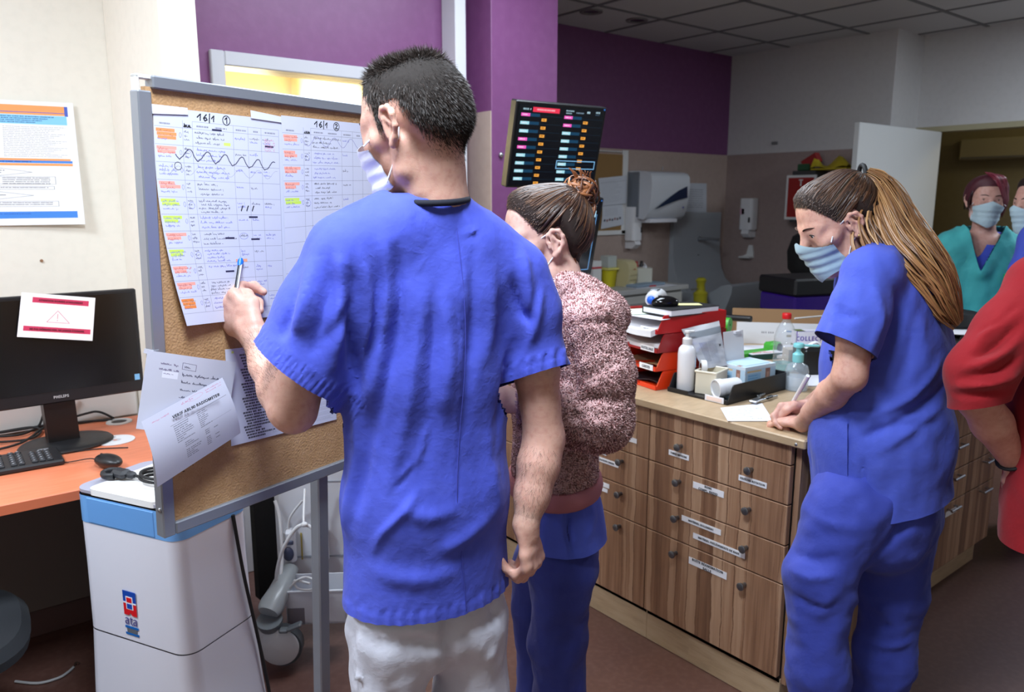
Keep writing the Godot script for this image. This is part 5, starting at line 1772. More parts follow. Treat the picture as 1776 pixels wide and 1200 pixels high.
func back_counter_things() -> void:
	var by := 0.906
	var m := M.new()
	var a := at_z(1063, 474, -4.08)
	var t := thing("sharps_box", "yellow sharps box with a clear top on the pale back counter", "sharps box", Vector3(a.x, by, -4.12))
	m = M.new()
	m.lathe([Vector2(0, 0), Vector2(0.05, 0), Vector2(0.066, 0.13)], 4, Transform3D(Basis(Vector3.UP, PI / 4), Vector3.ZERO))
	part(t, "tub", m, plain(rgb(214, 200, 36), 0.4))
	m = M.new()
	m.box(Vector3(0, 0.137, 0), Vector3(0.115, 0.016, 0.115), 0.003)
	part(t, "rim", m, plain(rgb(226, 216, 120), 0.4))
	m = M.new()
	m.box(Vector3(0, 0.19, 0), Vector3(0.09, 0.09, 0.09), 0.005)
	part(t, "clear_top", m, plain(rgb(190, 196, 190), 0.3))
	a = at_z(1042, 478, -4.1)
	t = thing("white_carton", "white carton with red stripes beside the yellow sharps box", "carton", Vector3(a.x - 0.02, by, -4.15))
	m = M.new()
	m.box(Vector3(0, 0.1, 0), Vector3(0.09, 0.2, 0.08), 0.002)
	part(t, "body", m, Q.white)
	for y in [0.02, 0.15]:
		m = M.new()
		m.box(Vector3(0, y, 0), Vector3(0.0915, 0.014, 0.0815))
		part(t, "red_stripe", m, plain(rgb(196, 50, 60), 0.5))
	a = at_z(1088, 480, -4.06)
	t = thing("cream_dispenser", "cream plastic dispenser box with a rounded top on the back counter", "dispenser", Vector3(a.x, by, -4.08), yaw(8))
	m = M.new()
	var pr := PackedVector2Array([Vector2(-0.08, 0), Vector2(0.06, 0), Vector2(0.075, 0.05), Vector2(0.08, 0.12), Vector2(0.07, 0.17), Vector2(0.045, 0.195), Vector2(0.0, 0.2), Vector2(-0.08, 0.2)])
	m.prism(pr, Transform3D(Basis(Vector3.BACK, Vector3.UP, Vector3.LEFT), Vector3(0.055, 0, 0)), 0.11, true)
	part(t, "body", m, plain(rgb(206, 194, 150), 0.45))
	for y in [0.05, 0.085]:
		m = M.new()
		m.span(Vector3(-0.035, y, 0.072), Vector3(0.05, y + 0.003, 0.0815))
		part(t, "ridge", m, plain(rgb(170, 158, 116), 0.5))
	letters(t, "lettering", "AIDE", 0.01, plain(rgb(180, 60, 50), 0.6), Transform3D(Basis.IDENTITY, Vector3(0.015, 0.13, 0.0815)))
	m = M.new()
	m.ball(Vector3(0.0, 0.012, 0.07), Vector3(0.04, 0.012, 0.03))
	part(t, "loose_tissue", m, Q.paper)
	a = at_z(1125, 480, -4.02)
	t = thing("tissue_box", "square off-white tissue box with a tissue sticking out on the back counter", "tissue box", Vector3(a.x, by, -4.06), yaw(45))
	m = M.new()
	m.box(Vector3(0, 0.065, 0), Vector3(0.12, 0.13, 0.12), 0.002)
	part(t, "body", m, plain(rgb(208, 206, 192), 0.5))
	m = M.new()
	m.tube(smooth_path([Vector3(0, 0.12, 0), Vector3(0.005, 0.145, 0.01), Vector3(-0.012, 0.165, 0.0)]), [0.018, 0.02, 0.022, 0.024, 0.024, 0.022, 0.018, 0.016, 0.015, 0.013, 0.012, 0.01, 0.006], 9, true, 0.5)
	part(t, "tissue", m, Q.paper)
	for k in 2:
		var p := at_y([1154, 1165][k], 478, by + 0.004)
		m = M.new()
		m.box(Vector3.ZERO, Vector3(0.04, 0.014, 0.022), 0.004, yaw(30 + k * 60))
		single("black_clip", ["small black clip on the back counter beside the tissue box", "small black clip on the back counter beside the grey washbasin"][k], "clip", m, Q.black, Vector3(min(p.x, 4.83), by + 0.008, max(p.z, -4.2)), Basis.IDENTITY, "small black clips")
	for k in 2:
		var p := at_z([1109, 1118][k], 441, -4.2)
		m = M.new()
		m.lathe([Vector2(0, 0), Vector2(0.018, 0), Vector2(0.018, 0.13), Vector2(0.012, 0.14), Vector2(0.012, 0.165), Vector2(0, 0.165)], 14)
		single("small_bottle", ["small red topped bottle behind the tissue box", "small black bottle behind the tissue box"][k], "bottle", m, plain([rgb(180, 40, 40), rgb(34, 26, 28)][k], 0.4), Vector3(p.x, by, -4.22))
	var c := at_y(1075, 487, by)
	t = thing("folded_cloth", "folded blue grey cloth on white paper at the front of the back counter", "cloth", Vector3(c.x - 0.12, by, -3.95))
	m = M.new()
	m.box(Vector3(0.03, 0.002, 0.02), Vector3(0.42, 0.004, 0.14), 0.001, yaw(-5))
	part(t, "paper", m, Q.paper)
	m = M.new()
	m.box(Vector3(0, 0.014, 0), Vector3(0.36, 0.02, 0.12), 0.008, yaw(6))
	part(t, "cloth", m, plain(rgb(140, 160, 178), 0.8))
	var rp := at_y(1110, 493, by + 0.006)
	m = M.new()
	m.box(Vector3.ZERO, Vector3(0.07, 0.012, 0.02), 0.003)
	single("red_marker", "short red marker lying at the edge of the back counter", "marker", m, Q.red, Vector3(rp.x, by + 0.007, -3.89))
	var w := at_z(1202, 500, -3.75)
	m = M.new()
	m.lathe([Vector2(0.0, -0.32), Vector2(0.06, -0.31), Vector2(0.075, -0.22), Vector2(0.06, -0.1), Vector2(0.066, -0.05), Vector2(0.04, -0.03), Vector2(0.035, 0.02), Vector2(0.05, 0.05), Vector2(0.03, 0.07)], 14, Transform3D.IDENTITY, 0.8)
	t = thing("waste_bag", "translucent yellow waste bag hanging at the end of the back counter", "bag", Vector3(4.985, w.y, -3.8))
	part(t, "bag", m, plain(rgb(176, 166, 40), 0.35))
	m = M.new()
	m.tube(PackedVector3Array([Vector3(-0.12, -0.015, 0.0), Vector3(-0.03, -0.015, 0)]), 0.006, 6)
	part(t, "hook", m, Q.steel)
# ---------- things on the worktop ----------
func letter_tray(called: String, label: String, mat: Material, where: Vector3, turn: Basis, l := 0.32, w := 0.25, h := 0.062, tab := "") -> Node3D:
	var t := thing(called, label, "letter tray", where, turn)
	var m := M.new()
	m.span(Vector3(0.004, 0, -w), Vector3(l, 0.003, 0), 0.001)
	m.span(Vector3(l - 0.004, 0, -w), Vector3(l, h, 0), 0.001)
	part(t, "floor_plate", m, mat)
	var side := PackedVector2Array([Vector2(0, 0), Vector2(l, 0), Vector2(l, h), Vector2(0.034, h), Vector2(0.028, h - 0.006)])
	for s in 2:
		m = M.new()
		m.prism(side, Transform3D(Basis.IDENTITY, Vector3(0, 0, -0.004 if s == 0 else -w)), 0.004)
		part(t, "side_wall", m, mat)
	m = M.new()
	m.span(Vector3(-0.001, 0, -w), Vector3(0.003, 0.016, -w * 0.64), 0.001)
	m.span(Vector3(-0.001, 0, -w * 0.36), Vector3(0.003, 0.016, 0), 0.001)
	m.span(Vector3(-0.001, 0, -w * 0.64), Vector3(0.003, 0.008, -w * 0.36), 0.001)
	part(t, "front_lip", m, mat)
	if tab:
		m = M.new()
		m.box(Vector3(-0.002, 0.011, -0.05), Vector3(0.002, 0.02, 0.075), 0.0005)
		var lb := part(t, "label_tab", m, Q.paper)
		if tab != " ":
			letters(lb, "lettering", tab, 0.009, Q.ink, Transform3D(Basis(Vector3(0, 0, 1), Vector3.UP, Vector3(-1, 0, 0)), Vector3(-0.0034, 0.011, -0.05)), "", 1)
	return t
func glassy(c: Color, alpha := 0.12) -> StandardMaterial3D:
	var m := plain(Color(c.r, c.g, c.b, alpha), 0.05, 0.0, "clear_plastic")
	m.transparency = BaseMaterial3D.TRANSPARENCY_ALPHA
	return m
func build_counter_things() -> void:
	var Y := TOP + 0.0008
	var m: M
	var t: Node3D
	var rng := RandomNumberGenerator.new()
	rng.seed = 77
	# --- stack of letter trays
	var lx := Vector3(0.984, 0, 0.18)
	var b := Basis(lx, Vector3.UP, lx.cross(Vector3.UP).normalized())
	var org := Vector3(2.072, Y, -1.755)
	var cols := [plain(rgb(226, 58, 18), 0.35), plain(rgb(218, 56, 20), 0.35), plain(rgb(150, 14, 20), 0.35), plain(rgb(190, 20, 26), 0.35)]
	var labs := ["orange letter tray at the bottom of the tray stack", "orange letter tray with a label, second from the bottom of the stack", "dark red letter tray with a label, second from the top of the stack", "red letter tray on top of the stack heaped with papers"]
	var tabs := ["", "CARTES", "OUTILLAGE", "DIVERS"]
	for k in 4:
		letter_tray("letter_tray", labs[k], cols[k], org + Vector3(0, k * 0.0665, 0) + b * Vector3(0.0, 0, -0.004 * (k % 2)), b, 0.32, 0.25, 0.065, tabs[k])
	var top := org + Vector3(0, 3 * 0.0665 + 0.004, 0)
	var stacks := [[2, 0.02, 0.022, "white papers lying in the dark red letter tray"], [3, -0.02, 0.03, "loose white papers bulging over the front of the red letter tray"], [1, 0.03, 0.01, "brown card lying in the labelled orange letter tray"], [0, 0.04, 0.012, "dark folder lying in the bottom orange letter tray"]]
	for s in stacks:
		var rows := []
		for i in 9:
			var row := PackedVector3Array()
			for j in 7:
				var px: float = s[1] + i * 0.034
				var sag: float = 0.012 * sin(i * 0.7 + j) * 0.3 - (0.018 * pow(1.0 - i / 8.0, 3.0) if s[0] == 3 else 0.0)
				row.append(Vector3(px, s[2] + sag + 0.006 * sin(j * 0.9 + s[0]), -0.012 - j * 0.037))
			rows.append(row)
		m = M.new()
		m.sheet(rows)
		var rows2 := []
		for r in rows:
			var q := PackedVector3Array()
			for p in r: q.append(p - Vector3(0, s[2] - 0.008, 0))
			rows2.append(q)
		m.sheet(rows2)
		for i in 8:
			for e in [0, 6]: m.quad(rows[i][e], rows[i + 1][e], rows2[i + 1][e], rows2[i][e])
		for j in 6: m.quad(rows[0][j], rows[0][j + 1], rows2[0][j + 1], rows2[0][j])
		var pm: Material = [plain(rgb(40, 36, 44), 0.7), plain(rgb(150, 116, 84), 0.8), Q.paper, Q.paper][s[0]]
		single("paper_stack", s[3], "papers", m, pm, org + Vector3(0, s[0] * 0.0665, 0), b)
	var tt := Transform3D(b, top)
	m = M.new()
	m.box(Vector3(0.14, 0.047, -0.13), Vector3(0.3, 0.003, 0.22), 0.001, yaw(10))
	single("loose_sheet", "white sheet lying on the heap in the red tray", "paper", m, Q.paper, top, b)
	m = M.new()
	m.box(Vector3(0.15, 0.052, -0.17), Vector3(0.3, 0.003, 0.12), 0.001, yaw(-6))
	single("green_sheet", "pale green sheet under the black notebook in the red tray", "paper", m, plain(rgb(222, 236, 210), 0.8), top, b)
	t = thing("notebook", "black covered notebook lying in the red letter tray", "notebook", tt * Vector3(0.165, 0.054, -0.075), b * yaw(4))
	m = M.new()
	m.box(Vector3(0, 0.0015, 0), Vector3(0.24, 0.003, 0.15), 0.001)
	m.box(Vector3(0, 0.0245, 0), Vector3(0.24, 0.003, 0.15), 0.001)
	m.box(Vector3(0, 0.013, -0.0735), Vector3(0.24, 0.024, 0.003), 0.001)
	part(t, "cover", m, plain(rgb(22, 22, 24), 0.6))
	m = M.new()
	m.box(Vector3(0, 0.013, 0.001), Vector3(0.234, 0.0195, 0.145), 0.001)
	part(t, "pages", m, Q.paper)
	m = M.new()
	m.box(Vector3.ZERO, Vector3(0.09, 0.0012, 0.05), 0.0, yaw(-25))
	single("sticky_note", "pale yellow note lying on the black notebook", "note", m, plain(rgb(232, 226, 160), 0.8), tt * Vector3(0.2, 0.0815, -0.075), b)
	t = thing("computer_mouse", "glossy black computer mouse lying on the black notebook", "mouse", tt * Vector3(0.1, 0.0805, -0.085), b * yaw(65))
	m = M.new()
	m.ball(Vector3(0, 0.012, 0), Vector3(0.03, 0.025, 0.05), Basis.IDENTITY, 24, 14)
	part(t, "body", m, plain(rgb(12, 12, 14), 0.12))
	m = M.new()
	m.box(Vector3(0, 0.036, -0.02), Vector3(0.006, 0.006, 0.014), 0.002)
	part(t, "wheel", m, Q.rubber)
	var th := at(1150, 528, 2.95)
	t = thing("thermometer", "white hand-held thermometer with a blue end lying behind the red trays", "thermometer", Vector3(2.42, Y + 0.255, -2.06), yaw(28))
	m = M.new()
	m.tube(smooth_path([Vector3(-0.1, 0.02, 0), Vector3(-0.03, 0.026, 0), Vector3(0.05, 0.02, 0), Vector3(0.11, 0.0, 0)]), [0.024, 0.026, 0.028, 0.029, 0.03, 0.03, 0.03, 0.03, 0.03, 0.03, 0.03, 0.03, 0.029, 0.028, 0.027, 0.026, 0.025, 0.024, 0.02], 16)
	part(t, "body", m, Q.gloss_white)
	m = M.new()
	m.ball(Vector3(-0.102, 0.02, 0), Vector3(0.01, 0.017, 0.017))
	part(t, "blue_end", m, plain(rgb(30, 100, 214), 0.35), "blue rounded end")
	m = M.new()
	m.box(Vector3(-0.03, 0.055, 0), Vector3(0.06, 0.004, 0.03), 0.002)
	part(t, "display", m, plain(rgb(120, 126, 132), 0.3))
	m = M.new()
	m.box(Vector3(2.45, Y + 0.11, -2.1), Vector3(0.3, 0.22, 0.18), 0.003)
	single("supply_box", "plain white supply box standing behind the red trays", "box", m, Q.white)
	# --- black tray and what stands in it
	var tb := letter_tray("desk_tray", "black letter tray holding a tub, a jar and a mask box", plain(rgb(20, 20, 23), 0.4), Vector3(2.1, Y, -1.475), Basis.IDENTITY, 0.36, 0.25, 0.062, " ")
	m = M.new()
	m.box(Vector3(-0.0036, 0.011, -0.05), Vector3(0.001, 0.012, 0.06))
	part(tb.get_node("label_tab"), "card", m, plain(rgb(236, 214, 206), 0.8))
	var yt := Y + 0.004
	t = thing("pump_bottle", "tall white pump bottle standing beside the red tray stack", "bottle", Vector3(2.155, yt, -1.69))
	m = M.new()
	m.lathe([Vector2(0.0, 0.0), Vector2(0.029, 0.0), Vector2(0.031, 0.004), Vector2(0.031, 0.13), Vector2(0.028, 0.148), Vector2(0.02, 0.158), Vector2(0.016, 0.161)], 28)
	part(t, "body", m, Q.gloss_white)
	m = M.new()
	m.lathe([Vector2(0.0155, 0.16), Vector2(0.0165, 0.163), Vector2(0.0165, 0.182), Vector2(0.012, 0.186), Vector2(0.006, 0.188), Vector2(0.006, 0.202), Vector2(0.011, 0.204), Vector2(0.011, 0.21), Vector2(0.0, 0.211)], 20)
	m.box(Vector3(0.012, 0.207, 0.004), Vector3(0.028, 0.006, 0.01), 0.002, yaw(-20))
	part(t, "pump", m, Q.white)
	m = M.new()
	m.box(Vector3(0.02, 0.1, 0.0235), Vector3(0.018, 0.035, 0.002), 0.0, yaw(40))
	part(t, "blue_print", m, plain(rgb(170, 200, 226), 0.5))
	t = thing("cream_tub", "cream plastic tub holding a foil pouch and a tape roll", "tub", Vector3(2.2, yt, -1.615), yaw(14))
	m = M.new()
	var w2 := 0.05
	var d2 := 0.036
	for s in [[-1, 0], [1, 0], [0, -1], [0, 1]]:
		var n := Vector3(s[0], 0, s[1])
		if s[0] != 0: m.box(Vector3(s[0] * w2, 0.04, 0), Vector3(0.003, 0.08, d2 * 2), 0.001)
		else: m.box(Vector3(0, 0.04, s[1] * d2), Vector3(w2 * 2, 0.08, 0.003), 0.001)
	m.box(Vector3(0, 0.002, 0), Vector3(w2 * 2, 0.004, d2 * 2), 0.001)
	var cream := plain(rgb(226, 218, 196), 0.4)
	part(t, "body", m, cream)
	m = M.new()
	for s in [-1, 1]:
		m.box(Vector3(s * (w2 + 0.002), 0.077, 0), Vector3(0.006, 0.008, d2 * 2 + 0.008), 0.002)
		m.box(Vector3(0, 0.077, s * (d2 + 0.002)), Vector3(w2 * 2 + 0.008, 0.008, 0.006), 0.002)
	part(t, "rim", m, cream)
	for k in 6:
		m = M.new()
		m.box(Vector3(w2 + 0.002, 0.035, -0.028 + k * 0.011), Vector3(0.003, 0.06, 0.004), 0.001)
		part(t, "rib", m, cream)
	var rows := []
	var pc := [at(1184, 571, 2.72), at(1250, 556, 2.76), at(1263, 634, 2.7), at(1222, 640, 2.66)]
	for i in 12:
		var row := PackedVector3Array()
		for j in 9:
			var p: Vector3 = pc[0].lerp(pc[1], j / 8.0).lerp(pc[3].lerp(pc[2], j / 8.0), i / 11.0)
			p += (-ahead) * (0.012 * sin(PI * j / 8.0) * sin(PI * min(1.0, i / 7.0)) + 0.002 * sin(i * 2.1 + j * 1.3))
			row.append(p)
		rows.append(row)
	var pim := blank(200, 240, rgb(206, 210, 218))
	pim.fill_rect(Rect2i(0, 0, 200, 26), rgb(232, 234, 238))
	pim.fill_rect(Rect2i(0, 28, 200, 34), rgb(150, 158, 166))
	pim.fill_rect(Rect2i(50, 90, 110, 130), rgb(196, 202, 214))
	for k in 16:
		typed(pim, rng, 54, 94 + k * 7, 44, 3, rgb(130, 134, 148))
		typed(pim, rng, 104, 94 + k * 7, 50, 3, rgb(160, 164, 178))
	pim.fill_rect(Rect2i(172, 120, 12, 12), rgb(70, 80, 92))
	m = M.new()
	m.sheet(rows)
	var fm := printed(pim, 0.25)
	fm.metallic = 0.35
	single("foil_pouch", "shiny silver foil pouch leaning out of the cream tub", "pouch", m, fm)
	t = thing("tape_roll", "white tape roll standing in the cream tub", "tape roll", Vector3(2.178, yt + 0.086, -1.635), yaw(50))
	m = M.new()
	m.lathe([Vector2(0.016, -0.009), Vector2(0.025, -0.009), Vector2(0.025, 0.009), Vector2(0.016, 0.009), Vector2(0.016, -0.009)], 28, Transform3D(Basis(Vector3.RIGHT, PI / 2), Vector3.ZERO))
	part(t, "roll", m, Q.white)
	m = M.new()
	m.lathe([Vector2(0.0145, -0.009), Vector2(0.016, -0.009), Vector2(0.016, 0.009), Vector2(0.0145, 0.009), Vector2(0.0145, -0.009)], 24, Transform3D(Basis(Vector3.RIGHT, PI / 2), Vector3.ZERO))
	part(t, "core", m, plain(rgb(110, 70, 56), 0.6))
	t = thing("white_jar", "white plastic jar lying on its side in the black tray", "jar", Vector3(2.18, yt + 0.033, -1.535), Basis(Vector3.UP, deg_to_rad(-22)) * Basis(Vector3.BACK, -PI / 2 + 0.06))
	m = M.new()
	m.lathe([Vector2(0.0, 0.006), Vector2(0.027, 0.004), Vector2(0.0285, 0.0), Vector2(0.032, 0.0), Vector2(0.0325, 0.004), Vector2(0.0325, 0.022), Vector2(0.03, 0.024), Vector2(0.03, 0.085), Vector2(0.027, 0.09), Vector2(0.0, 0.09)], 32, Transform3D(Basis.IDENTITY, Vector3(0, -0.045, 0)))
	part(t, "jar", m, Q.gloss_white)
	m = M.new()
	m.lathe([Vector2(0.0, -0.0412), Vector2(0.024, -0.0412), Vector2(0.024, -0.04)], 28)
	part(t, "inner_disc", m, plain(rgb(214, 218, 222), 0.4))
	t = thing("mask_box", "blue and white mask box with its white lid flap standing open", "box", Vector3(2.37, yt, -1.592), yaw(-6))
	var bim := blank(256, 128, rgb(200, 224, 240))
	bim.fill_rect(Rect2i(0, 0, 256, 16), rgb(226, 236, 244))
	bim.fill_rect(Rect2i(14, 22, 120, 10), rgb(232, 200, 150))
	bim.fill_rect(Rect2i(20, 40, 110, 70), rgb(164, 208, 238))
	for k in 4: typed(bim, rng, 26, 48 + k * 14, 80, 5, rgb(100, 160, 210))
	ring_mark(bim, Vector2(132, 96), 18, 18, 5.0, rgb(64, 88, 168))
	bim.fill_rect(Rect2i(170, 20, 40, 108), rgb(170, 122, 104))
	bim.fill_rect(Rect2i(180, 40, 22, 40), rgb(206, 160, 140))
	m = M.new()
	m.span(Vector3(-0.075, 0, -0.06), Vector3(0.085, 0.085, 0.06), 0.001)
	part(t, "carton", m, printed(bim, 0.4))
	m = M.new()
	m.span(Vector3(-0.06, 0.0851, -0.045), Vector3(0.07, 0.0865, 0.045))
	part(t, "masks", m, plain(rgb(190, 216, 232), 0.8), "pale blue masks in the open top")
	m = M.new()
	m.box(Vector3(0.0, 0.135, -0.062), Vector3(0.105, 0.11, 0.002), 0.0005, Basis(Vector3.RIGHT, -0.12))
	var flap := part(t, "lid_flap", m, plain(rgb(224, 222, 224), 0.6))
	m = M.new()
	m.box(Vector3(0.012, 0.185, -0.06), Vector3(0.03, 0.01, 0.012), 0.001)
	part(flap, "tuck_tab", m, plain(rgb(206, 204, 208), 0.6))
	# --- gel bottle with turquoise pump
	var gp := at_y(1384, 676, Y)
	t = thing("gel_bottle", "clear gel bottle with a turquoise pump head beside the black tray", "bottle", Vector3(gp.x, Y, gp.z))
	var clear := glassy(rgb(220, 232, 240), 0.25)
	m = M.new()
	m.lathe([Vector2(0.0, 0.0), Vector2(0.038, 0.0), Vector2(0.04, 0.005), Vector2(0.04, 0.07), Vector2(0.034, 0.088), Vector2(0.018, 0.098), Vector2(0.015, 0.102)], 28)
	part(t, "body", m, clear)
	m = M.new()
	m.lathe([Vector2(0.0, 0.003), Vector2(0.036, 0.003), Vector2(0.037, 0.05), Vector2(0.0, 0.05)], 28)
	part(t, "gel", m, glassy(rgb(206, 222, 236), 0.45))
	m = M.new()
	var tq := plain(rgb(136, 212, 214), 0.35)
	m.lathe([Vector2(0.018, 0.1), Vector2(0.019, 0.104), Vector2(0.019, 0.128), Vector2(0.012, 0.134), Vector2(0.008, 0.138), Vector2(0.008, 0.15), Vector2(0.018, 0.153), Vector2(0.019, 0.162), Vector2(0.016, 0.167), Vector2(0.0, 0.168)], 24)
	m.tube(PackedVector3Array([Vector3(0.0, 0.159, 0.0), Vector3(0.055, 0.157, 0.045)]), 0.0045, 8)
	part(t, "pump", m, tq)
	# --- water bottle
	var wp := at_y(1362, 644, Y)
	t = thing("water_bottle", "clear plastic water bottle with a red cap, a little water left in it", "bottle", Vector3(wp.x, Y, wp.z))
	m = M.new()
	m.lathe([Vector2(0.0, 0.004), Vector2(0.03, 0.0), Vector2(0.042, 0.01), Vector2(0.043, 0.05), Vector2(0.04, 0.056), Vector2(0.043, 0.062), Vector2(0.043, 0.1), Vector2(0.04, 0.106), Vector2(0.043, 0.112), Vector2(0.042, 0.14), Vector2(0.032, 0.172), Vector2(0.018, 0.195), Vector2(0.014, 0.2), Vector2(0.014, 0.212)], 32)
	part(t, "body", m, glassy(rgb(214, 226, 238), 0.16))
	m = M.new()
	m.lathe([Vector2(0.0, 0.006), Vector2(0.03, 0.003), Vector2(0.041, 0.011), Vector2(0.041, 0.034), Vector2(0.0, 0.034)], 32)
	part(t, "water", m, glassy(rgb(120, 200, 200), 0.5))
	m = M.new()
	m.lathe([Vector2(0.0165, 0.208), Vector2(0.0175, 0.21), Vector2(0.0175, 0.228), Vector2(0.016, 0.23), Vector2(0.0, 0.23)], 24)
	part(t, "cap", m, plain(rgb(214, 30, 34), 0.35))
	# --- green tape dispenser: disc and body
	var g1 := at(1265, 563, 3.15)
	var green := plain(rgb(70, 170, 56), 0.4)
	t = thing("tape_dispenser", "bright green tape dispenser behind the open mask box", "tape dispenser", Vector3(at_y(1318, 606, Y).x - 0.1, Y, at_y(1318, 606, Y).z + 0.02), yaw(-12))
	var inv := t.transform.affine_inverse()
	var cc: Vector3 = inv * at(1265, 563, 3.2)
	m = M.new()
	m.lathe([Vector2(0.006, -0.01), Vector2(0.03, -0.01), Vector2(0.03, 0.01), Vector2(0.006, 0.01), Vector2(0.006, -0.01)], 26, Transform3D(Basis(Vector3.UP, 0.5) * Basis(Vector3.RIGHT, PI / 2), cc))
	part(t, "wheel", m, green)
	m = M.new()
	m.span(Vector3(cc.x - 0.02, 0.0, cc.z - 0.02), Vector3(0.09, 0.03, cc.z + 0.03), 0.006)
	m.span(Vector3(0.02, 0.0, cc.z - 0.022), Vector3(0.09, 0.058, cc.z + 0.032), 0.01)
	part(t, "body", m, green)
	m = M.new()
	m.ball(Vector3(0.07, 0.035, cc.z + 0.03), Vector3(0.018, 0.02, 0.006))
	part(t, "tape_slot", m, Q.black)
	# --- white packet with red print and green edge
	var pk := at_y(1322, 618, Y)
	t = thing("compress_packet", "white packet with red print and a dark green edge lying beside the water bottle", "packet", Vector3(pk.x - 0.02, Y, pk.z + 0.02), yaw(-25))
	m = M.new()
	m.box(Vector3(0, 0.012, 0), Vector3(0.15, 0.024, 0.09), 0.002)
	part(t, "carton", m, plain(rgb(20, 70, 66), 0.5))
	m = M.new()
	m.box(Vector3(0, 0.0255, 0), Vector3(0.148, 0.002, 0.088), 0.0, Basis(Vector3.BACK, 0.02))
	var lid := part(t, "white_top", m, Q.paper)
	for k in 3: letters(lid, "lettering", ["STÉRILE", "10 x 10", "USAGE UNIQUE"][k], 0.011, plain(rgb(214, 70, 60), 0.6), Transform3D(Basis(Vector3.RIGHT, -PI / 2), Vector3(-0.01, 0.0275, -0.024 + k * 0.024)))
	# --- black tube, white sheets, open carton, printed box, black boxes
	var bt := at_y(1278, 553, Y + 0.06)
	m = M.new()
	var e0 := at(1248, 549, 3.45)
	var e1 := at(1306, 553, 3.35)
	m.tube(PackedVector3Array([e0, e1]), 0.014, 12)
	single("black_tube", "black cardboard tube lying on the white carton behind the trays", "tube", m, Q.black)
	var im := blank(256, 96, rgb(226, 228, 232))
	typed(im, rng, 60, 40, 30, 8, rgb(150, 152, 160))
	im.fill_rect(Rect2i(120, 34, 40, 6), rgb(60, 120, 180))
	im.fill_rect(Rect2i(120, 52, 40, 10), rgb(150, 140, 110))
	var q0 := at_y(1290, 600, Y)
	t = thing("open_carton", "open cardboard carton with white printed sides behind the water bottle", "carton", Vector3(3.32, Y, -2.02), yaw(-50))
	m = M.new()
	m.span(Vector3(-0.24, 0, 0.1), Vector3(0.24, 0.1, 0.104))
	part(t, "front_side", m, printed(im, 0.6))
	m = M.new()
	m.span(Vector3(-0.24, 0, -0.16), Vector3(-0.236, 0.1, 0.1))
	m.span(Vector3(0.236, 0, -0.16), Vector3(0.24, 0.1, 0.1))
	m.span(Vector3(-0.24, 0, -0.164), Vector3(0.24, 0.13, -0.16))
	m.span(Vector3(-0.24, 0, -0.16), Vector3(0.24, 0.003, 0.1))
	part(t, "inner_card", m, plain(rgb(166, 132, 96), 0.8), "bare brown cardboard inside")
	m = M.new()
	m.tube(PackedVector3Array([Vector3(0.02, 0.12, 0.08), Vector3(0.26, 0.12, -0.1)]), 0.004, 6)
	single("white_rod", "thin white rod laid across the open carton", "rod", m, Q.white, t.position, t.basis)
	im = blank(256, 96, rgb(224, 222, 232))
	im.fill_rect(Rect2i(0, 70, 200, 26), rgb(96, 112, 50))
	im.fill_rect(Rect2i(196, 0, 40, 96), rgb(80, 30, 150))
	var pb := at_y(1405, 606, Y)
	t = thing("collection_box", "white box with purple lettering and a purple corner beside the water bottle", "box", Vector3(pb.x + 0.02, Y, pb.z + 0.02), yaw(-38))
	m = M.new()
	m.span(Vector3(-0.09, 0, -0.05), Vector3(0.06, 0.085, 0.03), 0.001)
	part(t, "carton", m, printed(im, 0.5))
	letters(t, "lettering", "COLLECT", 0.02, plain(rgb(86, 60, 160), 0.6), Transform3D(Basis.IDENTITY, Vector3(-0.04, 0.055, 0.0306)), "", 1)
	var kb := at_y(1420, 650, Y)
	t = thing("black_organizer", "black desk organizer with a white folded card, half behind the ponytailed woman", "organizer", Vector3(kb.x + 0.04, Y, kb.z - 0.02), yaw(-35))
	m = M.new()
	m.span(Vector3(-0.08, 0, -0.06), Vector3(0.12, 0.1, 0.06), 0.006)
	part(t, "body", m, Q.black)
	m = M.new()
	m.tube(smooth_path([Vector3(-0.07, 0.102, 0.03), Vector3(-0.03, 0.125, 0.03), Vector3(0.0, 0.105, 0.035), Vector3(0.04, 0.104, 0.035)]), 0.012, 8, true, 0.4)
	part(t, "white_card", m, Q.paper)
	var sb := at_y(1392, 640, Y)
	m = M.new()
	m.span(Vector3(-0.04, 0, -0.03), Vector3(0.045, 0.075, 0.03), 0.001)
	single("small_carton", "small brown and white carton behind the gel bottle", "carton", m, plain(rgb(206, 194, 178), 0.7), Vector3(sb.x + 0.02, Y, sb.z - 0.04), yaw(-35))
	m = M.new()
	m.span(Vector3(-0.12, 0, -0.08), Vector3(0.12, 0.004, 0.08))
	single("white_sheets", "white sheets lying on the worktop behind the gel bottle", "papers", m, Q.paper, Vector3(at_y(1400, 662, Y).x, Y, at_y(1400, 662, Y).z), yaw(-30))
	m = M.new()
	m.span(Vector3(-0.17, 0, -0.11), Vector3(0.17, 0.02, 0.11), 0.004)
	single("white_folder", "white folder lying on the worktop behind the green tape dispenser", "folder", m, Q.paper, Vector3(3.0, Y, -1.86), yaw(-35))
	# --- paper under her hand, metal clamp, pen comes with her
	var cs := []
	var so := at_y(1285, 720, Y + 0.001)
	for q in [[1252, 708], [1325, 700], [1345, 731], [1265, 731]]: cs.append(at_y(q[0], q[1], Y + 0.0015) - so)
	im = blank(220, 150, rgb(230, 231, 240))
	for k in 7: scrawl(im, rng, 14, 24 + k * 18, rng.randf_range(90, 180), 8, rgb(150, 150, 176), 1.2)
	t = thing("handwritten_note", "sheet with handwriting on the worktop under the ponytailed woman's hand", "paper", so)
	paper_sheet(t, "sheet", cs, printed(im), {}, 4, 4)
	var cl := at_y(1325, 692, Y + 0.006)
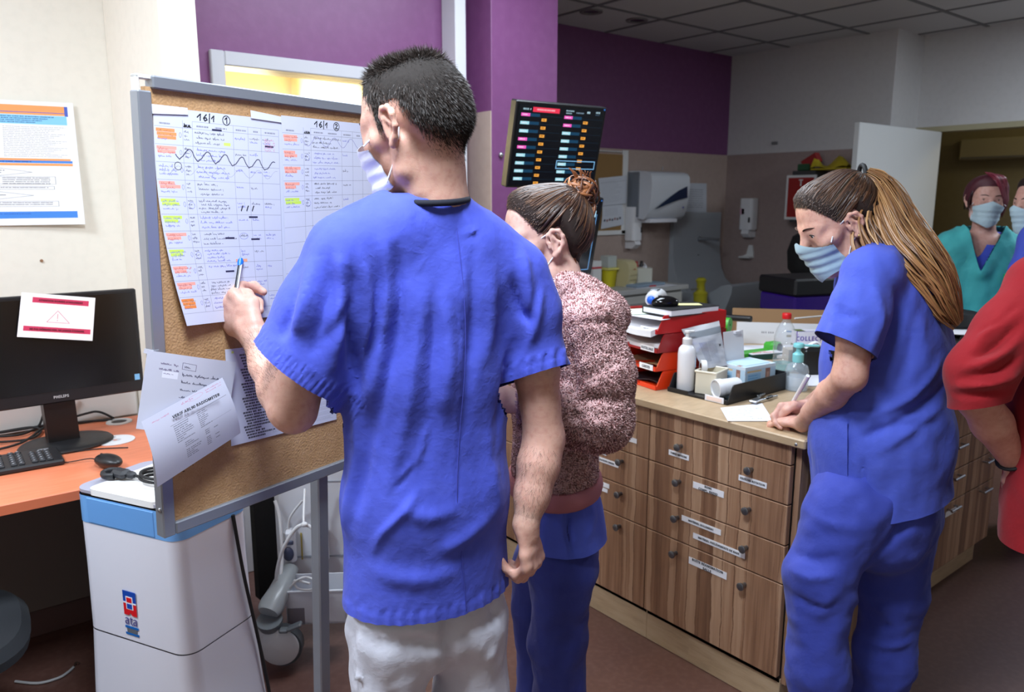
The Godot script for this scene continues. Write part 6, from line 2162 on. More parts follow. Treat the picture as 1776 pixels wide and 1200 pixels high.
	t = thing("metal_clamp", "small metal clamp with black grips lying in front of the black tray", "clamp", cl, yaw(10))
	for s in [-1, 1]:
		m = M.new()
		m.tube(smooth_path([Vector3(-0.07, 0, s * 0.006), Vector3(0, 0.002, s * 0.012), Vector3(0.07, 0, s * 0.022)]), 0.004, 7)
		part(t, "arm", m, Q.steel)
		m = M.new()
		m.box(Vector3(0.02, 0.004, s * 0.016), Vector3(0.04, 0.01, 0.012), 0.003)
		part(t, "grip", m, Q.black)
	m = M.new()
	m.box(Vector3(-0.05, 0.003, 0), Vector3(0.05, 0.008, 0.026), 0.002)
	part(t, "jaw", m, Q.steel)
	# --- black trays and papers at the right end of the worktop
	var rp := at_y(1690, 625, Y)
	var rb := Basis(Vector3.UP, deg_to_rad(-10))
	for k in 2:
		letter_tray("document_tray", ["lower black document tray at the end of the worktop beside the person in red", "upper black document tray with papers at the end of the worktop"][k], plain(rgb(16, 16, 18), 0.4), Vector3(3.2, Y + k * 0.075, -1.22), rb, 0.34, 0.27, 0.07, " " if k == 0 else "")
	m = M.new()
	m.box(Vector3(0.15, 0.003, -0.13), Vector3(0.26, 0.006, 0.2), 0.001, yaw(12))
	single("tray_papers", "white papers lying in the upper black document tray", "papers", m, plain(rgb(196, 198, 206), 0.8), Vector3(3.2, Y + 0.08, -1.22), rb)
	m = M.new()
	m.lathe([Vector2(0.0, 0.0), Vector2(0.13, 0.0), Vector2(0.15, 0.02), Vector2(0.12, 0.06), Vector2(0.0, 0.075)], 28)
	single("black_bag", "rounded black bag lying on the document trays in front of the woman in teal", "bag", m, plain(rgb(14, 14, 16), 0.6), Vector3(3.42, Y + 0.147, -1.36))
	m = M.new()
	m.box(Vector3.ZERO, Vector3(0.18, 0.004, 0.12), 0.001, yaw(30))
	single("white_card", "white card lying on the black document trays", "card", m, Q.paper, Vector3(3.3, Y + 0.15, -1.24))
# ---------- bodies and cloth: distance fields meshed as surface nets ----------
class Field:
	var a := PackedVector3Array()
	var ab := PackedVector3Array()
	var il := PackedFloat32Array()
	var side := PackedVector3Array()
	var w0 := PackedFloat32Array()
	var w1 := PackedFloat32Array()
	var d0 := PackedFloat32Array()
	var d1 := PackedFloat32Array()
	var rnd := PackedByteArray()
	var cut_c := PackedVector3Array()   # balls taken away (eye sockets, ear bowls)
	var cut_r := PackedFloat32Array()
	var k := 0.02
	var grow := 0.0                     # blows the whole shape up
	func cap(p: Vector3, q: Vector3, r0: float, r1 := -1.0) -> void:
		a.append(p); ab.append(q - p)
		var l := (q - p).length_squared()
		il.append(1.0 / l if l > 1e-9 else 0.0)
		side.append(Vector3.RIGHT)
		w0.append(r0); w1.append(r1 if r1 >= 0.0 else r0)
		d0.append(r0); d1.append(r1 if r1 >= 0.0 else r0)
		rnd.append(1)
	func flat(p: Vector3, q: Vector3, sd: Vector3, wa: float, da: float, wb := -1.0, db := -1.0) -> void:
		cap(p, q, wa, wb)
		var i := a.size() - 1
		side[i] = sd.normalized()
		d0[i] = da
		d1[i] = db if db >= 0.0 else da
		rnd[i] = 0
	func chain(pts: Array, rad: Array) -> void:
		for i in pts.size() - 1: cap(pts[i], pts[i + 1], rad[i], rad[i + 1])
	func at(p: Vector3, list: PackedInt32Array) -> float:
		var r := 1000.0
		for i in list:
			var q := p - a[i]
			var t := clampf(q.dot(ab[i]) * il[i], 0.0, 1.0)
			q -= ab[i] * t
			var w := w0[i] + (w1[i] - w0[i]) * t
			var e: float
			if rnd[i]:
				e = q.length() - w
			else:
				var dd := d0[i] + (d1[i] - d0[i]) * t
				var x := q.dot(side[i])
				var y2 := maxf(0.0, q.length_squared() - x * x)
				var xx := x * x / (w * w)
				var yy := y2 / (dd * dd)
				var k0 := sqrt(xx + yy)
				var k1 := sqrt(xx / (w * w) + yy / (dd * dd))
				e = k0 * (k0 - 1.0) / maxf(k1, 1e-5) if k0 > 0.05 else -minf(w, dd)
			if r > 999.0:
				r = e
			else:
				var h := k - absf(r - e)
				r = minf(r, e)
				if h > 0.0: r -= h * h / (4.0 * k)
		for i in cut_c.size():
			var c := cut_r[i] - p.distance_to(cut_c[i])
			var h := 0.006 - absf(r - c)
			r = maxf(r, c)
			if h > 0.0: r += h * h / 0.024
		return r - grow
	func all() -> PackedInt32Array:
		return PackedInt32Array(range(a.size()))
class Surf:
	var v := PackedVector3Array()
	var n := PackedVector3Array()
	var t := PackedInt32Array()
	func normals() -> void:
		n.resize(v.size())
		n.fill(Vector3.ZERO)
		for i in range(0, t.size(), 3):
			var g := (v[t[i + 2]] - v[t[i]]).cross(v[t[i + 1]] - v[t[i]])
			n[t[i]] += g; n[t[i + 1]] += g; n[t[i + 2]] += g
		for i in n.size(): n[i] = n[i].normalized()
func net(f: Field, h: float, lo := Vector3(-99, -99, -99), hi := Vector3(99, 99, 99)) -> Surf:
	const B := 6
	var bs := h * B
	var rad := bs * 0.8661
	var blocks := {}
	for i in f.a.size():
		var r := maxf(maxf(f.w0[i], f.w1[i]), maxf(f.d0[i], f.d1[i])) + f.k * 2.5 + h * 2.0 + f.grow
		var p := f.a[i]
		var q := p + f.ab[i]
		var mn := (p.min(q) - Vector3.ONE * r).max(lo) / bs
		var mx := (p.max(q) + Vector3.ONE * r).min(hi) / bs
		for bx in range(floori(mn.x), floori(mx.x) + 1):
			for by in range(floori(mn.y), floori(mx.y) + 1):
				for bz in range(floori(mn.z), floori(mx.z) + 1):
					var c := Vector3(bx + 0.5, by + 0.5, bz + 0.5) * bs
					var g := c - p
					var t := clampf(g.dot(f.ab[i]) * f.il[i], 0.0, 1.0)
					g -= f.ab[i] * t
					var wm := maxf(f.w0[i] + (f.w1[i] - f.w0[i]) * t, f.d0[i] + (f.d1[i] - f.d0[i]) * t)
					if g.length() - wm > rad + f.k * 2.5 + h + f.grow: continue
					var key := Vector3i(bx, by, bz)
					if not blocks.has(key): blocks[key] = PackedInt32Array()
					var l: PackedInt32Array = blocks[key]
					l.append(i)
					blocks[key] = l
	var s := Surf.new()
	var cell := {}
	var edges := []
	var S := B + 1
	var val := PackedFloat32Array()
	val.resize(S * S * S)
	for key: Vector3i in blocks:
		var list: PackedInt32Array = blocks[key]
		var o := Vector3(key) * bs
		var mid := f.at(o + Vector3.ONE * bs * 0.5, list)
		if absf(mid) > rad * 2.6 + 0.012: continue
		var any_in := false
		var any_out := false
		var n := 0
		for z in S:
			for y in S:
				for x in S:
					var e := f.at(o + Vector3(x, y, z) * h, list)
					val[n] = e
					n += 1
					if e < 0.0: any_in = true
					else: any_out = true
		if not (any_in and any_out): continue
		var ko := key * B
		for z in B:
			for y in B:
				for x in B:
					var i0 := x + S * (y + S * z)
					var c0 := val[i0]; var c1 := val[i0 + 1]
					var c2 := val[i0 + S]; var c3 := val[i0 + S + 1]
					var i4 := i0 + S * S
					var c4 := val[i4]; var c5 := val[i4 + 1]
					var c6 := val[i4 + S]; var c7 := val[i4 + S + 1]
					var neg := int(c0 < 0.0) + int(c1 < 0.0) + int(c2 < 0.0) + int(c3 < 0.0) + int(c4 < 0.0) + int(c5 < 0.0) + int(c6 < 0.0) + int(c7 < 0.0)
					if neg == 0 or neg == 8: continue
					var p := Vector3.ZERO
					var m := 0.0
					if (c0 < 0.0) != (c1 < 0.0): p += Vector3(c0 / (c0 - c1), 0, 0); m += 1.0
					if (c2 < 0.0) != (c3 < 0.0): p += Vector3(c2 / (c2 - c3), 1, 0); m += 1.0
					if (c4 < 0.0) != (c5 < 0.0): p += Vector3(c4 / (c4 - c5), 0, 1); m += 1.0
					if (c6 < 0.0) != (c7 < 0.0): p += Vector3(c6 / (c6 - c7), 1, 1); m += 1.0
					if (c0 < 0.0) != (c2 < 0.0): p += Vector3(0, c0 / (c0 - c2), 0); m += 1.0
					if (c1 < 0.0) != (c3 < 0.0): p += Vector3(1, c1 / (c1 - c3), 0); m += 1.0
					if (c4 < 0.0) != (c6 < 0.0): p += Vector3(0, c4 / (c4 - c6), 1); m += 1.0
					if (c5 < 0.0) != (c7 < 0.0): p += Vector3(1, c5 / (c5 - c7), 1); m += 1.0
					if (c0 < 0.0) != (c4 < 0.0): p += Vector3(0, 0, c0 / (c0 - c4)); m += 1.0
					if (c1 < 0.0) != (c5 < 0.0): p += Vector3(1, 0, c1 / (c1 - c5)); m += 1.0
					if (c2 < 0.0) != (c6 < 0.0): p += Vector3(0, 1, c2 / (c2 - c6)); m += 1.0
					if (c3 < 0.0) != (c7 < 0.0): p += Vector3(1, 1, c3 / (c3 - c7)); m += 1.0
					p /= m
					var gx := (c1 - c0 + c3 - c2 + c5 - c4 + c7 - c6) * 0.25
					var gy := (c2 - c0 + c3 - c1 + c6 - c4 + c7 - c5) * 0.25
					var gz := (c4 - c0 + c5 - c1 + c6 - c2 + c7 - c3) * 0.25
					var avg := (c0 + c1 + c2 + c3 + c4 + c5 + c6 + c7) * 0.125
					var gr := Vector3(gx, gy, gz)
					var g2 := gr.length_squared()
					if g2 > 1e-12:
						var fv := avg + gr.dot(p - Vector3(0.5, 0.5, 0.5))
						p -= gr * clampf(fv / g2, -0.5, 0.5) * 0.5
					var cc := ko + Vector3i(x, y, z)
					cell[cc] = s.v.size()
					s.v.append(o + (Vector3(x, y, z) + p) * h)
					if (c0 < 0.0) != (c1 < 0.0): edges.append([cc, 0, c0 < 0.0])
					if (c0 < 0.0) != (c2 < 0.0): edges.append([cc, 1, c0 < 0.0])
					if (c0 < 0.0) != (c4 < 0.0): edges.append([cc, 2, c0 < 0.0])
	const OFF := [[Vector3i(0, -1, -1), Vector3i(0, 0, -1), Vector3i(0, 0, 0), Vector3i(0, -1, 0)], [Vector3i(-1, 0, -1), Vector3i(-1, 0, 0), Vector3i(0, 0, 0), Vector3i(0, 0, -1)], [Vector3i(-1, -1, 0), Vector3i(0, -1, 0), Vector3i(0, 0, 0), Vector3i(-1, 0, 0)]]
	for e in edges:
		var c: Vector3i = e[0]
		var of: Array = OFF[e[1]]
		var i0: int = cell.get(c + of[0], -1)
		var i1: int = cell.get(c + of[1], -1)
		var i2: int = cell.get(c + of[2], -1)
		var i3: int = cell.get(c + of[3], -1)
		if i0 < 0 or i1 < 0 or i2 < 0 or i3 < 0: continue
		if e[2]: s.t.append_array(PackedInt32Array([i0, i2, i1, i0, i3, i2]))
		else: s.t.append_array(PackedInt32Array([i0, i1, i2, i0, i2, i3]))
	s.normals()
	return s
func soften(s: Surf, amount := 0.5) -> void:
	var sum := PackedVector3Array()
	var cnt := PackedInt32Array()
	sum.resize(s.v.size())
	cnt.resize(s.v.size())
	for i in range(0, s.t.size(), 3):
		for j in 3:
			var p := s.t[i + j]
			var q := s.t[i + (j + 1) % 3]
			sum[p] += s.v[q]; cnt[p] += 1
	for i in s.v.size():
		if cnt[i]: s.v[i] = s.v[i].lerp(sum[i] / cnt[i], amount)
	s.normals()
func fold(s: Surf, lines: Array) -> void:
	var disp := PackedFloat32Array()
	disp.resize(s.v.size())
	for ln in lines:
		var pts: PackedVector3Array = ln[0]
		var r: float = ln[1]
		var hgt: float = ln[2]
		var mn := pts[0]
		var mx := pts[0]
		for p in pts:
			mn = mn.min(p); mx = mx.max(p)
		mn -= Vector3.ONE * r * 2.6
		mx += Vector3.ONE * r * 2.6
		for i in s.v.size():
			var p := s.v[i]
			if p.x < mn.x or p.y < mn.y or p.z < mn.z or p.x > mx.x or p.y > mx.y or p.z > mx.z: continue
			var best := 1e9
			var bt := 0.0
			for k in pts.size() - 1:
				var a := pts[k]
				var e := pts[k + 1] - a
				var t := clampf((p - a).dot(e) / maxf(1e-9, e.length_squared()), 0.0, 1.0)
				var d := p.distance_squared_to(a + e * t)
				if d < best:
					best = d
					bt = (k + t) / (pts.size() - 1)
			var x := best / (r * r)
			if x < 6.0: disp[i] += hgt * exp(-x) * sin(PI * clampf(bt * 0.9 + 0.07, 0.0, 1.0))
	for i in s.v.size(): s.v[i] += s.n[i] * disp[i]
	s.normals()
func ripple(s: Surf, amp: float, freq: Vector3, sd: int, basis := Basis.IDENTITY) -> void:
	var nz := FastNoiseLite.new()
	nz.seed = sd
	nz.frequency = 1.0
	nz.fractal_octaves = 2
	var inv := basis.inverse()
	for i in s.v.size():
		var q := (inv * s.v[i]) * freq
		var e := nz.get_noise_3d(q.x, q.y, q.z)
		s.v[i] += s.n[i] * (e * amp)
	s.normals()
func trim(s: Surf, cuts: Array, lip := 0.006) -> Surf:
	var c := PackedFloat32Array()
	c.resize(s.v.size())
	for i in s.v.size():
		var best := -1.0
		for q in cuts:
			var d: Vector3 = s.v[i] - q[0]
			if d.length() > q[2]: continue
			if q.size() > 3 and (s.v[i] - q[3]).dot(q[4]) > 0.0: continue
			best = maxf(best, d.dot(q[1]))
		c[i] = best
	return trim_by(s, c, lip)
func trim_by(s: Surf, c: PackedFloat32Array, lip := 0.0) -> Surf:
	var o := Surf.new()
	var map := {}
	var edge := {}
	var rim := []
	for i in range(0, s.t.size(), 3):
		var id := [s.t[i], s.t[i + 1], s.t[i + 2]]
		var inside := int(c[id[0]] <= 0.0) + int(c[id[1]] <= 0.0) + int(c[id[2]] <= 0.0)
		if inside == 0: continue
		var poly := []
		var on := []
		for j in 3:
			var p: int = id[j]
			var q: int = id[(j + 1) % 3]
			if c[p] <= 0.0:
				if not map.has(p):
					map[p] = o.v.size()
					o.v.append(s.v[p]); o.n.append(s.n[p])
				poly.append(map[p])
			if (c[p] <= 0.0) != (c[q] <= 0.0):
				var key := Vector2i(mini(p, q), maxi(p, q))
				if not edge.has(key):
					var w := c[p] / (c[p] - c[q])
					if absf(c[p]) >= 0.9 or absf(c[q]) >= 0.9: w = 0.0 if c[p] <= 0.0 else 1.0
					edge[key] = o.v.size()
					o.v.append(s.v[p].lerp(s.v[q], w)); o.n.append(s.n[p].lerp(s.n[q], w).normalized())
				poly.append(edge[key])
				on.append(edge[key])
		for j in range(1, poly.size() - 1): o.t.append_array(PackedInt32Array([poly[0], poly[j], poly[j + 1]]))
		if on.size() == 2: rim.append(on)
	if lip > 0.0:
		var inner := {}
		for e in rim:
			for k in e:
				if not inner.has(k):
					inner[k] = o.v.size()
					o.v.append(o.v[k] - o.n[k] * lip); o.n.append(o.n[k])
			o.t.append_array(PackedInt32Array([e[0], inner[e[0]], inner[e[1]], e[0], inner[e[1]], e[1]]))
	return o
func skin_mesh(list: Array, colors := []) -> ArrayMesh:
	var v := PackedVector3Array()
	var n := PackedVector3Array()
	var t := PackedInt32Array()
	var col := PackedColorArray()
	var uv := PackedVector2Array()
	for q in list.size():
		var s: Surf = list[q]
		var base := v.size()
		v.append_array(s.v)
		n.append_array(s.n)
		for i in s.t: t.append(i + base)
		if colors: col.append_array(colors[q])
	uv.resize(v.size())
	var arr := []
	arr.resize(Mesh.ARRAY_MAX)
	arr[Mesh.ARRAY_VERTEX] = v
	arr[Mesh.ARRAY_NORMAL] = n
	arr[Mesh.ARRAY_TEX_UV] = uv
	if colors: arr[Mesh.ARRAY_COLOR] = col
	arr[Mesh.ARRAY_INDEX] = t
	var am := ArrayMesh.new()
	am.add_surface_from_arrays(Mesh.PRIMITIVE_TRIANGLES, arr)
	return am
# ---------- heads and hands ----------
func head_field(f: Field, x: Transform3D, s := 1.0, slim := 1.0) -> void:
	var X := x.basis.x
	f.flat(hp(x, s, 0, 0.038, -0.034), hp(x, s, 0, 0.05, 0.022), X, 0.077 * s, 0.075 * s, 0.07 * s, 0.066 * s)
	f.flat(hp(x, s, 0, 0.012, -0.05), hp(x, s, 0, 0.012, 0.02), X, 0.07 * s, 0.052 * s, 0.07 * s, 0.05 * s)
	f.flat(hp(x, s, 0, 0.03, 0.04), hp(x, s, 0, -0.052, 0.048), X, 0.064 * s * slim, 0.045 * s, 0.05 * s * slim, 0.038 * s)
	f.flat(hp(x, s, 0, -0.05, 0.036), hp(x, s, 0, -0.102, 0.055), X, 0.05 * s * slim, 0.04 * s, 0.026 * s * slim, 0.026 * s)
	for k in [-1.0, 1.0]:
		f.cap(hp(x, s, k * 0.056 * slim, -0.03, -0.004), hp(x, s, k * 0.05 * slim, -0.074, 0.008), 0.018 * s, 0.016 * s)
		f.cap(hp(x, s, k * 0.05 * slim, -0.074, 0.008), hp(x, s, k * 0.016, -0.108, 0.06), 0.016 * s, 0.016 * s)
		f.cap(hp(x, s, k * 0.04, -0.018, 0.066), hp(x, s, k * 0.052, -0.012, 0.046), 0.02 * s, 0.018 * s)
		f.cap(hp(x, s, k * 0.014, 0.026, 0.086), hp(x, s, k * 0.048, 0.026, 0.066), 0.01 * s, 0.01 * s)
	f.cap(hp(x, s, 0, 0.016, 0.09), hp(x, s, 0, -0.024, 0.108), 0.009 * s, 0.0125 * s)
	f.cap(hp(x, s, 0, -0.062, 0.086), hp(x, s, 0, -0.07, 0.085), 0.014 * s, 0.014 * s)
	f.cap(hp(x, s, 0, -0.1, 0.07), hp(x, s, 0, -0.108, 0.068), 0.016 * s, 0.016 * s)
func hp(x: Transform3D, s: float, px: float, py: float, pz: float) -> Vector3:
	return x * (Vector3(px, py, pz) * s)
func ear_field(f: Field, x: Transform3D, s: float, k: float) -> void:
	var rim := [[0.070, 0.008, 0.010], [0.076, 0.024, 0.010], [0.083, 0.034, 0.000], [0.089, 0.032, -0.014], [0.091, 0.018, -0.022], [0.088, 0.0, -0.021], [0.082, -0.016, -0.012], [0.076, -0.026, -0.002]]
	for i in rim.size() - 1:
		var p: Array = rim[i]
		var q: Array = rim[i + 1]
		f.cap(hp(x, s, k * p[0], p[1] - 0.006, p[2]), hp(x, s, k * q[0], q[1] - 0.006, q[2]), 0.0042 * s, 0.0042 * s)
	f.cap(hp(x, s, k * 0.076, -0.03, -0.002), hp(x, s, k * 0.078, -0.024, -0.006), 0.007 * s, 0.006 * s)
	var nrm := (x.basis * Vector3(k * 0.86, 0, -0.5)).normalized()
	f.flat(hp(x, s, k * 0.077, 0.018, -0.004), hp(x, s, k * 0.076, -0.014, -0.004), nrm, 0.003 * s, 0.014 * s, 0.003 * s, 0.011 * s)
	f.cap(hp(x, s, k * 0.081, 0.012, 0.0), hp(x, s, k * 0.083, 0.0, -0.012), 0.0034 * s, 0.0034 * s)
	f.cap(hp(x, s, k * 0.083, 0.0, -0.012), hp(x, s, k * 0.079, -0.016, -0.006), 0.0034 * s, 0.003 * s)
	f.cap(hp(x, s, k * 0.073, -0.002, 0.008), hp(x, s, k * 0.073, -0.012, 0.007), 0.0045 * s, 0.004 * s)
func hand_field(f: Field, wrist: Vector3, dir: Vector3, back: Vector3, thumb_side: Vector3, curls: Array, thumb: Array, s := 1.0, spread := 0.0) -> Array:
	dir = dir.normalized()
	back = (back - dir * back.dot(dir)).normalized()
	var sd := dir.cross(back)
	if sd.dot(thumb_side) < 0: sd = -sd
	var tips := []
	f.flat(wrist + dir * 0.012 * s, wrist + dir * 0.05 * s, sd, 0.029 * s, 0.017 * s, 0.037 * s, 0.015 * s)
	f.flat(wrist + dir * 0.05 * s, wrist + dir * 0.082 * s, sd, 0.038 * s, 0.0145 * s, 0.039 * s, 0.012 * s)
	var len := [[0.044, 0.026, 0.021], [0.049, 0.030, 0.022], [0.045, 0.028, 0.021], [0.035, 0.021, 0.019]]
	for i in 4:
		var off := (0.0295 - i * 0.0195) * s
		var p := wrist + dir * (0.088 - absf(i - 1.2) * 0.004 - (0.006 if i == 3 else 0.0)) * s + sd * off
		var d := (dir + sd * spread * (1.5 - i) * 0.2).normalized()
		var bk := back
		var r: float = [0.0092, 0.0096, 0.0091, 0.008][i] * s
		f.cap(p - dir * 0.02 * s, p, r * 1.08, r * 1.12)
		var ax := sd
		for j in 3:
			var ang: float = deg_to_rad(curls[i][j])
			var nd := d * cos(ang) - bk * sin(ang)
			bk = (bk * cos(ang) + d * sin(ang)).normalized()
			d = nd.normalized()
			var q: Vector3 = p + d * len[i][j] * s
			f.cap(p, q, r * [1.06, 0.98, 0.9][j], r * [0.98, 0.9, 0.78][j])
			p = q
		tips.append(p)
	var last := wrist + dir * 0.018 * s + sd * 0.02 * s
	var rr := [0.015 * s, 0.0125 * s, 0.0108 * s, 0.0088 * s]
	for j in 3:
		var q: Vector3 = wrist + (dir * thumb[j][0] + back * thumb[j][1] + sd * thumb[j][2]) * s
		f.cap(last, q, rr[j], rr[j + 1])
		last = q
	tips.append(last)
	return tips
# ---------- hair, pile, straps ----------
class Blades:
	var m := M.new()
	func blade(p: Vector3, d: Vector3, wide: Vector3, w: float) -> void:
		var nn := wide.cross(d).normalized()
		var i := m.vert(p - wide * w, nn)
		m.vert(p + wide * w, nn)
		m.vert(p + d, nn)
		m.tri(i, i + 1, i + 2)
	func ribbon(pts: PackedVector3Array, up: PackedVector3Array, w: float, taper := 0.3) -> void:
		var n := pts.size()
		var base := m.v.size()
		for k in n:
			var d := (pts[min(k + 1, n - 1)] - pts[max(k - 1, 0)]).normalized()
			var s := d.cross(up[k]).normalized()
			var u := s.cross(d)
			var f := float(k) / (n - 1)
			var ww := w * (1.0 - (1.0 - taper) * absf(f * 2.0 - 1.0) ** 2.0)
			m.vert(pts[k] - s * ww, (u - s * 0.9).normalized())
			m.vert(pts[k] + u * ww * 0.45, u)
			m.vert(pts[k] + s * ww, (u + s * 0.9).normalized())
		for k in n - 1:
			var a := base + k * 3
			for j in 2:
				m.tri(a + j, a + j + 1, a + j + 4)
				m.tri(a + j, a + j + 4, a + j + 3)
func scatter(s: Surf, count: int, sd: int) -> Array:
	var rng := RandomNumberGenerator.new()
	rng.seed = sd
	var areas := PackedFloat32Array()
	var total := 0.0
	for i in range(0, s.t.size(), 3):
		total += (s.v[s.t[i + 1]] - s.v[s.t[i]]).cross(s.v[s.t[i + 2]] - s.v[s.t[i]]).length()
		areas.append(total)
	var out := []
	for q in count:
		var k := areas.bsearch(rng.randf() * total)
		k = mini(k, areas.size() - 1) * 3
		var u := rng.randf()
		var w := rng.randf()
		if u + w > 1.0:
			u = 1.0 - u; w = 1.0 - w
		var a := s.t[k]; var b := s.t[k + 1]; var c := s.t[k + 2]
		out.append([s.v[a] + (s.v[b] - s.v[a]) * u + (s.v[c] - s.v[a]) * w, (s.n[a] + (s.n[b] - s.n[a]) * u + (s.n[c] - s.n[a]) * w).normalized()])
	return out
func body_field_point(f: Field, from: Vector3, dir: Vector3) -> Vector3:
	var list := f.all()
	var p := from
	for k in 30:
		var e := f.at(p, list)
		if e < 0.0005: return p
		if p.distance_to(from) > 0.6: break
		p -= dir * e * 0.9
	return from - dir * 0.13
# ---------- shared pieces of a person ----------
var creases: NoiseTexture2D
func cloth_material(c: Color, weave := 900.0, rough := 0.85, sheen := 0.25) -> StandardMaterial3D:
	var m := plain(Color.WHITE, rough)
	m.albedo_texture = noise_tex(0.02, [c.darkened(0.05), c, c.lightened(0.04)], 5, 256, 17)
	m.uv1_triplanar = true
	m.uv1_scale = Vector3.ONE * 3.0
	if creases == null:
		creases = noise_tex(0.011, [], 3, 512, 29)
		creases.noise.fractal_type = FastNoiseLite.FRACTAL_RIDGED
		creases.noise.domain_warp_enabled = true
		creases.noise.domain_warp_amplitude = 24.0
	m.heightmap_enabled = true
	m.heightmap_texture = creases
	m.heightmap_scale = 0.1
	m.rim_enabled = true
	m.rim = sheen * 0.5
	m.rim_tint = 0.7
	return m
func skin_material(c: Color) -> StandardMaterial3D:
	var m := plain(Color.WHITE, 0.5)
	m.albedo_texture = noise_tex(0.03, [c.lerp(rgb(150, 70, 56), 0.22), c, c.lerp(rgb(255, 220, 190), 0.15)], 5, 256, 19)
	m.uv1_triplanar = true
	m.uv1_scale = Vector3.ONE * 7.0
	m.heightmap_enabled = true
	m.heightmap_texture = noise_tex(0.2, [], 3, 256, 23)
	m.heightmap_scale = 0.03
	m.subsurf_scatter_enabled = true
	m.subsurf_scatter_strength = 0.12
	return m
func person_at(label: String, base: Vector3) -> Node3D:
	return thing("person", label, "person", base)
func wear(p: Node3D, called: String, mesh, mat: Material, label := "") -> MeshInstance3D:
	var o := part(p, called, mesh, mat, label)
	o.position = -p.position
	return o
func head_axes(at_point: Vector3, facing: Vector3, pitch_deg: float, roll_deg := 0.0) -> Transform3D:
	var z := facing.normalized()
	var xl := Vector3.UP.cross(z).normalized()
	var b := Basis(xl, Vector3.UP, z)
	b = b * Basis(Vector3.RIGHT, deg_to_rad(pitch_deg)) * Basis(Vector3.BACK, deg_to_rad(roll_deg))
	return Transform3D(b, at_point)
func facing(right_deg: float) -> Vector3:
	return ahead * cos(deg_to_rad(right_deg)) + cam_r * sin(deg_to_rad(right_deg))
func face_mask(p: Node3D, f: Field, x: Transform3D, s: float, mat: Material, loop_mat: Material, h := 0.005, label := "") -> void:
	var g := Field.new()
	g.k = 0.03
	head_field(g, x, s)
	g.flat(hp(x, s, 0, -0.02, 0.085), hp(x, s, 0, -0.1, 0.066), x.basis.x, 0.042 * s, 0.026 * s, 0.034 * s, 0.024 * s)
	g.grow = 0.004 * s
	var lo := x.origin - Vector3.ONE * 0.16 * s
	var hi := x.origin + Vector3.ONE * 0.16 * s
	var sk := net(g, h, lo, hi)
	var inv := x.affine_inverse()
	var c := PackedFloat32Array()
	c.resize(sk.v.size())
	for i in sk.v.size():
		var q := inv * sk.v[i] / s
		var top := q.y - (0.004 - absf(q.x) * 0.42)
		var bot := -0.128 + absf(q.x) * 0.5 - q.y
		var back := 0.03 + (q.y + 0.1) * 0.42 - q.z
		c[i] = clampf(maxf(top, maxf(bot, back)), -0.8, 0.8)
		sk.v[i] += sk.n[i] * (0.0022 * s * sin(q.y * 260.0) * clampf(1.0 - absf(q.x) * 8.0, 0.25, 1.0) if q.y < -0.025 and q.y > -0.095 else 0.0)
	sk.normals()
	var cut := trim_by(sk, c, 0.002)
	var m := wear(p, "face_mask", skin_mesh([cut]), mat, label)
	for k in [-1.0, 1.0]:
		for e in [[[0.046, -0.018, 0.066], [0.062, 0.002, 0.04], [0.0765, 0.02, 0.012], [0.08, 0.024, 0.0], [0.0775, 0.018, -0.012]], [[0.047, -0.088, 0.04], [0.062, -0.055, 0.016], [0.0745, -0.03, -0.004], [0.0765, -0.022, -0.013], [0.077, -0.006, -0.018]]]:
			var pts := []
			for q in e: pts.append(hp(x, s, k * q[0], q[1], q[2]))
			pts[0] = body_field_point(g, pts[0] + x.basis.x * k * 0.03, x.basis.x * k) + x.basis.x * k * 0.002
			var t := M.new()
			t.tube(smooth_path(pts, 4), 0.0017 * s, 6)
			var l := part(m, "ear_loop", t, loop_mat)
func eyes(p: Node3D, x: Transform3D, s: float, brow: Color, half_closed := 0.5) -> void:
	var white := plain(rgb(224, 220, 216), 0.2)
	var iris := plain(rgb(46, 34, 28), 0.2)
	for k in [-1.0, 1.0]:
		var m := M.new()
		m.ball(hp(x, s, k * 0.031, 0.01, 0.0775), Vector3.ONE * 0.0125 * s, x.basis, 14, 10)
		var e := wear(p, "eye", m, white)
		m = M.new()
		m.ball(hp(x, s, k * 0.031, 0.009, 0.0862), Vector3(0.0062, 0.0062, 0.0042) * s, x.basis, 12, 8)
		part(e, "iris", m, iris)
		m = M.new()
		var pts := []
		for q in [[0.014, 0.027, 0.097], [0.026, 0.0315, 0.0945], [0.04, 0.031, 0.086], [0.052, 0.026, 0.072]]: pts.append(hp(x, s, k * q[0], q[1], q[2]))
		m.tube(smooth_path(pts, 4), [0.002 * s, 0.003 * s, 0.0034 * s, 0.0036 * s, 0.0036 * s, 0.0035 * s, 0.0034 * s, 0.0032 * s, 0.003 * s, 0.0026 * s, 0.0022 * s, 0.0016 * s, 0.001 * s], 7, true, 0.55)
		wear(p, "eyebrow", m, plain(brow, 0.8))
		m = M.new()
		pts = []
		for q in [[0.018, 0.008, 0.0872], [0.026, 0.0125, 0.0905], [0.034, 0.013, 0.0895], [0.044, 0.008, 0.0835]]: pts.append(hp(x, s, k * q[0], q[1], q[2]))
		m.tube(smooth_path(pts, 4), 0.0013 * s, 6)
		wear(p, "eyelashes", m, plain(rgb(24, 18, 16), 0.8))
func lids(f: Field, x: Transform3D, s: float) -> void:
	for k in [-1.0, 1.0]:
		f.cap(hp(x, s, k * 0.02, 0.014, 0.081), hp(x, s, k * 0.043, 0.014, 0.0755), 0.0075 * s, 0.007 * s)
		f.cap(hp(x, s, k * 0.022, -0.001, 0.08), hp(x, s, k * 0.042, -0.001, 0.0755), 0.006 * s, 0.006 * s)
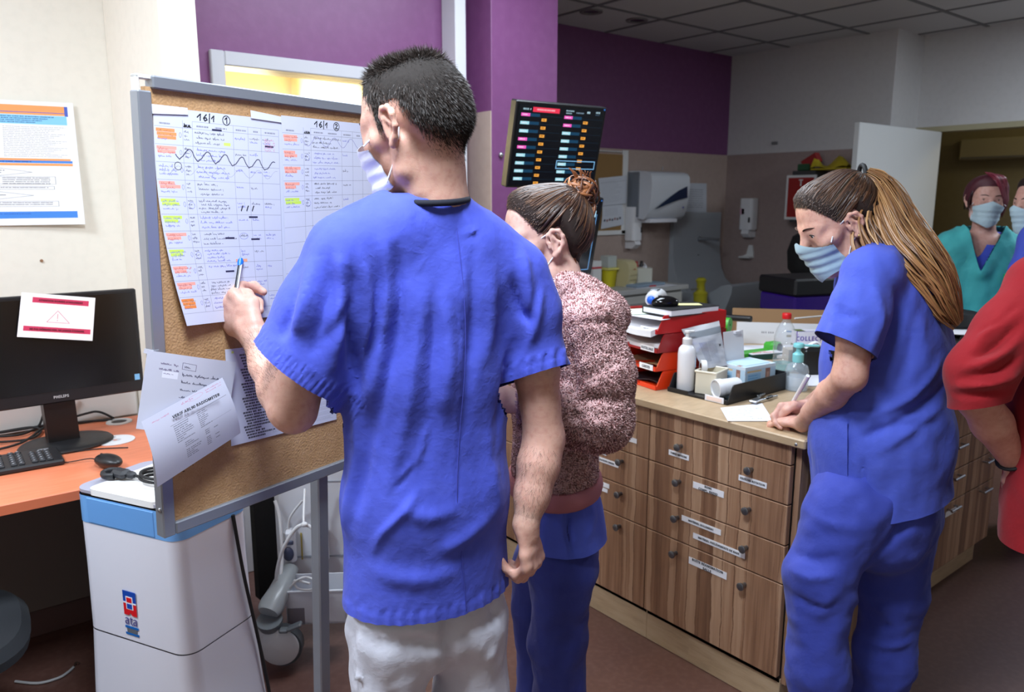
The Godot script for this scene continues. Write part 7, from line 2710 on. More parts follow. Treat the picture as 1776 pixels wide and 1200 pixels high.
# ---------- the nurse at the board ----------
func W(px: float, py: float, fwd: float) -> Vector3:
	return at(px, py, fwd)
func build_man() -> void:
	var base := at(735, 1000, 1.49)
	base.y = 0.0
	var p := person_at("man in blue scrub top and white trousers writing on the cork board", base)
	var skin := skin_material(rgb(214, 166, 148))
	var turn := 24.0
	var sd := facing(90.0 - turn)                 # towards his right: he faces the board, left of ahead
	sd = cam_r * cos(deg_to_rad(turn)) + ahead * sin(deg_to_rad(turn))
	# --- scrub top
	var f := Field.new()
	f.k = 0.045
	var lsh := W(600, 437, 1.41)
	var rsh := W(892, 476, 1.545)
	f.cap(lsh, W(690, 410, 1.45), 0.062, 0.07)
	f.cap(rsh, W(810, 432, 1.51), 0.056, 0.066)
	f.cap(W(690, 412, 1.45), W(810, 432, 1.51), 0.07, 0.066)
	f.cap(W(752, 366, 1.475), W(655, 398, 1.44), 0.05, 0.052)
	f.cap(W(756, 366, 1.48), W(842, 424, 1.53), 0.05, 0.047)
	f.flat(W(742, 512, 1.49), W(742, 640, 1.5), sd, 0.17, 0.112, 0.168, 0.112)
	f.flat(W(742, 640, 1.5), W(740, 860, 1.5), sd, 0.168, 0.112, 0.166, 0.118)
	f.flat(W(740, 860, 1.5), W(738, 1110, 1.5), sd, 0.166, 0.118, 0.178, 0.132)
	f.chain([lsh, W(556, 540, 1.4), W(512, 645, 1.39), W(494, 690, 1.385)], [0.066, 0.074, 0.081, 0.082])
	f.chain([rsh, W(918, 540, 1.55), W(936, 640, 1.545), W(940, 690, 1.545)], [0.06, 0.056, 0.053, 0.052])
	var top := net(f, 0.0066)
	var dn := -cam_u
	var L := []
	for q in [
		[[[602, 470, 1.33], [606, 540, 1.33], [612, 620, 1.36], [616, 690, 1.38]], 0.012, -0.011],
		[[[586, 440, 1.33], [596, 500, 1.33], [600, 560, 1.33]], 0.012, 0.008],
		[[[628, 450, 1.33], [634, 540, 1.33], [622, 640, 1.35]], 0.013, 0.009],
		[[[664, 420, 1.34], [672, 500, 1.33], [660, 600, 1.34], [632, 720, 1.36]], 0.014, 0.007],
		[[[685, 430, 1.34], [690, 520, 1.34], [678, 620, 1.35], [650, 760, 1.36]], 0.012, -0.007],
		[[[760, 480, 1.36], [752, 580, 1.36], [745, 700, 1.37], [742, 800, 1.37]], 0.018, -0.006],
		[[[735, 520, 1.36], [720, 620, 1.36], [700, 740, 1.36], [670, 860, 1.36]], 0.018, 0.006],
		[[[770, 520, 1.36], [778, 620, 1.37], [770, 720, 1.37]], 0.016, 0.006],
		[[[818, 440, 1.4], [822, 540, 1.4], [815, 640, 1.4], [805, 760, 1.4]], 0.012, -0.006],
		[[[850, 470, 1.42], [850, 560, 1.43], [840, 640, 1.43]], 0.016, 0.005],
		[[[905, 430, 1.46], [915, 490, 1.47], [918, 540, 1.48]], 0.012, 0.008],
		[[[890, 480, 1.47], [905, 540, 1.48], [925, 560, 1.48]], 0.009, -0.008],
		[[[940, 500, 1.5], [930, 560, 1.49], [915, 610, 1.49]], 0.01, 0.006],
		[[[890, 600, 1.44], [880, 660, 1.43], [860, 740, 1.42], [850, 820, 1.42]], 0.016, -0.007],
		[[[870, 700, 1.42], [850, 800, 1.41], [870, 900, 1.42]], 0.02, 0.006],
		[[[610, 690, 1.37], [620, 780, 1.37], [600, 880, 1.37], [590, 960, 1.38]], 0.018, 0.007],
		[[[640, 700, 1.36], [630, 800, 1.36], [612, 900, 1.37]], 0.016, -0.006],
		[[[740, 745, 1.37], [720, 800, 1.36], [690, 840, 1.36]], 0.008, 0.005],
		[[[735, 760, 1.37], [712, 815, 1.36], [682, 852, 1.36]], 0.007, -0.004],
		[[[720, 860, 1.36], [700, 890, 1.36], [660, 930, 1.36], [645, 965, 1.36]], 0.01, 0.004],
		[[[690, 880, 1.36], [740, 900, 1.37], [800, 885, 1.38]], 0.016, 0.004],
		[[[760, 960, 1.37], [800, 940, 1.38], [860, 890, 1.42]], 0.018, 0.005],
		[[[640, 990, 1.37], [720, 1010, 1.36], [800, 990, 1.38]], 0.02, 0.004],
		[[[545, 440, 1.33], [528, 520, 1.32], [510, 580, 1.32]], 0.018, 0.009],
		[[[575, 470, 1.33], [556, 560, 1.31], [540, 620, 1.31]], 0.016, -0.007],
		[[[590, 520, 1.33], [580, 590, 1.31], [572, 650, 1.31]], 0.014, 0.007],
		[[[520, 490, 1.33], [496, 560, 1.32], [482, 590, 1.32]], 0.012, -0.005],
		[[[560, 600, 1.31], [585, 560, 1.32], [604, 520, 1.33]], 0.01, -0.006],
		[[[800, 350, 1.45], [812, 390, 1.43], [826, 400, 1.43]], 0.006, 0.002],
		[[[800, 402, 1.42], [815, 402, 1.42], [826, 400, 1.42]], 0.004, 0.003],
	]:
		var pts := []
		for e in q[0]: pts.append(W(e[0], e[1], e[2]))
		L.append([smooth_path(pts, 3), q[1] * 0.95, q[2] * 1.9])
	var seam := []
	var seam_px := [[784, 348], [792, 400], [800, 470], [806, 540], [806, 640], [796, 760], [792, 860], [800, 960], [808, 1060]]
	ripple(top, 0.005, Vector3(8, 2.6, 8), 5)
	ripple(top, 0.0009, Vector3(40, 20, 40), 6)
	var all := f.all()
	for l in L:
		for i in l[0].size():
			var dir: Vector3 = (EYE - l[0][i]).normalized()
			l[0][i] = body_field_point(f, l[0][i] + dir * 0.12, dir)
	for q in seam_px:
		var d := -ray(q[0], q[1]).normalized()
		seam.append(body_field_point(f, at(q[0], q[1], 1.2), d))
	L.append([smooth_path(seam, 3), 0.004, -0.0025])
	var seam2 := []
	for q in seam: seam2.append(q - cam_r * 0.008)
	L.append([smooth_path(seam2, 3), 0.005, 0.0018])
	fold(top, L)
	var hem := 0.752
	var lcut := W(513, 640, 1.385)
	var rcut := W(937, 648, 1.545)
	var ln := (-cam_r * 0.62 - cam_u * 0.78 + ahead * 0.05).normalized()
	var rn := (cam_r * 0.3 - cam_u * 0.95 - ahead * 0.1).normalized()
	for i in top.v.size():
		var q := top.v[i]
		var a := (q - lcut).dot(ln)
		if a > -0.03 and a < 0.02 and q.distance_to(lcut) < 0.14:
			top.v[i] += top.n[i] * (0.0016 * sin(q.dot(cam_r * 0.78 - cam_u * 0.62) * 620.0) - (0.0015 if a > -0.02 and a < -0.017 else 0.0))
		a = (q - rcut).dot(rn)
		if a > -0.03 and a < 0.02 and q.distance_to(rcut) < 0.11:
			top.v[i] += top.n[i] * (0.003 * sin(q.dot(cam_r) * 260.0) - (0.0015 if a > -0.02 and a < -0.016 else 0.0))
		if q.y < hem + 0.026: top.v[i] += top.n[i] * (0.0014 * sin(q.dot(sd) * 300.0) + 0.001 * sin(q.dot(sd) * 110.0) + (0.0012 if q.y < hem + 0.022 else 0.0))
	top.normals()
	var neck_c := W(752, 338, 1.478)
	var neck_n := (Vector3.UP - sd * 0.02 + cam_f * 0.1).normalized()
	var cuts := [[lcut, ln, 0.16, W(583, 690, 1.4), cam_r], [rcut, rn, 0.115], [Vector3(base.x, hem, base.z), Vector3.DOWN, 3.0], [neck_c, neck_n, 0.1]]
	var blue := cloth_material(rgb(70, 84, 198))
	var shirt := wear(p, "scrub_top", skin_mesh([trim(top, cuts, 0.007)]), blue)
	var sm := M.new()
	var seam_pts := smooth_path(seam, 3)
	sm.tube(seam_pts, 0.0009, 5)
	part(shirt, "back_seam", sm, plain(rgb(66, 74, 176), 0.9))
	var ring := []
	for k in 33:
		var an := TAU * k / 32.0
		ring.append(neck_c + (cam_r * cos(an) * 0.063 + ahead * sin(an) * 0.07) - neck_n * 0.006 - ahead * 0.008 + Vector3.UP * (0.007 * sin(an)))
	var cm := M.new()
	cm.tube(PackedVector3Array(ring), 0.006, 8, false)
	wear(p, "undershirt_collar", cm, plain(rgb(22, 24, 38), 0.9), "narrow navy undershirt collar")
	# --- trousers
	f = Field.new()
	f.k = 0.04
	f.flat(W(740, 930, 1.5), W(742, 1075, 1.5), sd, 0.145, 0.1, 0.153, 0.108)
	var lhip := W(670, 1100, 1.47)
	var rhip := W(815, 1075, 1.55)
	for hj in [lhip, rhip]:
		var kn := Vector3(hj.x, 0.47, hj.z)
		var an := Vector3(hj.x, 0.03, hj.z)
		f.flat(hj, kn, sd, 0.082, 0.096, 0.074, 0.084)
		f.flat(kn, an, sd, 0.074, 0.08, 0.07, 0.078)
	var pants := net(f, 0.009)
	ripple(pants, 0.006, Vector3(12, 8, 12), 8)
	var PL := []
	for q in [
		[[[770, 1010, 1.38], [780, 1080, 1.38], [778, 1140, 1.38], [790, 1200, 1.38]], 0.014, -0.012],
		[[[690, 1105, 1.36], [740, 1118, 1.36], [780, 1130, 1.38]], 0.012, -0.008],
		[[[640, 1090, 1.36], [700, 1100, 1.36], [770, 1100, 1.38]], 0.014, 0.007],
		[[[830, 1090, 1.42], [860, 1060, 1.43], [885, 1040, 1.45]], 0.014, -0.007],
		[[[820, 1120, 1.42], [850, 1140, 1.42], [885, 1150, 1.44]], 0.014, 0.006],
		[[[588, 1160, 1.36], [620, 1178, 1.36], [690, 1196, 1.36]], 0.006, 0.008],
		[[[588, 1170, 1.36], [620, 1190, 1.36], [690, 1208, 1.36]], 0.006, -0.005],
		[[[610, 1080, 1.37], [612, 1140, 1.37], [616, 1200, 1.37]], 0.004, -0.003],
	]:
		var pts := []
		for e in q[0]:
			var d := -ray(e[0], e[1]).normalized()
			pts.append(body_field_point(f, at(e[0], e[1], 1.2), d))
		PL.append([smooth_path(pts, 3), q[1] * 1.1, q[2] * 1.5])
	fold(pants, PL)
	wear(p, "trousers", skin_mesh([trim(pants, [[Vector3(base.x, 0.06, base.z), Vector3.DOWN, 3.0]], 0.006)]), cloth_material(rgb(206, 207, 220)))
	for hj in [lhip, rhip]:
		var sh := M.new()
		sh.tube(smooth_path([Vector3(hj.x, 0.05, hj.z) - ahead * 0.06, Vector3(hj.x, 0.052, hj.z) + ahead * 0.06, Vector3(hj.x, 0.036, hj.z) + ahead * 0.17], 4), [0.042, 0.046, 0.048, 0.048, 0.046, 0.042, 0.038, 0.034, 0.026], 14)
		wear(p, "shoe", sh, plain(rgb(230, 230, 232), 0.5))
	# --- body: head, neck, arms, hands
	var hc := W(718, 222, 1.465)
	var hx := head_axes(hc, facing(-90.0 + 27.0), 13.0, 0.0)
	var hf := Field.new()
	hf.k = 0.016
	head_field(hf, hx, 1.0)
	lids(hf, hx, 1.0)
	hf.chain([hp(hx, 1.0, 0, 0.0, -0.045), W(752, 300, 1.47), W(756, 350, 1.475), W(756, 400, 1.48)], [0.052, 0.055, 0.058, 0.068])
	hf.cap(W(700, 262, 1.42), W(722, 330, 1.43), 0.018, 0.02)
	var head := net(hf, 0.0042)
	var ef := Field.new()
	ef.k = 0.005
	for k in [-1.0, 1.0]: ear_field(ef, hx, 1.06, k)
	var ears := net(ef, 0.0022)
	var af := Field.new()
	af.k = 0.02
	var elb := W(505, 708, 1.40)
	var wri := W(440, 585, 1.56)
	af.chain([lsh, W(545, 580, 1.39), elb], [0.05, 0.048, 0.043])
	af.chain([elb, elb.lerp(wri, 0.25), elb.lerp(wri, 0.6), wri], [0.04, 0.044, 0.037, 0.029])
	af.cap(elb + dn * 0.004, elb + dn * 0.012 + cam_r * 0.004, 0.036, 0.03)
	var relb := W(944, 762, 1.56)
	var rwri := W(912, 912, 1.50)
	af.chain([rsh, W(930, 640, 1.555), relb], [0.05, 0.045, 0.041])
	af.chain([relb, relb.lerp(rwri, 0.3), relb.lerp(rwri, 0.65), rwri], [0.04, 0.042, 0.035, 0.026])
	af.flat(W(745, 470, 1.5), W(740, 900, 1.5), sd, 0.12, 0.07, 0.12, 0.07)
	af.cap(lsh, W(745, 450, 1.5), 0.05, 0.06)
	af.cap(rsh, W(745, 450, 1.5), 0.05, 0.06)
	for hj in [lhip, rhip]:
		af.chain([W(740, 900, 1.5), hj, Vector3(hj.x, 0.47, hj.z), Vector3(hj.x, 0.07, hj.z)], [0.07, 0.07, 0.05, 0.04])
	var arms := net(af, 0.008)
	var lf := Field.new()
	lf.k = 0.009
	var hd := (W(388, 528, 1.60) - wri).normalized()
	lf.chain([elb.lerp(wri, 0.8), wri, wri + hd * 0.03], [0.032, 0.029, 0.026])
	var bk := (-ahead * 0.75 - cam_r * 0.55 + cam_u * 0.1)
	var tips := hand_field(lf, wri, hd, bk, cam_r + cam_u * 0.7, [[52, 62, 40], [74, 84, 52], [82, 90, 55], [86, 92, 55]], [[0.05, -0.012, 0.036], [0.078, -0.026, 0.03], [0.094, -0.04, 0.012]], 1.14)
	var lh := net(lf, 0.0034)
	var rf := Field.new()
	rf.k = 0.009
	var rd := (W(926, 985, 1.50) - rwri).normalized()
	rf.chain([relb.lerp(rwri, 0.8), rwri, rwri + rd * 0.02], [0.03, 0.026, 0.025])
	hand_field(rf, rwri, rd, cam_r * 0.9 - ahead * 0.42, ahead * 0.6 - cam_r * 0.3, [[38, 62, 30], [46, 66, 34], [52, 70, 36], [56, 70, 36]], [[0.045, -0.014, 0.036], [0.075, -0.032, 0.034], [0.098, -0.046, 0.026]], 1.04)
	var rh := net(rf, 0.0034)
	wear(p, "body", skin_mesh([head, ears, arms, lh, rh]), skin)
	eyes(p, hx, 1.0, rgb(40, 28, 22))
	face_mask(p, hf, hx, 1.0, plain(rgb(226, 226, 238), 0.85), plain(rgb(238, 238, 242), 0.7), 0.0042, "white folded face mask")
	man_hair(p, head, hx)
	arm_hair(p, arms, elb, wri, relb, rwri)
	var pt := thing("pen", "black pen with a blue tip held against the ward table", "pen", W(405, 500, 1.575))
	var tip := W(414, 447, 1.625)
	var tail := W(401, 528, 1.575)
	var inv := -pt.position
	var m := M.new()
	m.cyl(tail + inv, tail.lerp(tip, 0.86) + inv, 0.0036, 0.0034, 12)
	part(pt, "barrel", m, plain(rgb(20, 22, 30), 0.3))
	m = M.new()
	var ax := (tip - tail).normalized()
	m.cyl(tail + cam_r * 0.0028 + inv, tail.lerp(tip, 0.9) + cam_r * 0.0028 + inv, 0.0026, 0.0026, 8)
	part(pt, "clear_side", m, plain(rgb(206, 208, 216), 0.3))
	m = M.new()
	m.tube(PackedVector3Array([tail.lerp(tip, 0.84) + inv, tail.lerp(tip, 0.9) + inv, tip + inv - ax * 0.006, tip + inv]), [0.004, 0.0066, 0.0072, 0.004], 12)
	part(pt, "blue_end", m, plain(rgb(20, 110, 224), 0.35), "bright blue end")
func along(z: float, table: Array) -> float:
	if z >= table[0][0]: return table[0][1]
	for k in table.size() - 1:
		if z >= table[k + 1][0]: return lerpf(table[k][1], table[k + 1][1], (table[k][0] - z) / (table[k][0] - table[k + 1][0]))
	return table[-1][1]
func hair_floor(q: Vector3) -> float:
	var y := along(q.z, [[0.085, 0.09], [0.06, 0.062], [0.035, 0.03], [0.018, 0.026], [-0.022, 0.03], [-0.036, 0.0], [-0.05, -0.055], [-0.08, -0.08]])
	if absf(q.x) > 0.055 and q.z > 0.008 and q.z < 0.032: y = minf(y, -0.012)
	return y
func man_hair(p: Node3D, head: Surf, x: Transform3D) -> void:
	var inv := x.affine_inverse()
	var c := PackedFloat32Array()
	c.resize(head.v.size())
	var cap := Surf.new()
	cap.v = head.v.duplicate()
	cap.t = head.t
	cap.n = head.n
	var nz := FastNoiseLite.new()
	nz.frequency = 60.0
	for i in head.v.size():
		var q := inv * head.v[i]
		var d := q.y - along(q.z, [[0.09, 0.094], [0.06, 0.078], [0.035, 0.054], [-0.02, 0.044], [-0.045, 0.018], [-0.08, -0.018], [-0.12, -0.03]])
		c[i] = clampf(-d + nz.get_noise_3dv(q) * 0.022, -0.8, 0.8)
		if d > -0.02: cap.v[i] += head.n[i] * (0.0015 + 0.005 * smoothstep(0.0, 0.06, d) + 0.0015 * nz.get_noise_3dv(q * 2.0))
	cap.normals()
	var dark := plain(rgb(36, 30, 27), 0.95)
	var o := wear(p, "hair", skin_mesh([trim_by(cap, c, 0.0)]), dark)
	var rng := RandomNumberGenerator.new()
	rng.seed = 40
	var b := Blades.new()
	for e in scatter(head, 120000, 41):
		var q: Vector3 = inv * e[0]
		if q.y < -0.09 or q.z > 0.1: continue
		var d := q.y - hair_floor(q)
		var den := smoothstep(-0.012, 0.085 if q.z < -0.04 else 0.045, d)
		if rng.randf() > den * 0.9 + (0.02 if d > -0.01 else 0.0): continue
		if d < -0.012: continue
		var n: Vector3 = e[1]
		var ln := lerpf(0.005, 0.015, den)
		var dir: Vector3
		var topness := smoothstep(0.08, 0.125, q.y)
		dir = n * 0.3 - x.basis.y * 0.8 - x.basis.z * 0.25
		dir = dir.lerp(n * 0.9 + x.basis.z * 0.35, topness)
		ln = lerpf(ln, 0.026, topness)
		dir += Vector3(rng.randf_range(-1, 1), rng.randf_range(-1, 1), rng.randf_range(-1, 1)) * 0.28
		dir = dir.normalized()
		var wv := dir.cross(Vector3(rng.randf_range(-1, 1), rng.randf_range(-1, 1), rng.randf_range(-1, 1))).normalized()
		b.blade(e[0] + n * (0.003 * smoothstep(0.03, 0.09, d)), dir * ln * rng.randf_range(0.6, 1.2), wv, 0.0003 + 0.0004 * den + 0.0003 * topness)
	part(o, "hair_strands", b.m, plain(rgb(52, 42, 37), 0.5)).set_meta("kind", "stuff")
func arm_hair(p: Node3D, arms: Surf, e0: Vector3, w0: Vector3, e1: Vector3, w1: Vector3) -> void:
	var rng := RandomNumberGenerator.new()
	rng.seed = 50
	var b := Blades.new()
	for e in scatter(arms, 60000, 51):
		var q: Vector3 = e[0]
		for s in [[e0, w0], [e1, w1]]:
			var d: Vector3 = s[1] - s[0]
			var t: float = (q - s[0]).dot(d) / d.length_squared()
			if t < 0.12 or t > 1.0 or q.distance_to(s[0] + d * t) > 0.07: continue
			if rng.randf() > 0.8: continue
			var n: Vector3 = e[1]
			var dir := (n * 0.3 + d.normalized() * 0.7 + Vector3(rng.randf_range(-1, 1), rng.randf_range(-1, 1), rng.randf_range(-1, 1)) * 0.45)
			dir = (dir - n * minf(0.0, dir.dot(n))).normalized()
			b.blade(q, dir * rng.randf_range(0.008, 0.018), dir.cross(n).normalized(), 0.00015)
	wear(p, "arm_hair", b.m, plain(rgb(74, 52, 42), 0.7)).set_meta("kind", "stuff")
# ---------- hair of the women ----------
var last_cap: Surf
func hair_cap(p: Node3D, head: Surf, x: Transform3D, s: float, line: Array, vol: float, mat: Material, called := "hair") -> MeshInstance3D:
	var inv := x.affine_inverse()
	var cap := Surf.new()
	cap.v = head.v.duplicate()
	cap.t = head.t
	cap.n = head.n
	var c := PackedFloat32Array()
	c.resize(head.v.size())
	for i in head.v.size():
		var q := inv * head.v[i] / s
		var d := q.y - along(q.z, line)
		c[i] = clampf(-d, -0.8, 0.8)
		cap.v[i] += head.n[i] * (vol * smoothstep(-0.004, 0.05, d) + 0.0012)
	cap.normals()
	last_cap = trim_by(cap, c, 0.0)
	for i in c.size(): c[i] += 0.006
	return wear(p, called, skin_mesh([trim_by(cap, c, 0.003)]), mat)
func hair_material(rough := 0.42) -> StandardMaterial3D:
	var m := plain(Color.WHITE, rough)
	m.vertex_color_use_as_albedo = true
	return m
func head_radius(f: Field, list: PackedInt32Array, c: Vector3, d: Vector3) -> float:
	var r := 0.2
	for k in 14:
		var e := f.at(c + d * r, list)
		if e < 0.001: break
		r -= e * 0.95
	return r
func swept_locks(f: Field, vol: float, x: Transform3D, s: float, tie: Vector3, count: int, sd: int, cols: Array, w := 0.0035) -> Blades:
	var rng := RandomNumberGenerator.new()
	rng.seed = sd
	var b := Blades.new()
	b.m.colored = true
	var c := x * (Vector3(0, 0.03, -0.015) * s)
	var te := (tie - c).normalized()
	var list := f.all()
	var inv := x.affine_inverse()
	for e in scatter(last_cap, count * 5, sd):
		var st: Vector3 = e[0] - c
		if (inv * e[0]).z < 0.02 and rng.randf() < 0.84: continue
		var r0 := st.length()
		st /= r0
		if st.angle_to(te) < 0.25: continue
		var pts := PackedVector3Array()
		var ups := PackedVector3Array()
		var v0 := r0 - head_radius(f, list, c, st)
		var lift := rng.randf_range(0.0004, 0.003)
		var far := minf(1.0, rng.randf_range(0.5, 1.3))
		var wob := rng.randf_range(-0.06, 0.06)
		for j in 7:
			var t := j / 6.0 * far
			var d := st.slerp(te, t)
			d = (d + x.basis.x * wob * sin(t * PI)).normalized()
			pts.append(c + d * (head_radius(f, list, c, d) + maxf(v0, vol * smoothstep(0.0, 0.35, t) + 0.001) + lift))
			ups.append(d)
		b.m.color = cols[rng.randi() % cols.size()].lerp(cols[rng.randi() % cols.size()], rng.randf()).srgb_to_linear()
		b.ribbon(pts, ups, w * rng.randf_range(0.4, 1.2), 0.25)
	return b
func tuft_cloud(p: Node3D, parent: Node3D, s: Surf, count: int, mat: Material, sd: int, ln := 0.009) -> void:
	var m := M.new()
	for k in 5:
		var a := TAU * k / 5.0
		var o := Vector3(cos(a), 0, sin(a))
		var tp := o * 0.75 + Vector3(0, 0.9, 0) + Vector3(-sin(a), 0, cos(a)) * 0.3
		var md := o * 0.5 + Vector3(0, 0.55, 0)
		var wd := Vector3(-sin(a), 0, cos(a)) * 0.22
		var nn := (Vector3.UP + o * 0.3).normalized()
		var i := m.vert(o * 0.1 - wd, nn); m.vert(o * 0.1 + wd, nn); m.vert(md + wd * 0.8, nn); m.vert(md - wd * 0.8, nn); m.vert(tp, nn)
		m.tri(i, i + 1, i + 2); m.tri(i, i + 2, i + 3); m.tri(i + 3, i + 2, i + 4)
	var mm := MultiMesh.new()
	mm.transform_format = MultiMesh.TRANSFORM_3D
	mm.mesh = m.mesh()
	var rng := RandomNumberGenerator.new()
	rng.seed = sd
	var spots := scatter(s, count, sd)
	mm.instance_count = spots.size()
	for i in spots.size():
		var n: Vector3 = spots[i][1]
		n = (n * 0.8 + Vector3(0, -0.3, 0) + Vector3(rng.randf_range(-1, 1), rng.randf_range(-1, 1), rng.randf_range(-1, 1)) * 0.6).normalized()
		var e1 := n.cross(Vector3(0.3, 0.8, 0.5)).normalized()
		var bs := Basis(e1, n, e1.cross(n)) * Basis(Vector3.UP, rng.randf() * TAU)
		var k := ln * rng.randf_range(0.6, 1.25)
		mm.set_instance_transform(i, Transform3D(bs.scaled_local(Vector3(k, k, k)), spots[i][0] - spots[i][1] * 0.002))
	var o := MultiMeshInstance3D.new()
	o.name = "fleece_pile"
	o.multimesh = mm
	o.material_override = mat
	parent.add_child(o, true)
	o.set_meta("kind", "stuff")
func shoes(p: Node3D, a: Vector3, fwd: Vector3, mat: Material) -> void:
	var sh := M.new()
	sh.tube(smooth_path([a - fwd * 0.05, a + fwd * 0.05, a + fwd * 0.15 - Vector3(0, 0.012, 0)], 4), [0.036, 0.04, 0.042, 0.042, 0.04, 0.037, 0.034, 0.03, 0.022], 12)
	wear(p, "shoe", sh, mat)
func pressed(f: Field, list: Array, near: float) -> Array:
	var out := []
	for q in list:
		var pts := []
		for e in q[0]: pts.append(body_field_point(f, at(e[0], e[1], near), -ray(e[0], e[1]).normalized()))
		out.append([smooth_path(pts, 3), q[1] * 0.85, q[2] * 1.35])
	return out
# ---------- the woman in the pink fleece ----------
func build_fleece_woman() -> void:
	var base := at(965, 1000, 1.95)
	base.y = 0
	var p := person_at("woman with a messy hair bun in a pink fleece jacket over blue scrubs", base)
	var skin := skin_material(rgb(222, 178, 162))
	var blue := cloth_material(rgb(62, 78, 176))
	var f := Field.new()
	f.k = 0.04
	f.flat(at(990, 570, 1.93), at(968, 690, 1.93), ahead, 0.165, 0.1, 0.165, 0.105)
	f.flat(at(968, 690, 1.93), at(962, 850, 1.93), ahead, 0.16, 0.105, 0.165, 0.105)
	f.cap(at(1024, 562, 1.79), at(1006, 552, 1.95), 0.06, 0.062)
	f.cap(at(1006, 552, 1.95), at(1000, 560, 2.08), 0.062, 0.06)
	f.chain([at(1022, 560, 1.79), at(1045, 650, 1.765), at(1040, 728, 1.75)], [0.064, 0.066, 0.068])
	f.chain([at(1040, 730, 1.75), at(965, 722, 1.74), at(905, 700, 1.745), at(880, 690, 1.75)], [0.062, 0.056, 0.046, 0.044])
	f.chain([at(1000, 550, 2.08), at(990, 700, 2.1), at(930, 720, 2.05)], [0.06, 0.055, 0.045])
	f.chain([at(984, 498, 1.83), at(1004, 506, 1.83), at(1036, 530, 1.84), at(1058, 545, 1.86)], [0.024, 0.028, 0.034, 0.034])
	f.chain([at(1058, 545, 1.86), at(1046, 545, 1.98), at(1010, 510, 2.05)], [0.034, 0.036, 0.03])
	f.chain([at(984, 500, 1.83), at(972, 570, 1.82), at(955, 650, 1.82)], [0.02, 0.026, 0.03])
	var s := net(f, 0.009)
	ripple(s, 0.005, Vector3(10, 8, 10), 21)
	fold(s, pressed(f, [
		[[[1000, 700], [1040, 690], [1085, 700]], 0.016, -0.008],
		[[[985, 740], [1030, 735], [1075, 740]], 0.016, 0.006],
		[[[960, 690], [990, 715], [1030, 760]], 0.014, -0.008],
		[[[1010, 660], [1050, 640], [1080, 620]], 0.02, -0.006],
		[[[995, 600], [1000, 660], [990, 700]], 0.012, -0.01],
		[[[1010, 560], [1060, 560], [1085, 590]], 0.01, -0.01],
		[[[1000, 520], [1040, 560], [1060, 600]], 0.01, -0.006],
		[[[940, 720], [960, 750], [1000, 775]], 0.016, -0.008],
	], 1.6))
	var cut := trim(s, [[at(900, 699, 1.745), -cam_r, 0.09], [Vector3(base.x, 0.842, base.z), Vector3.DOWN, 3.0], [at(955, 500, 1.93), (Vector3.UP - cam_r * 0.5).normalized(), 0.075]], 0.008)
	var pink := plain(rgb(232, 184, 182), 0.95)
	var jk := wear(p, "fleece_jacket", skin_mesh([cut]), pink)
	tuft_cloud(p, jk, cut, 95000, plain(rgb(246, 204, 202), 0.95), 61, 0.0085)
	var hm := M.new()
	var ring := []
	for k in 33:
		var an := TAU * k / 32.0
		var c := at(962, 850, 1.93)
		var d := (ahead * cos(an) * 0.168 + cam_r * sin(an) * 0.112)
		ring.append(Vector3(c.x, 0.835, c.z) + d)
	hm.tube(PackedVector3Array(ring), 0.014, 8, false, 1.8)
	part(jk, "waistband", hm, plain(rgb(168, 106, 110), 0.95), "darker pink ribbed waistband")
	f = Field.new()
	f.k = 0.03
	f.flat(at(962, 800, 1.93), at(985, 990, 1.93), ahead, 0.15, 0.098, 0.172, 0.122)
	s = net(f, 0.01)
	ripple(s, 0.006, Vector3(9, 4, 9), 25)
	fold(s, pressed(f, [[[[985, 880], [988, 930], [1000, 970]], 0.008, -0.012], [[[1020, 850], [1030, 900], [1020, 940]], 0.02, 0.006], [[[950, 860], [945, 920], [940, 975]], 0.02, 0.005]], 1.6))
	wear(p, "scrub_tunic", skin_mesh([trim(s, [[Vector3(base.x, 0.69, base.z), Vector3(0, -1, 0) - cam_r * 0.0, 3.0]], 0.006)]), cloth_material(rgb(70, 88, 190)))
	f = Field.new()
	f.k = 0.03
	f.flat(at(965, 850, 1.93), at(970, 960, 1.93), ahead, 0.14, 0.095, 0.15, 0.105)
	var hips := [at(975, 1000, 1.85), at(940, 980, 2.02)]
	for h in hips:
		f.chain([h, Vector3(h.x, 0.42, h.z) - cam_r * 0.01, Vector3(h.x, 0.03, h.z) + cam_r * 0.01], [0.085, 0.068, 0.075])
	s = net(f, 0.01)
	ripple(s, 0.009, Vector3(10, 8, 10), 27)
	wear(p, "scrub_trousers", skin_mesh([trim(s, [[Vector3(base.x, 0.04, base.z), Vector3.DOWN, 3.0]], 0.006)]), cloth_material(rgb(44, 54, 134)))
	for h in hips: shoes(p, Vector3(h.x, 0.045, h.z), -cam_r, plain(rgb(220, 220, 224), 0.5))
	f = Field.new()
	f.k = 0.03
	f.flat(at(975, 545, 1.92), at(965, 660, 1.92), ahead, 0.13, 0.08, 0.13, 0.09)
	f.cap(at(985, 535, 1.86), at(990, 535, 1.98), 0.05, 0.05)
	s = net(f, 0.01)
	wear(p, "scrub_shirt", skin_mesh([trim(s, [[at(955, 520, 1.92), (Vector3.UP - cam_r * 0.9).normalized(), 0.09]], 0.004)]), blue)
	var ln := M.new()
	ln.tube(smooth_path([at(975, 478, 1.84), at(966, 495, 1.82), at(958, 520, 1.81), at(952, 560, 1.82)]), 0.006, 8, true, 0.3)
	wear(p, "lanyard", ln, plain(rgb(214, 92, 40), 0.6), "orange lanyard")
	var hs := 1.0
	var hx := head_axes(at(943, 416, 1.93), facing(-104.0), 8.0, 0.0)
	var hf := Field.new()
	hf.k = 0.015
	head_field(hf, hx, hs, 0.92)
	lids(hf, hx, hs)
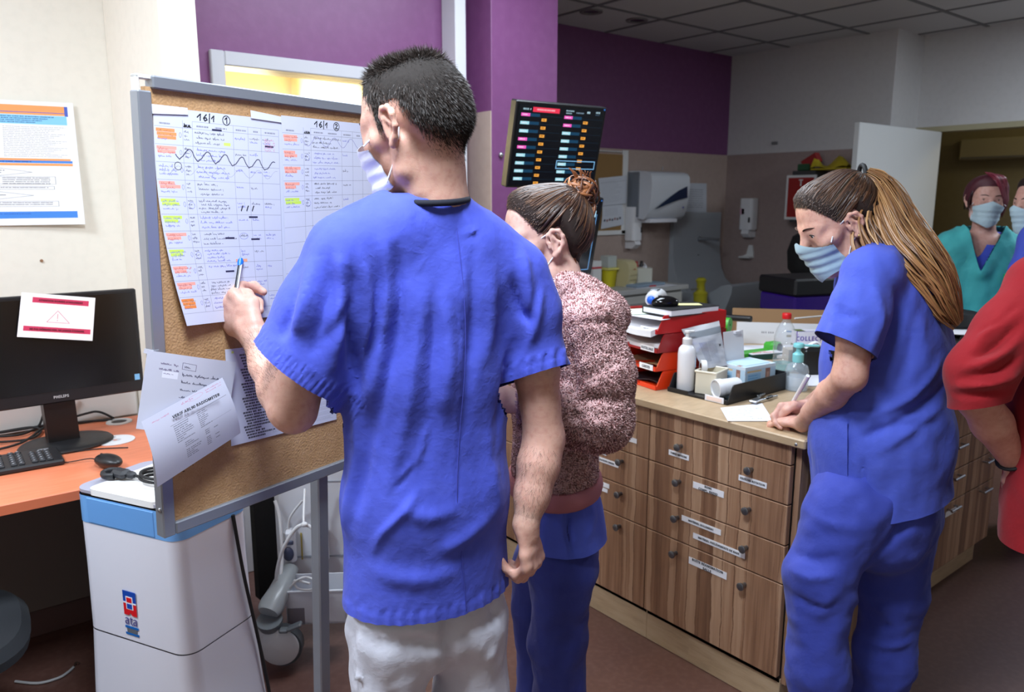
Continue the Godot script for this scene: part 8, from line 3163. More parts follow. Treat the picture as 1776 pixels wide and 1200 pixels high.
	hf.chain([hp(hx, hs, 0, -0.02, -0.035), at(975, 478, 1.92), at(985, 530, 1.93)], [0.042, 0.045, 0.06])
	hf.cap(at(962, 470, 1.88), at(950, 525, 1.87), 0.014, 0.014)
	hf.flat(at(985, 530, 1.93), at(968, 800, 1.93), ahead, 0.12, 0.07, 0.11, 0.07)
	var head := net(hf, 0.0052)
	var ef := Field.new()
	ef.k = 0.005
	for k in [-1.0, 1.0]: ear_field(ef, hx, hs * 1.02, k)
	var ears := net(ef, 0.0026)
	var lf := Field.new()
	lf.k = 0.008
	var wr := at(905, 700, 1.745)
	lf.cap(at(930, 706, 1.742), wr, 0.028, 0.025)
	hand_field(lf, wr, -cam_r + cam_u * 0.15, -ahead * 0.8 + cam_u * 0.5, cam_u, [[60, 70, 40], [64, 76, 40], [68, 80, 40], [70, 80, 40]], [[0.05, -0.01, 0.034], [0.075, -0.02, 0.03], [0.092, -0.034, 0.016]], 0.92)
	var lh := net(lf, 0.0045)
	var legs := Field.new()
	legs.k = 0.02
	for h in hips: legs.chain([at(968, 800, 1.93), h, Vector3(h.x, 0.42, h.z), Vector3(h.x, 0.06, h.z)], [0.06, 0.06, 0.045, 0.035])
	wear(p, "body", skin_mesh([head, ears, lh, net(legs, 0.014)]), skin)
	eyes(p, hx, hs, rgb(40, 26, 22))
	face_mask(p, hf, hx, hs, plain(rgb(196, 216, 232), 0.85), plain(rgb(236, 236, 240), 0.7), 0.006, "pale surgical face mask")
	var line := [[0.09, 0.092], [0.07, 0.078], [0.05, 0.05], [0.03, 0.02], [0.012, 0.02], [-0.02, 0.03], [-0.035, 0.0], [-0.05, -0.05], [-0.08, -0.075]]
	var dark := plain(rgb(44, 30, 24), 0.9)
	var cap := hair_cap(p, head, hx, hs, line, 0.018, dark)
	var tie := at(1006, 330, 1.93)
	var cols := [rgb(62, 40, 30), rgb(84, 56, 40), rgb(44, 28, 22), rgb(112, 76, 52)]
	var bl := swept_locks(hf, 0.018, hx, hs, tie, 1000, 71, cols, 0.003)
	part(cap, "combed_locks", bl.m, hair_material()).set_meta("kind", "stuff")
	var rng := RandomNumberGenerator.new()
	rng.seed = 72
	var bn := Blades.new()
	bn.m.colored = true
	var bc := at(1009, 333, 1.95)
	for k in 260:
		var r := rng.randf_range(0.012, 0.037)
		var ax := Vector3(rng.randf_range(-1, 1), rng.randf_range(-1, 1), rng.randf_range(-1, 1)).normalized()
		var e1 := ax.cross(Vector3(0.2, 0.9, 0.4)).normalized()
		var e2 := ax.cross(e1)
		var ph := rng.randf() * TAU
		var pts := PackedVector3Array()
		var ups := PackedVector3Array()
		var o := bc + Vector3(rng.randf_range(-1, 1), rng.randf_range(-1, 1), rng.randf_range(-1, 1)) * 0.012
		for j in 10:
			var a := ph + j * 0.42
			var d := e1 * cos(a) + e2 * sin(a)
			pts.append(o + d * r * Vector3(1.0, 1.0, 1.0) + ax * (j - 5) * 0.0015)
			ups.append(d)
		bn.m.color = [rgb(124, 72, 42), rgb(96, 54, 34), rgb(164, 104, 64), rgb(70, 42, 30)][k % 4].srgb_to_linear()
		bn.ribbon(pts, ups, rng.randf_range(0.0025, 0.0055))
	for k in 70:
		var a := bc + Vector3(rng.randf_range(-1, 1), rng.randf_range(-1, 1), rng.randf_range(-1, 1)) * 0.026
		var pts := PackedVector3Array()
		var ups := PackedVector3Array()
		var fan := rng.randf_range(-1, 1)
		var path := [a, at(1026 + fan * 7, 352, 1.94), at(1018 + fan * 9, 380, 1.93), at(1000 + fan * 9, 408, 1.92)]
		if k % 6 == 0: path = [a, at(1014 + fan * 20, 300, 1.93), at(1012 + fan * 30, 288 + rng.randf() * 8, 1.93)]
		if k % 9 == 0: path = [at(990 + fan * 10, 430, 1.9), at(996 + fan * 12, 460, 1.9), at(985 + fan * 14, 482, 1.89)]
		for q in smooth_path(path, 4):
			pts.append(q); ups.append(-ahead + cam_r * 0.4)
		bn.m.color = [rgb(124, 72, 42), rgb(150, 94, 58), rgb(96, 54, 34)][k % 3].srgb_to_linear()
		bn.ribbon(pts, ups, rng.randf_range(0.0015, 0.0034), 0.15)
	part(cap, "hair_bun", bn.m, hair_material(), "messy chestnut bun")
	var core := M.new()
	core.ball(bc, Vector3.ONE * 0.024)
	part(cap, "bun_core", core, plain(rgb(112, 66, 40), 0.6))
# ---------- the woman with the ponytail ----------
func pa(px: float, py: float, fwd: float) -> Vector3:
	return at(px, py, fwd * 0.968)
func build_ponytail_woman() -> void:
	var base := pa(1500, 1000, 2.1)
	base.y = 0
	var p := person_at("woman with a long blonde ponytail in blue scrubs writing at the counter corner", base)
	var skin := skin_material(rgb(216, 166, 148))
	var face_dir := facing(-82.0)
	var lat := facing(8.0)
	var f := Field.new()
	f.k = 0.04
	f.flat(pa(1538, 500, 2.1), pa(1538, 620, 2.1), lat, 0.165, 0.118, 0.165, 0.145)
	f.flat(pa(1538, 620, 2.1), pa(1532, 760, 2.1), lat, 0.16, 0.15, 0.165, 0.172)
	f.flat(pa(1532, 760, 2.1), pa(1528, 900, 2.1), lat, 0.165, 0.176, 0.17, 0.18)
	f.cap(pa(1520, 470, 1.97), pa(1545, 455, 2.1), 0.06, 0.072)
	f.cap(pa(1545, 455, 2.1), pa(1545, 480, 2.24), 0.072, 0.06)
	f.cap(pa(1500, 440, 2.1), pa(1560, 470, 2.12), 0.05, 0.08)
	f.cap(pa(1590, 520, 2.1), pa(1615, 640, 2.1), 0.07, 0.07)
	f.chain([pa(1512, 480, 1.96), pa(1492, 545, 1.94), pa(1470, 600, 1.93), pa(1462, 630, 1.925)], [0.064, 0.066, 0.068, 0.068])
	f.chain([pa(1530, 490, 2.24), pa(1480, 560, 2.26), pa(1455, 600, 2.25)], [0.06, 0.058, 0.056])
	var s := net(f, 0.0085)
	ripple(s, 0.006, Vector3(11, 6, 11), 33)
	fold(s, pressed(f, [
		[[[1550, 480], [1560, 540], [1545, 600]], 0.018, -0.01],
		[[[1520, 490], [1530, 560], [1515, 610]], 0.016, 0.008],
		[[[1600, 520], [1580, 620], [1540, 700]], 0.02, -0.007],
		[[[1640, 620], [1580, 690], [1500, 730]], 0.016, 0.008],
		[[[1650, 660], [1590, 715], [1500, 760]], 0.014, -0.008],
		[[[1640, 700], [1580, 750], [1520, 790]], 0.014, 0.006],
		[[[1470, 690], [1475, 760], [1480, 840]], 0.006, -0.005],
		[[[1500, 760], [1560, 740], [1640, 735]], 0.014, -0.007],
		[[[1440, 520], [1470, 545], [1500, 550]], 0.012, -0.006],
		[[[1460, 500], [1450, 560], [1440, 600]], 0.014, 0.006],
		[[[1575, 470], [1600, 560], [1610, 640]], 0.02, 0.006],
		[[[1410, 730], [1408, 800], [1412, 845]], 0.006, 0.004],
		[[[1500, 800], [1504, 870], [1506, 900]], 0.006, -0.012],
	], 1.7))
	var slv := pa(1465, 597, 1.93)
	var sn := (-cam_r * 0.45 - cam_u * 0.89).normalized()
	var hemp := pa(1530, 862, 2.1)
	var hn := (-Vector3.UP + cam_r * 0.24).normalized()
	var top := trim(s, [[slv, sn, 0.16, pa(1512, 640, 1.95), cam_r], [pa(1460, 590, 2.25), sn, 0.08], [hemp, hn, 3.0], [pa(1488, 432, 2.1), (Vector3.UP * 0.8 - cam_r * 0.6).normalized(), 0.075]], 0.007)
	var blue := cloth_material(rgb(74, 92, 200))
	var tp := wear(p, "scrub_top", skin_mesh([top]), blue)
	var fl := []
	for i in 6:
		var row := PackedVector3Array()
		for j in 5:
			var px := 1418 + j * 14.0
			var py := 725 + i * 23.0 + j * 2.0
			var d := -ray(px, py).normalized()
			row.append(body_field_point(f, pa(px, py, 1.7), d) + d * 0.005)
		fl.append(row)
	var pk := M.new()
	pk.sheet(fl)
	part(tp, "pocket", pk, cloth_material(rgb(72, 90, 198)))
	f = Field.new()
	f.k = 0.04
	f.flat(pa(1535, 780, 2.1), pa(1525, 900, 2.1), lat, 0.15, 0.145, 0.155, 0.15)
	var k1 := pa(1425, 1000, 2.0)
	var k2 := pa(1552, 1030, 2.16)
	var a1 := Vector3(k1.x, 0.03, k1.z) + cam_r * 0.03
	var a2 := Vector3(k2.x, 0.03, k2.z) - cam_r * 0.01
	f.chain([pa(1478, 880, 2.03), k1, k1.lerp(a1, 0.5), a1], [0.115, 0.084, 0.078, 0.074])
	f.chain([pa(1560, 880, 2.16), k2, k2.lerp(a2, 0.5), a2], [0.12, 0.086, 0.08, 0.076])
	s = net(f, 0.01)
	ripple(s, 0.009, Vector3(9, 9, 9), 35)
	fold(s, pressed(f, [
		[[[1375, 960], [1420, 975], [1465, 970]], 0.016, -0.01],
		[[[1370, 985], [1410, 1005], [1460, 1000]], 0.014, 0.008],
		[[[1385, 1040], [1430, 1060], [1460, 1050]], 0.014, -0.006],
		[[[1480, 1040], [1530, 1060], [1590, 1040]], 0.016, 0.008],
		[[[1490, 1070], [1540, 1090], [1590, 1075]], 0.014, -0.008],
		[[[1500, 1110], [1550, 1125], [1590, 1110]], 0.014, 0.007],
		[[[1600, 860], [1560, 930], [1500, 1000]], 0.02, -0.012],
		[[[1400, 880], [1440, 910], [1500, 920]], 0.018, 0.005],
	], 1.7))
	wear(p, "scrub_trousers", skin_mesh([trim(s, [[Vector3(base.x, 0.04, base.z), Vector3.DOWN, 3.0]], 0.006)]), cloth_material(rgb(58, 72, 172)))
	shoes(p, Vector3(a1.x, 0.045, a1.z), face_dir, plain(rgb(214, 214, 220), 0.5))
	shoes(p, Vector3(a2.x, 0.045, a2.z), face_dir, plain(rgb(214, 214, 220), 0.5))
	var hs := 0.98
	var hx := head_axes(pa(1455, 386, 2.12), facing(-96.0), 27.0, 0.0)
	var hf := Field.new()
	hf.k = 0.015
	head_field(hf, hx, hs, 0.92)
	lids(hf, hx, hs)
	hf.chain([hp(hx, hs, 0, -0.01, -0.04), pa(1500, 420, 2.12), pa(1525, 460, 2.12)], [0.044, 0.047, 0.06])
	hf.flat(pa(1530, 470, 2.12), pa(1540, 780, 2.12), lat, 0.12, 0.08, 0.12, 0.09)
	var head := net(hf, 0.0055)
	var ef := Field.new()
	ef.k = 0.005
	for k in [-1.0, 1.0]: ear_field(ef, hx, hs * 1.02, k)
	var ears := net(ef, 0.0028)
	var af := Field.new()
	af.k = 0.016
	var elb := pa(1478, 652, 1.925)
	var wr := at_y(1396, 736, TOP + 0.03)
	af.chain([pa(1512, 480, 1.97), pa(1490, 575, 1.94), elb], [0.046, 0.045, 0.04])
	af.chain([elb, elb.lerp(wr, 0.35), elb.lerp(wr, 0.75), wr], [0.038, 0.038, 0.03, 0.025])
	var elb2 := pa(1470, 660, 2.25)
	var wr2 := at_y(1406, 706, TOP + 0.06)
	af.chain([pa(1530, 490, 2.24), elb2, wr2], [0.045, 0.038, 0.025])
	for e in [[pa(1478, 880, 2.03), k1, a1], [pa(1560, 880, 2.16), k2, a2]]: af.chain([pa(1540, 780, 2.12), e[0], e[1], e[2] + Vector3(0, 0.05, 0)], [0.06, 0.065, 0.045, 0.035])
	var arms := net(af, 0.009)
	var lf := Field.new()
	lf.k = 0.008
	var hd := at_y(1335, 716, TOP + 0.03) - wr
	hd.y = -0.012
	lf.cap(elb.lerp(wr, 0.85), wr, 0.027, 0.025)
	hand_field(lf, wr, hd, Vector3.UP * 1.0 - ahead * 0.25, ahead, [[14, 22, 14], [18, 26, 16], [22, 28, 18], [26, 30, 18]], [[0.04, -0.006, 0.042], [0.068, -0.012, 0.05], [0.092, -0.016, 0.048]], 0.92, 0.6)
	var lh := net(lf, 0.004)
	var rf := Field.new()
	rf.k = 0.008
	var hd2 := (at_y(1362, 712, TOP + 0.045) - wr2).normalized()
	rf.cap(elb2.lerp(wr2, 0.85), wr2, 0.027, 0.024)
	hand_field(rf, wr2, hd2, Vector3.UP * 0.6 + ahead * 0.6, -ahead * 0.7 + Vector3.UP * 0.5, [[48, 50, 24], [60, 62, 30], [70, 74, 36], [74, 78, 40]], [[0.045, -0.008, 0.036], [0.07, -0.022, 0.034], [0.094, -0.036, 0.02]], 0.92)
	var rh := net(rf, 0.004)
	wear(p, "body", skin_mesh([head, ears, arms, lh, rh]), skin)
	eyes(p, hx, hs, rgb(70, 48, 36))
	face_mask(p, hf, hx, hs, plain(rgb(172, 198, 208), 0.85), plain(rgb(228, 230, 234), 0.7), 0.006, "light blue pleated face mask")
	var er := M.new()
	er.ball(hp(hx, hs, 0.083, -0.034, -0.004), Vector3.ONE * 0.0048)
	wear(p, "earring", er, plain(rgb(206, 168, 110), 0.25, 0.8), "small gold earring")
	var line := [[0.09, 0.09], [0.07, 0.074], [0.05, 0.045], [0.03, 0.016], [0.012, 0.022], [-0.02, 0.03], [-0.035, 0.004], [-0.05, -0.03], [-0.08, -0.045]]
	var dark := plain(rgb(46, 33, 27), 0.9)
	var cap := hair_cap(p, head, hx, hs, line, 0.012, dark)
	var tie := pa(1500, 300, 2.13)
	var bl := swept_locks(hf, 0.012, hx, hs, tie, 1000, 81, [rgb(58, 40, 31), rgb(76, 53, 40), rgb(46, 32, 26), rgb(98, 68, 48)], 0.003)
	part(cap, "combed_locks", bl.m, hair_material()).set_meta("kind", "stuff")
	var hb := M.new()
	var rg := []
	for k in 17:
		var an := TAU * k / 16.0
		rg.append(pa(1500, 300, 2.13) + (cam_u * cos(an) * 0.024 + ahead * sin(an) * 0.02))
	hb.tube(PackedVector3Array(rg), 0.006, 8, false)
	part(cap, "hair_tie", hb, Q.rubber, "black hair tie")
	var rng := RandomNumberGenerator.new()
	rng.seed = 83
	var pt := Blades.new()
	pt.m.colored = true
	var mid := [[1502, 300, 2.13, 16], [1525, 318, 2.12, 26], [1545, 362, 2.08, 40], [1568, 410, 2.05, 46], [1600, 450, 2.0, 44], [1632, 490, 1.98, 38], [1652, 526, 1.97, 28], [1668, 555, 1.965, 12]]
	for k in 520:
		var u := rng.randfn(0.0, 0.5)
		var v := rng.randfn(0.0, 0.5)
		u = clampf(u, -1.0, 1.0); v = clampf(v, -1.0, 1.0)
		var pts := []
		var last := 8 if rng.randf() < 0.75 else 7
		var fr := k % 14 == 0
		for j in last:
			var q: Array = mid[j]
			var rr: float = q[3]
			var px: float = q[0] + u * rr * 0.72
			var py: float = q[1] - u * rr * 0.7 + (9.0 * sin(j * 1.1 + k * 0.37) if j > 1 else 0.0)
			if fr and j > 1:
				px -= 30.0 + j * 3.0
				py += 10.0
				if j > 4: continue
			pts.append(pa(px, py, q[2] + v * rr / 660.0))
		var sp := smooth_path(pts, 4)
		var ups := PackedVector3Array()
		for q in sp: ups.append(-ahead * 0.8 + cam_u * 0.5 + cam_r * (u * 0.6))
		var c: Color = [rgb(176, 130, 84), rgb(150, 106, 68), rgb(196, 152, 104), rgb(122, 86, 58), rgb(164, 118, 78)][k % 5]
		pt.m.color = c.srgb_to_linear()
		pt.ribbon(sp, ups, rng.randf_range(0.0016, 0.0042), 0.25)
	part(cap, "ponytail", pt.m, hair_material(0.38), "long golden brown ponytail")
	var t := thing("pen", "white marker pen held by the ponytailed woman at the counter", "pen", at_y(1385, 700, TOP + 0.04))
	var tip := at_y(1361, 729, TOP + 0.003)
	var end := at(1405, 652, 2.16)
	var m := M.new()
	m.tube(PackedVector3Array([tip - t.position, tip.lerp(end, 0.12) - t.position, tip.lerp(end, 0.16) - t.position, end - t.position]), [0.002, 0.005, 0.0058, 0.0058], 12)
	part(t, "barrel", m, Q.gloss_white)
	m = M.new()
	m.tube(PackedVector3Array([tip.lerp(end, 0.62) - t.position + cam_r * 0.006, end - t.position + cam_r * 0.007]), 0.0018, 8)
	part(t, "clip", m, plain(rgb(40, 44, 60), 0.4))
# ---------- the woman in teal ----------
func build_teal_woman() -> void:
	var D := 3.85
	var base := at(1705, 700, D)
	base.y = 0
	var p := person_at("woman with burgundy hair in a teal gown standing in front of the doorway", base)
	var fd := facing(-168.0)
	var lat := facing(102.0)
	var skin := skin_material(rgb(206, 158, 144))
	var f := Field.new()
	f.k = 0.05
	f.flat(at(1704, 430, D), at(1700, 560, D), lat, 0.17, 0.105, 0.17, 0.115)
	f.flat(at(1700, 560, D), at(1700, 800, D), lat, 0.175, 0.12, 0.2, 0.14)
	f.cap(at(1655, 424, D - 0.02), at(1700, 405, D), 0.062, 0.07)
	f.cap(at(1700, 405, D), at(1752, 424, D + 0.05), 0.07, 0.062)
	f.chain([at(1652, 428, D), at(1640, 500, D), at(1652, 570, D - 0.1), at(1690, 590, D - 0.24)], [0.066, 0.062, 0.06, 0.055])
	f.chain([at(1755, 430, D + 0.03), at(1768, 500, D), at(1762, 570, D - 0.08), at(1720, 590, D - 0.24)], [0.066, 0.06, 0.058, 0.054])
	f.chain([at(1686, 385, D), at(1690, 400, D - 0.07), at(1706, 470, D - 0.1)], [0.02, 0.022, 0.016])
	f.chain([at(1738, 385, D + 0.02), at(1740, 400, D - 0.05), at(1708, 470, D - 0.1)], [0.02, 0.022, 0.016])
	var s := net(f, 0.014)
	ripple(s, 0.01, Vector3(8, 5, 8), 43)
	var nk := at(1713, 402, D - 0.02)
	var c := PackedFloat32Array()
	c.resize(s.v.size())
	var vt := at(1703, 470, D - 0.1)
	for i in s.v.size():
		var d := s.v[i] - vt
		var side := absf(d.dot(lat) - 0.02 * d.y / 0.2)
		var open := d.y * 0.42 - side
		c[i] = clampf(open if d.dot(fd) > -0.05 else (s.v[i] - nk).dot(Vector3.UP) - 0.03, -0.8, 0.8)
		if s.v[i].y < 0.45: c[i] = maxf(c[i], 0.45 - s.v[i].y)
	wear(p, "teal_gown", skin_mesh([trim_by(s, c, 0.008)]), cloth_material(rgb(70, 176, 178)))
	f = Field.new()
	f.k = 0.04
	f.flat(at(1704, 440, D), at(1702, 560, D), lat, 0.15, 0.09, 0.15, 0.1)
	f.cap(at(1670, 420, D), at(1740, 420, D + 0.02), 0.055, 0.055)
	s = net(f, 0.014)
	c = PackedFloat32Array()
	c.resize(s.v.size())
	for i in s.v.size():
		var d := s.v[i] - at(1705, 448, D - 0.1)
		c[i] = clampf(maxf(d.y * 0.55 - absf(d.dot(lat)), s.v[i].y - nk.y - 0.01), -0.8, 0.8)
	wear(p, "scrub_shirt", skin_mesh([trim_by(s, c, 0.005)]), cloth_material(rgb(66, 84, 196)))
	var hs := 0.97
	var hx := head_axes(at(1716, 347, D), facing(-163.0), 2.0, -3.0)
	var hf := Field.new()
	hf.k = 0.016
	head_field(hf, hx, hs, 0.95)
	lids(hf, hx, hs)
	hf.chain([hp(hx, hs, 0, -0.03, -0.03), at(1712, 395, D), at(1710, 440, D)], [0.046, 0.048, 0.075])
	hf.flat(at(1706, 425, D), at(1704, 600, D), lat, 0.13, 0.075, 0.12, 0.07)
	hf.chain([at(1704, 600, D), Vector3(base.x, 0.06, base.z)], [0.08, 0.07])
	var head := net(hf, 0.008)
	var ef := Field.new()
	ef.k = 0.006
	for k in [-1.0, 1.0]: ear_field(ef, hx, hs, k)
	wear(p, "body", skin_mesh([head, net(ef, 0.004)]), skin)
	eyes(p, hx, hs, rgb(36, 24, 24))
	face_mask(p, hf, hx, hs, plain(rgb(184, 208, 218), 0.85), plain(rgb(226, 230, 234), 0.7), 0.008, "light blue face mask")
	var line := [[0.09, 0.07], [0.06, 0.062], [0.04, 0.03], [0.02, -0.02], [-0.03, -0.05], [-0.08, -0.06]]
	var cap := hair_cap(p, head, hx, hs, line, 0.016, plain(rgb(78, 28, 40), 0.6))
	var rng := RandomNumberGenerator.new()
	rng.seed = 91
	var b := Blades.new()
	b.m.colored = true
	for k in 150:
		var u := rng.randf()
		var o := rng.randf_range(-0.012, 0.012)
		var pts := [hp(hx, hs, -0.03 + o + u * 0.05, 0.142 - u * 0.01, 0.03), hp(hx, hs, 0.0 + u * 0.05, 0.108 + o, 0.098 - u * 0.02), hp(hx, hs, 0.036 + u * 0.036, 0.05 + o, 0.094 - u * 0.03), hp(hx, hs, 0.06 + u * 0.03, 0.0 + o, 0.066 - u * 0.03), hp(hx, hs, 0.068 + u * 0.012, -0.045 + o * 3.0, 0.03 + o)]
		var sp := smooth_path(pts, 4)
		var ups := PackedVector3Array()
		for q in sp: ups.append((q - hx.origin).normalized())
		b.m.color = [rgb(128, 40, 58), rgb(150, 62, 80), rgb(96, 28, 44)][k % 3].srgb_to_linear()
		b.ribbon(sp, ups, 0.003, 0.3)
	for k in 110:
		var u := rng.randf()
		var o := rng.randf_range(-0.01, 0.01)
		var sp := smooth_path([hp(hx, hs, -0.01 + o, 0.122, 0.02 - u * 0.07), hp(hx, hs, -0.055, 0.09 + o, 0.035 - u * 0.1), hp(hx, hs, -0.08, 0.03, 0.04 - u * 0.1 + o), hp(hx, hs, -0.078, -0.03 + o * 2, 0.035 - u * 0.1)], 4)
		var ups := PackedVector3Array()
		for q in sp: ups.append((q - hx.origin).normalized())
		b.m.color = [rgb(34, 18, 22), rgb(50, 22, 28), rgb(26, 16, 18)][k % 3].srgb_to_linear()
		b.ribbon(sp, ups, 0.004, 0.3)
	part(cap, "side_fringe", b.m, hair_material(), "burgundy side fringe").set_meta("kind", "stuff")
	var pn := M.new()
	pn.cyl(at(1748, 492, D - 0.14), at(1750, 474, D - 0.14), 0.007, 0.007, 8)
	single("green_pen", "green pen clipped at the teal gown", "pen", pn, plain(rgb(30, 160, 90), 0.4))
# ---------- the person in red and the one beyond ----------
func build_red_person() -> void:
	var D := 1.78
	var base := at(1850, 900, D)
	base.y = 0
	var p := person_at("person in a red fleece with a rolled sleeve and one hand on the hip", base)
	var skin := skin_material(rgb(206, 150, 132))
	var lat := facing(60.0)
	var f := Field.new()
	f.k = 0.04
	f.flat(at(1880, 540, D), at(1868, 720, D), lat, 0.17, 0.115, 0.165, 0.115)
	f.flat(at(1868, 720, D), at(1856, 1010, D), lat, 0.17, 0.12, 0.2, 0.135)
	f.cap(at(1818, 490, D - 0.02), at(1890, 470, D + 0.02), 0.066, 0.075)
	f.cap(at(1890, 470, D + 0.02), at(1960, 500, D + 0.1), 0.075, 0.066)
	f.chain([at(1815, 500, D - 0.04), at(1758, 580, D - 0.06), at(1706, 645, D - 0.08), at(1700, 712, D - 0.08)], [0.068, 0.07, 0.064, 0.06])
	f.chain([at(1960, 510, D + 0.1), at(1985, 680, D + 0.12), at(1980, 850, D + 0.1)], [0.066, 0.06, 0.05])
	var s := net(f, 0.0075)
	ripple(s, 0.005, Vector3(9, 6, 9), 53)
	fold(s, pressed(f, [
		[[[1776, 560], [1730, 600], [1690, 620]], 0.012, -0.015],
		[[[1776, 590], [1730, 625], [1680, 640]], 0.011, 0.013],
		[[[1776, 620], [1735, 645], [1670, 655]], 0.01, -0.013],
		[[[1770, 650], [1720, 665], [1660, 670]], 0.011, 0.012],
		[[[1760, 540], [1720, 575], [1700, 600]], 0.012, 0.008],
		[[[1755, 680], [1710, 685], [1655, 684]], 0.009, -0.007],
		[[[1770, 530], [1735, 560], [1705, 575]], 0.01, -0.007],
	], 1.4))
	var cut := trim(s, [[at(1697, 702, D - 0.08), (-cam_u + cam_r * 0.22).normalized(), 0.1, at(1762, 700, D), cam_r], [Vector3(base.x, 0.742, base.z), (Vector3.DOWN).normalized(), 3.0], [at(1890, 420, D + 0.02), Vector3.UP, 0.1], [at(1982, 800, D + 0.1), Vector3.DOWN, 0.1]], 0.008)
	wear(p, "red_fleece", skin_mesh([cut]), cloth_material(rgb(150, 18, 28), 400.0, 0.95, 0.3))
	f = Field.new()
	f.k = 0.03
	f.flat(at(1890, 900, D), at(1930, 1040, D), lat, 0.12, 0.1, 0.13, 0.1)
	var h1 := at(1895, 1060, D)
	var h2 := at(1985, 1060, D + 0.06)
	for h in [h1, h2]: f.chain([h, Vector3(h.x, 0.45, h.z), Vector3(h.x, 0.04, h.z)], [0.09, 0.075, 0.075])
	s = net(f, 0.014)
	wear(p, "trousers", skin_mesh([s]), cloth_material(rgb(40, 40, 48)))
	for h in [h1, h2]: shoes(p, Vector3(h.x, 0.045, h.z), facing(-30.0), Q.white)
	var af := Field.new()
	af.k = 0.016
	var elb := at(1700, 690, D - 0.07)
	var wr := at(1765, 800, D - 0.02)
	af.chain([at(1815, 500, D - 0.04), at(1712, 650, D - 0.08), elb], [0.05, 0.046, 0.044])
	af.chain([elb, elb.lerp(wr, 0.4), wr], [0.042, 0.043, 0.03])
	af.chain([at(1960, 510, D + 0.1), at(1985, 680, D + 0.12), at(1980, 850, D + 0.1)], [0.046, 0.04, 0.028])
	af.flat(at(1885, 500, D), at(1885, 900, D), lat, 0.1, 0.06, 0.1, 0.06)
	for h in [h1, h2]: af.chain([at(1915, 980, D), h, Vector3(h.x, 0.06, h.z)], [0.07, 0.065, 0.04])
	var hx := head_axes(at(1905, 330, D + 0.02), facing(20.0), 5.0)
	var hf := Field.new()
	hf.k = 0.016
	head_field(hf, hx, 1.0)
	hf.chain([hp(hx, 1.0, 0, -0.02, -0.035), at(1895, 440, D + 0.02), at(1890, 490, D + 0.02)], [0.05, 0.052, 0.07])
	var lf := Field.new()
	lf.k = 0.009
	lf.cap(elb.lerp(wr, 0.85), wr, 0.031, 0.028)
	hand_field(lf, wr, at(1812, 850, D - 0.02) - wr, -ahead * 0.7 - cam_u * 0.2, -cam_u, [[30, 40, 20], [34, 44, 20], [38, 44, 20], [40, 44, 20]], [[0.04, -0.01, 0.04], [0.06, -0.02, 0.05], [0.08, -0.03, 0.05]], 1.0)
	var head := net(hf, 0.008)
	wear(p, "body", skin_mesh([net(af, 0.009), head, net(lf, 0.005)]), skin)
	hair_cap(p, head, hx, 1.0, [[0.09, 0.09], [0.05, 0.05], [0.0, 0.03], [-0.04, -0.02], [-0.08, -0.06]], 0.008, plain(rgb(60, 44, 36), 0.6))
	var wb := M.new()
	var ring := []
	var ax := (wr - elb).normalized()
	var e1 := ax.cross(ahead).normalized()
	var e2 := ax.cross(e1)
	for k in 21: ring.append(wr - ax * 0.006 + (e1 * cos(TAU * k / 20.0) + e2 * sin(TAU * k / 20.0)) * 0.032)
	wb.tube(PackedVector3Array(ring), 0.005, 6, false, 1.6)
	wear(p, "watch_strap", wb, Q.rubber, "black wrist strap")
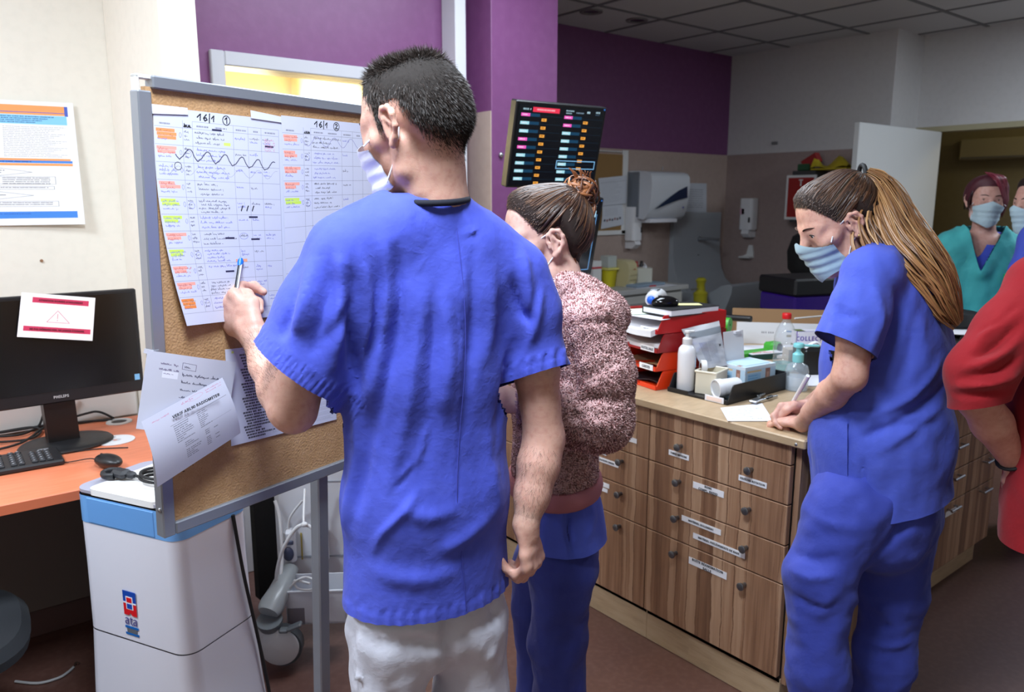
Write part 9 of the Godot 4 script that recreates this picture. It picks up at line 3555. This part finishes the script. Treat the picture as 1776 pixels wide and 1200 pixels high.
func build_side_person() -> void:
	var D := 3.45
	var base := at(1824, 700, D)
	base.y = 0
	var p := person_at("person in blue scrubs and face mask at the edge, beside the woman in teal", base)
	var lat := facing(20.0)
	var skin := skin_material(rgb(206, 158, 144))
	var f := Field.new()
	f.k = 0.04
	f.flat(at(1827, 430, D), at(1824, 700, D), lat, 0.15, 0.1, 0.15, 0.11)
	f.cap(at(1807, 412, D - 0.12), at(1824, 400, D + 0.12), 0.06, 0.06)
	f.chain([at(1802, 415, D - 0.14), at(1788, 470, D - 0.16), at(1782, 500, D - 0.17)], [0.062, 0.06, 0.058])
	var s := net(f, 0.014)
	ripple(s, 0.006, Vector3(8, 5, 8), 63)
	wear(p, "scrub_top", skin_mesh([trim(s, [[at(1784, 482, D - 0.165), (-cam_u - cam_r * 0.2).normalized(), 0.1, at(1812, 480, D), cam_r], [at(1824, 378, D), Vector3.UP, 0.08], [Vector3(base.x, 0.7, base.z), Vector3.DOWN, 3.0]], 0.007)]), cloth_material(rgb(66, 82, 190)))
	f = Field.new()
	f.k = 0.03
	f.flat(at(1824, 640, D), at(1824, 740, D), lat, 0.14, 0.1, 0.14, 0.1)
	for k in [-0.08, 0.08]:
		var h: Vector3 = at(1824, 740, D) + lat * k
		f.chain([h, Vector3(h.x, 0.05, h.z)], [0.085, 0.07])
	wear(p, "scrub_trousers", skin_mesh([net(f, 0.018)]), cloth_material(rgb(56, 70, 168)))
	var hs := 0.98
	var hx := head_axes(at(1808, 352, D), facing(-98.0), 4.0)
	var hf := Field.new()
	hf.k = 0.016
	head_field(hf, hx, hs)
	lids(hf, hx, hs)
	hf.chain([hp(hx, hs, 0, -0.02, -0.035), at(1820, 395, D), at(1824, 430, D)], [0.046, 0.048, 0.07])
	hf.flat(at(1824, 430, D), at(1824, 720, D), lat, 0.11, 0.07, 0.11, 0.07)
	var af := Field.new()
	af.k = 0.016
	af.chain([at(1802, 415, D - 0.14), at(1778, 512, D - 0.17), at(1764, 545, D - 0.3)], [0.046, 0.04, 0.028])
	var head := net(hf, 0.008)
	wear(p, "body", skin_mesh([head, net(af, 0.012)]), skin)
	eyes(p, hx, hs, rgb(40, 28, 24))
	face_mask(p, hf, hx, hs, plain(rgb(178, 204, 216), 0.85), plain(rgb(226, 230, 234), 0.7), 0.008, "light blue face mask")
	hair_cap(p, head, hx, hs, [[0.09, 0.09], [0.05, 0.05], [0.03, 0.02], [0.0, 0.03], [-0.04, -0.02], [-0.08, -0.06]], 0.014, plain(rgb(40, 28, 26), 0.5))
func build_people() -> void:
	build_man()
	build_fleece_woman()
	build_ponytail_woman()
	build_teal_woman()
	build_red_person()
	build_side_person()
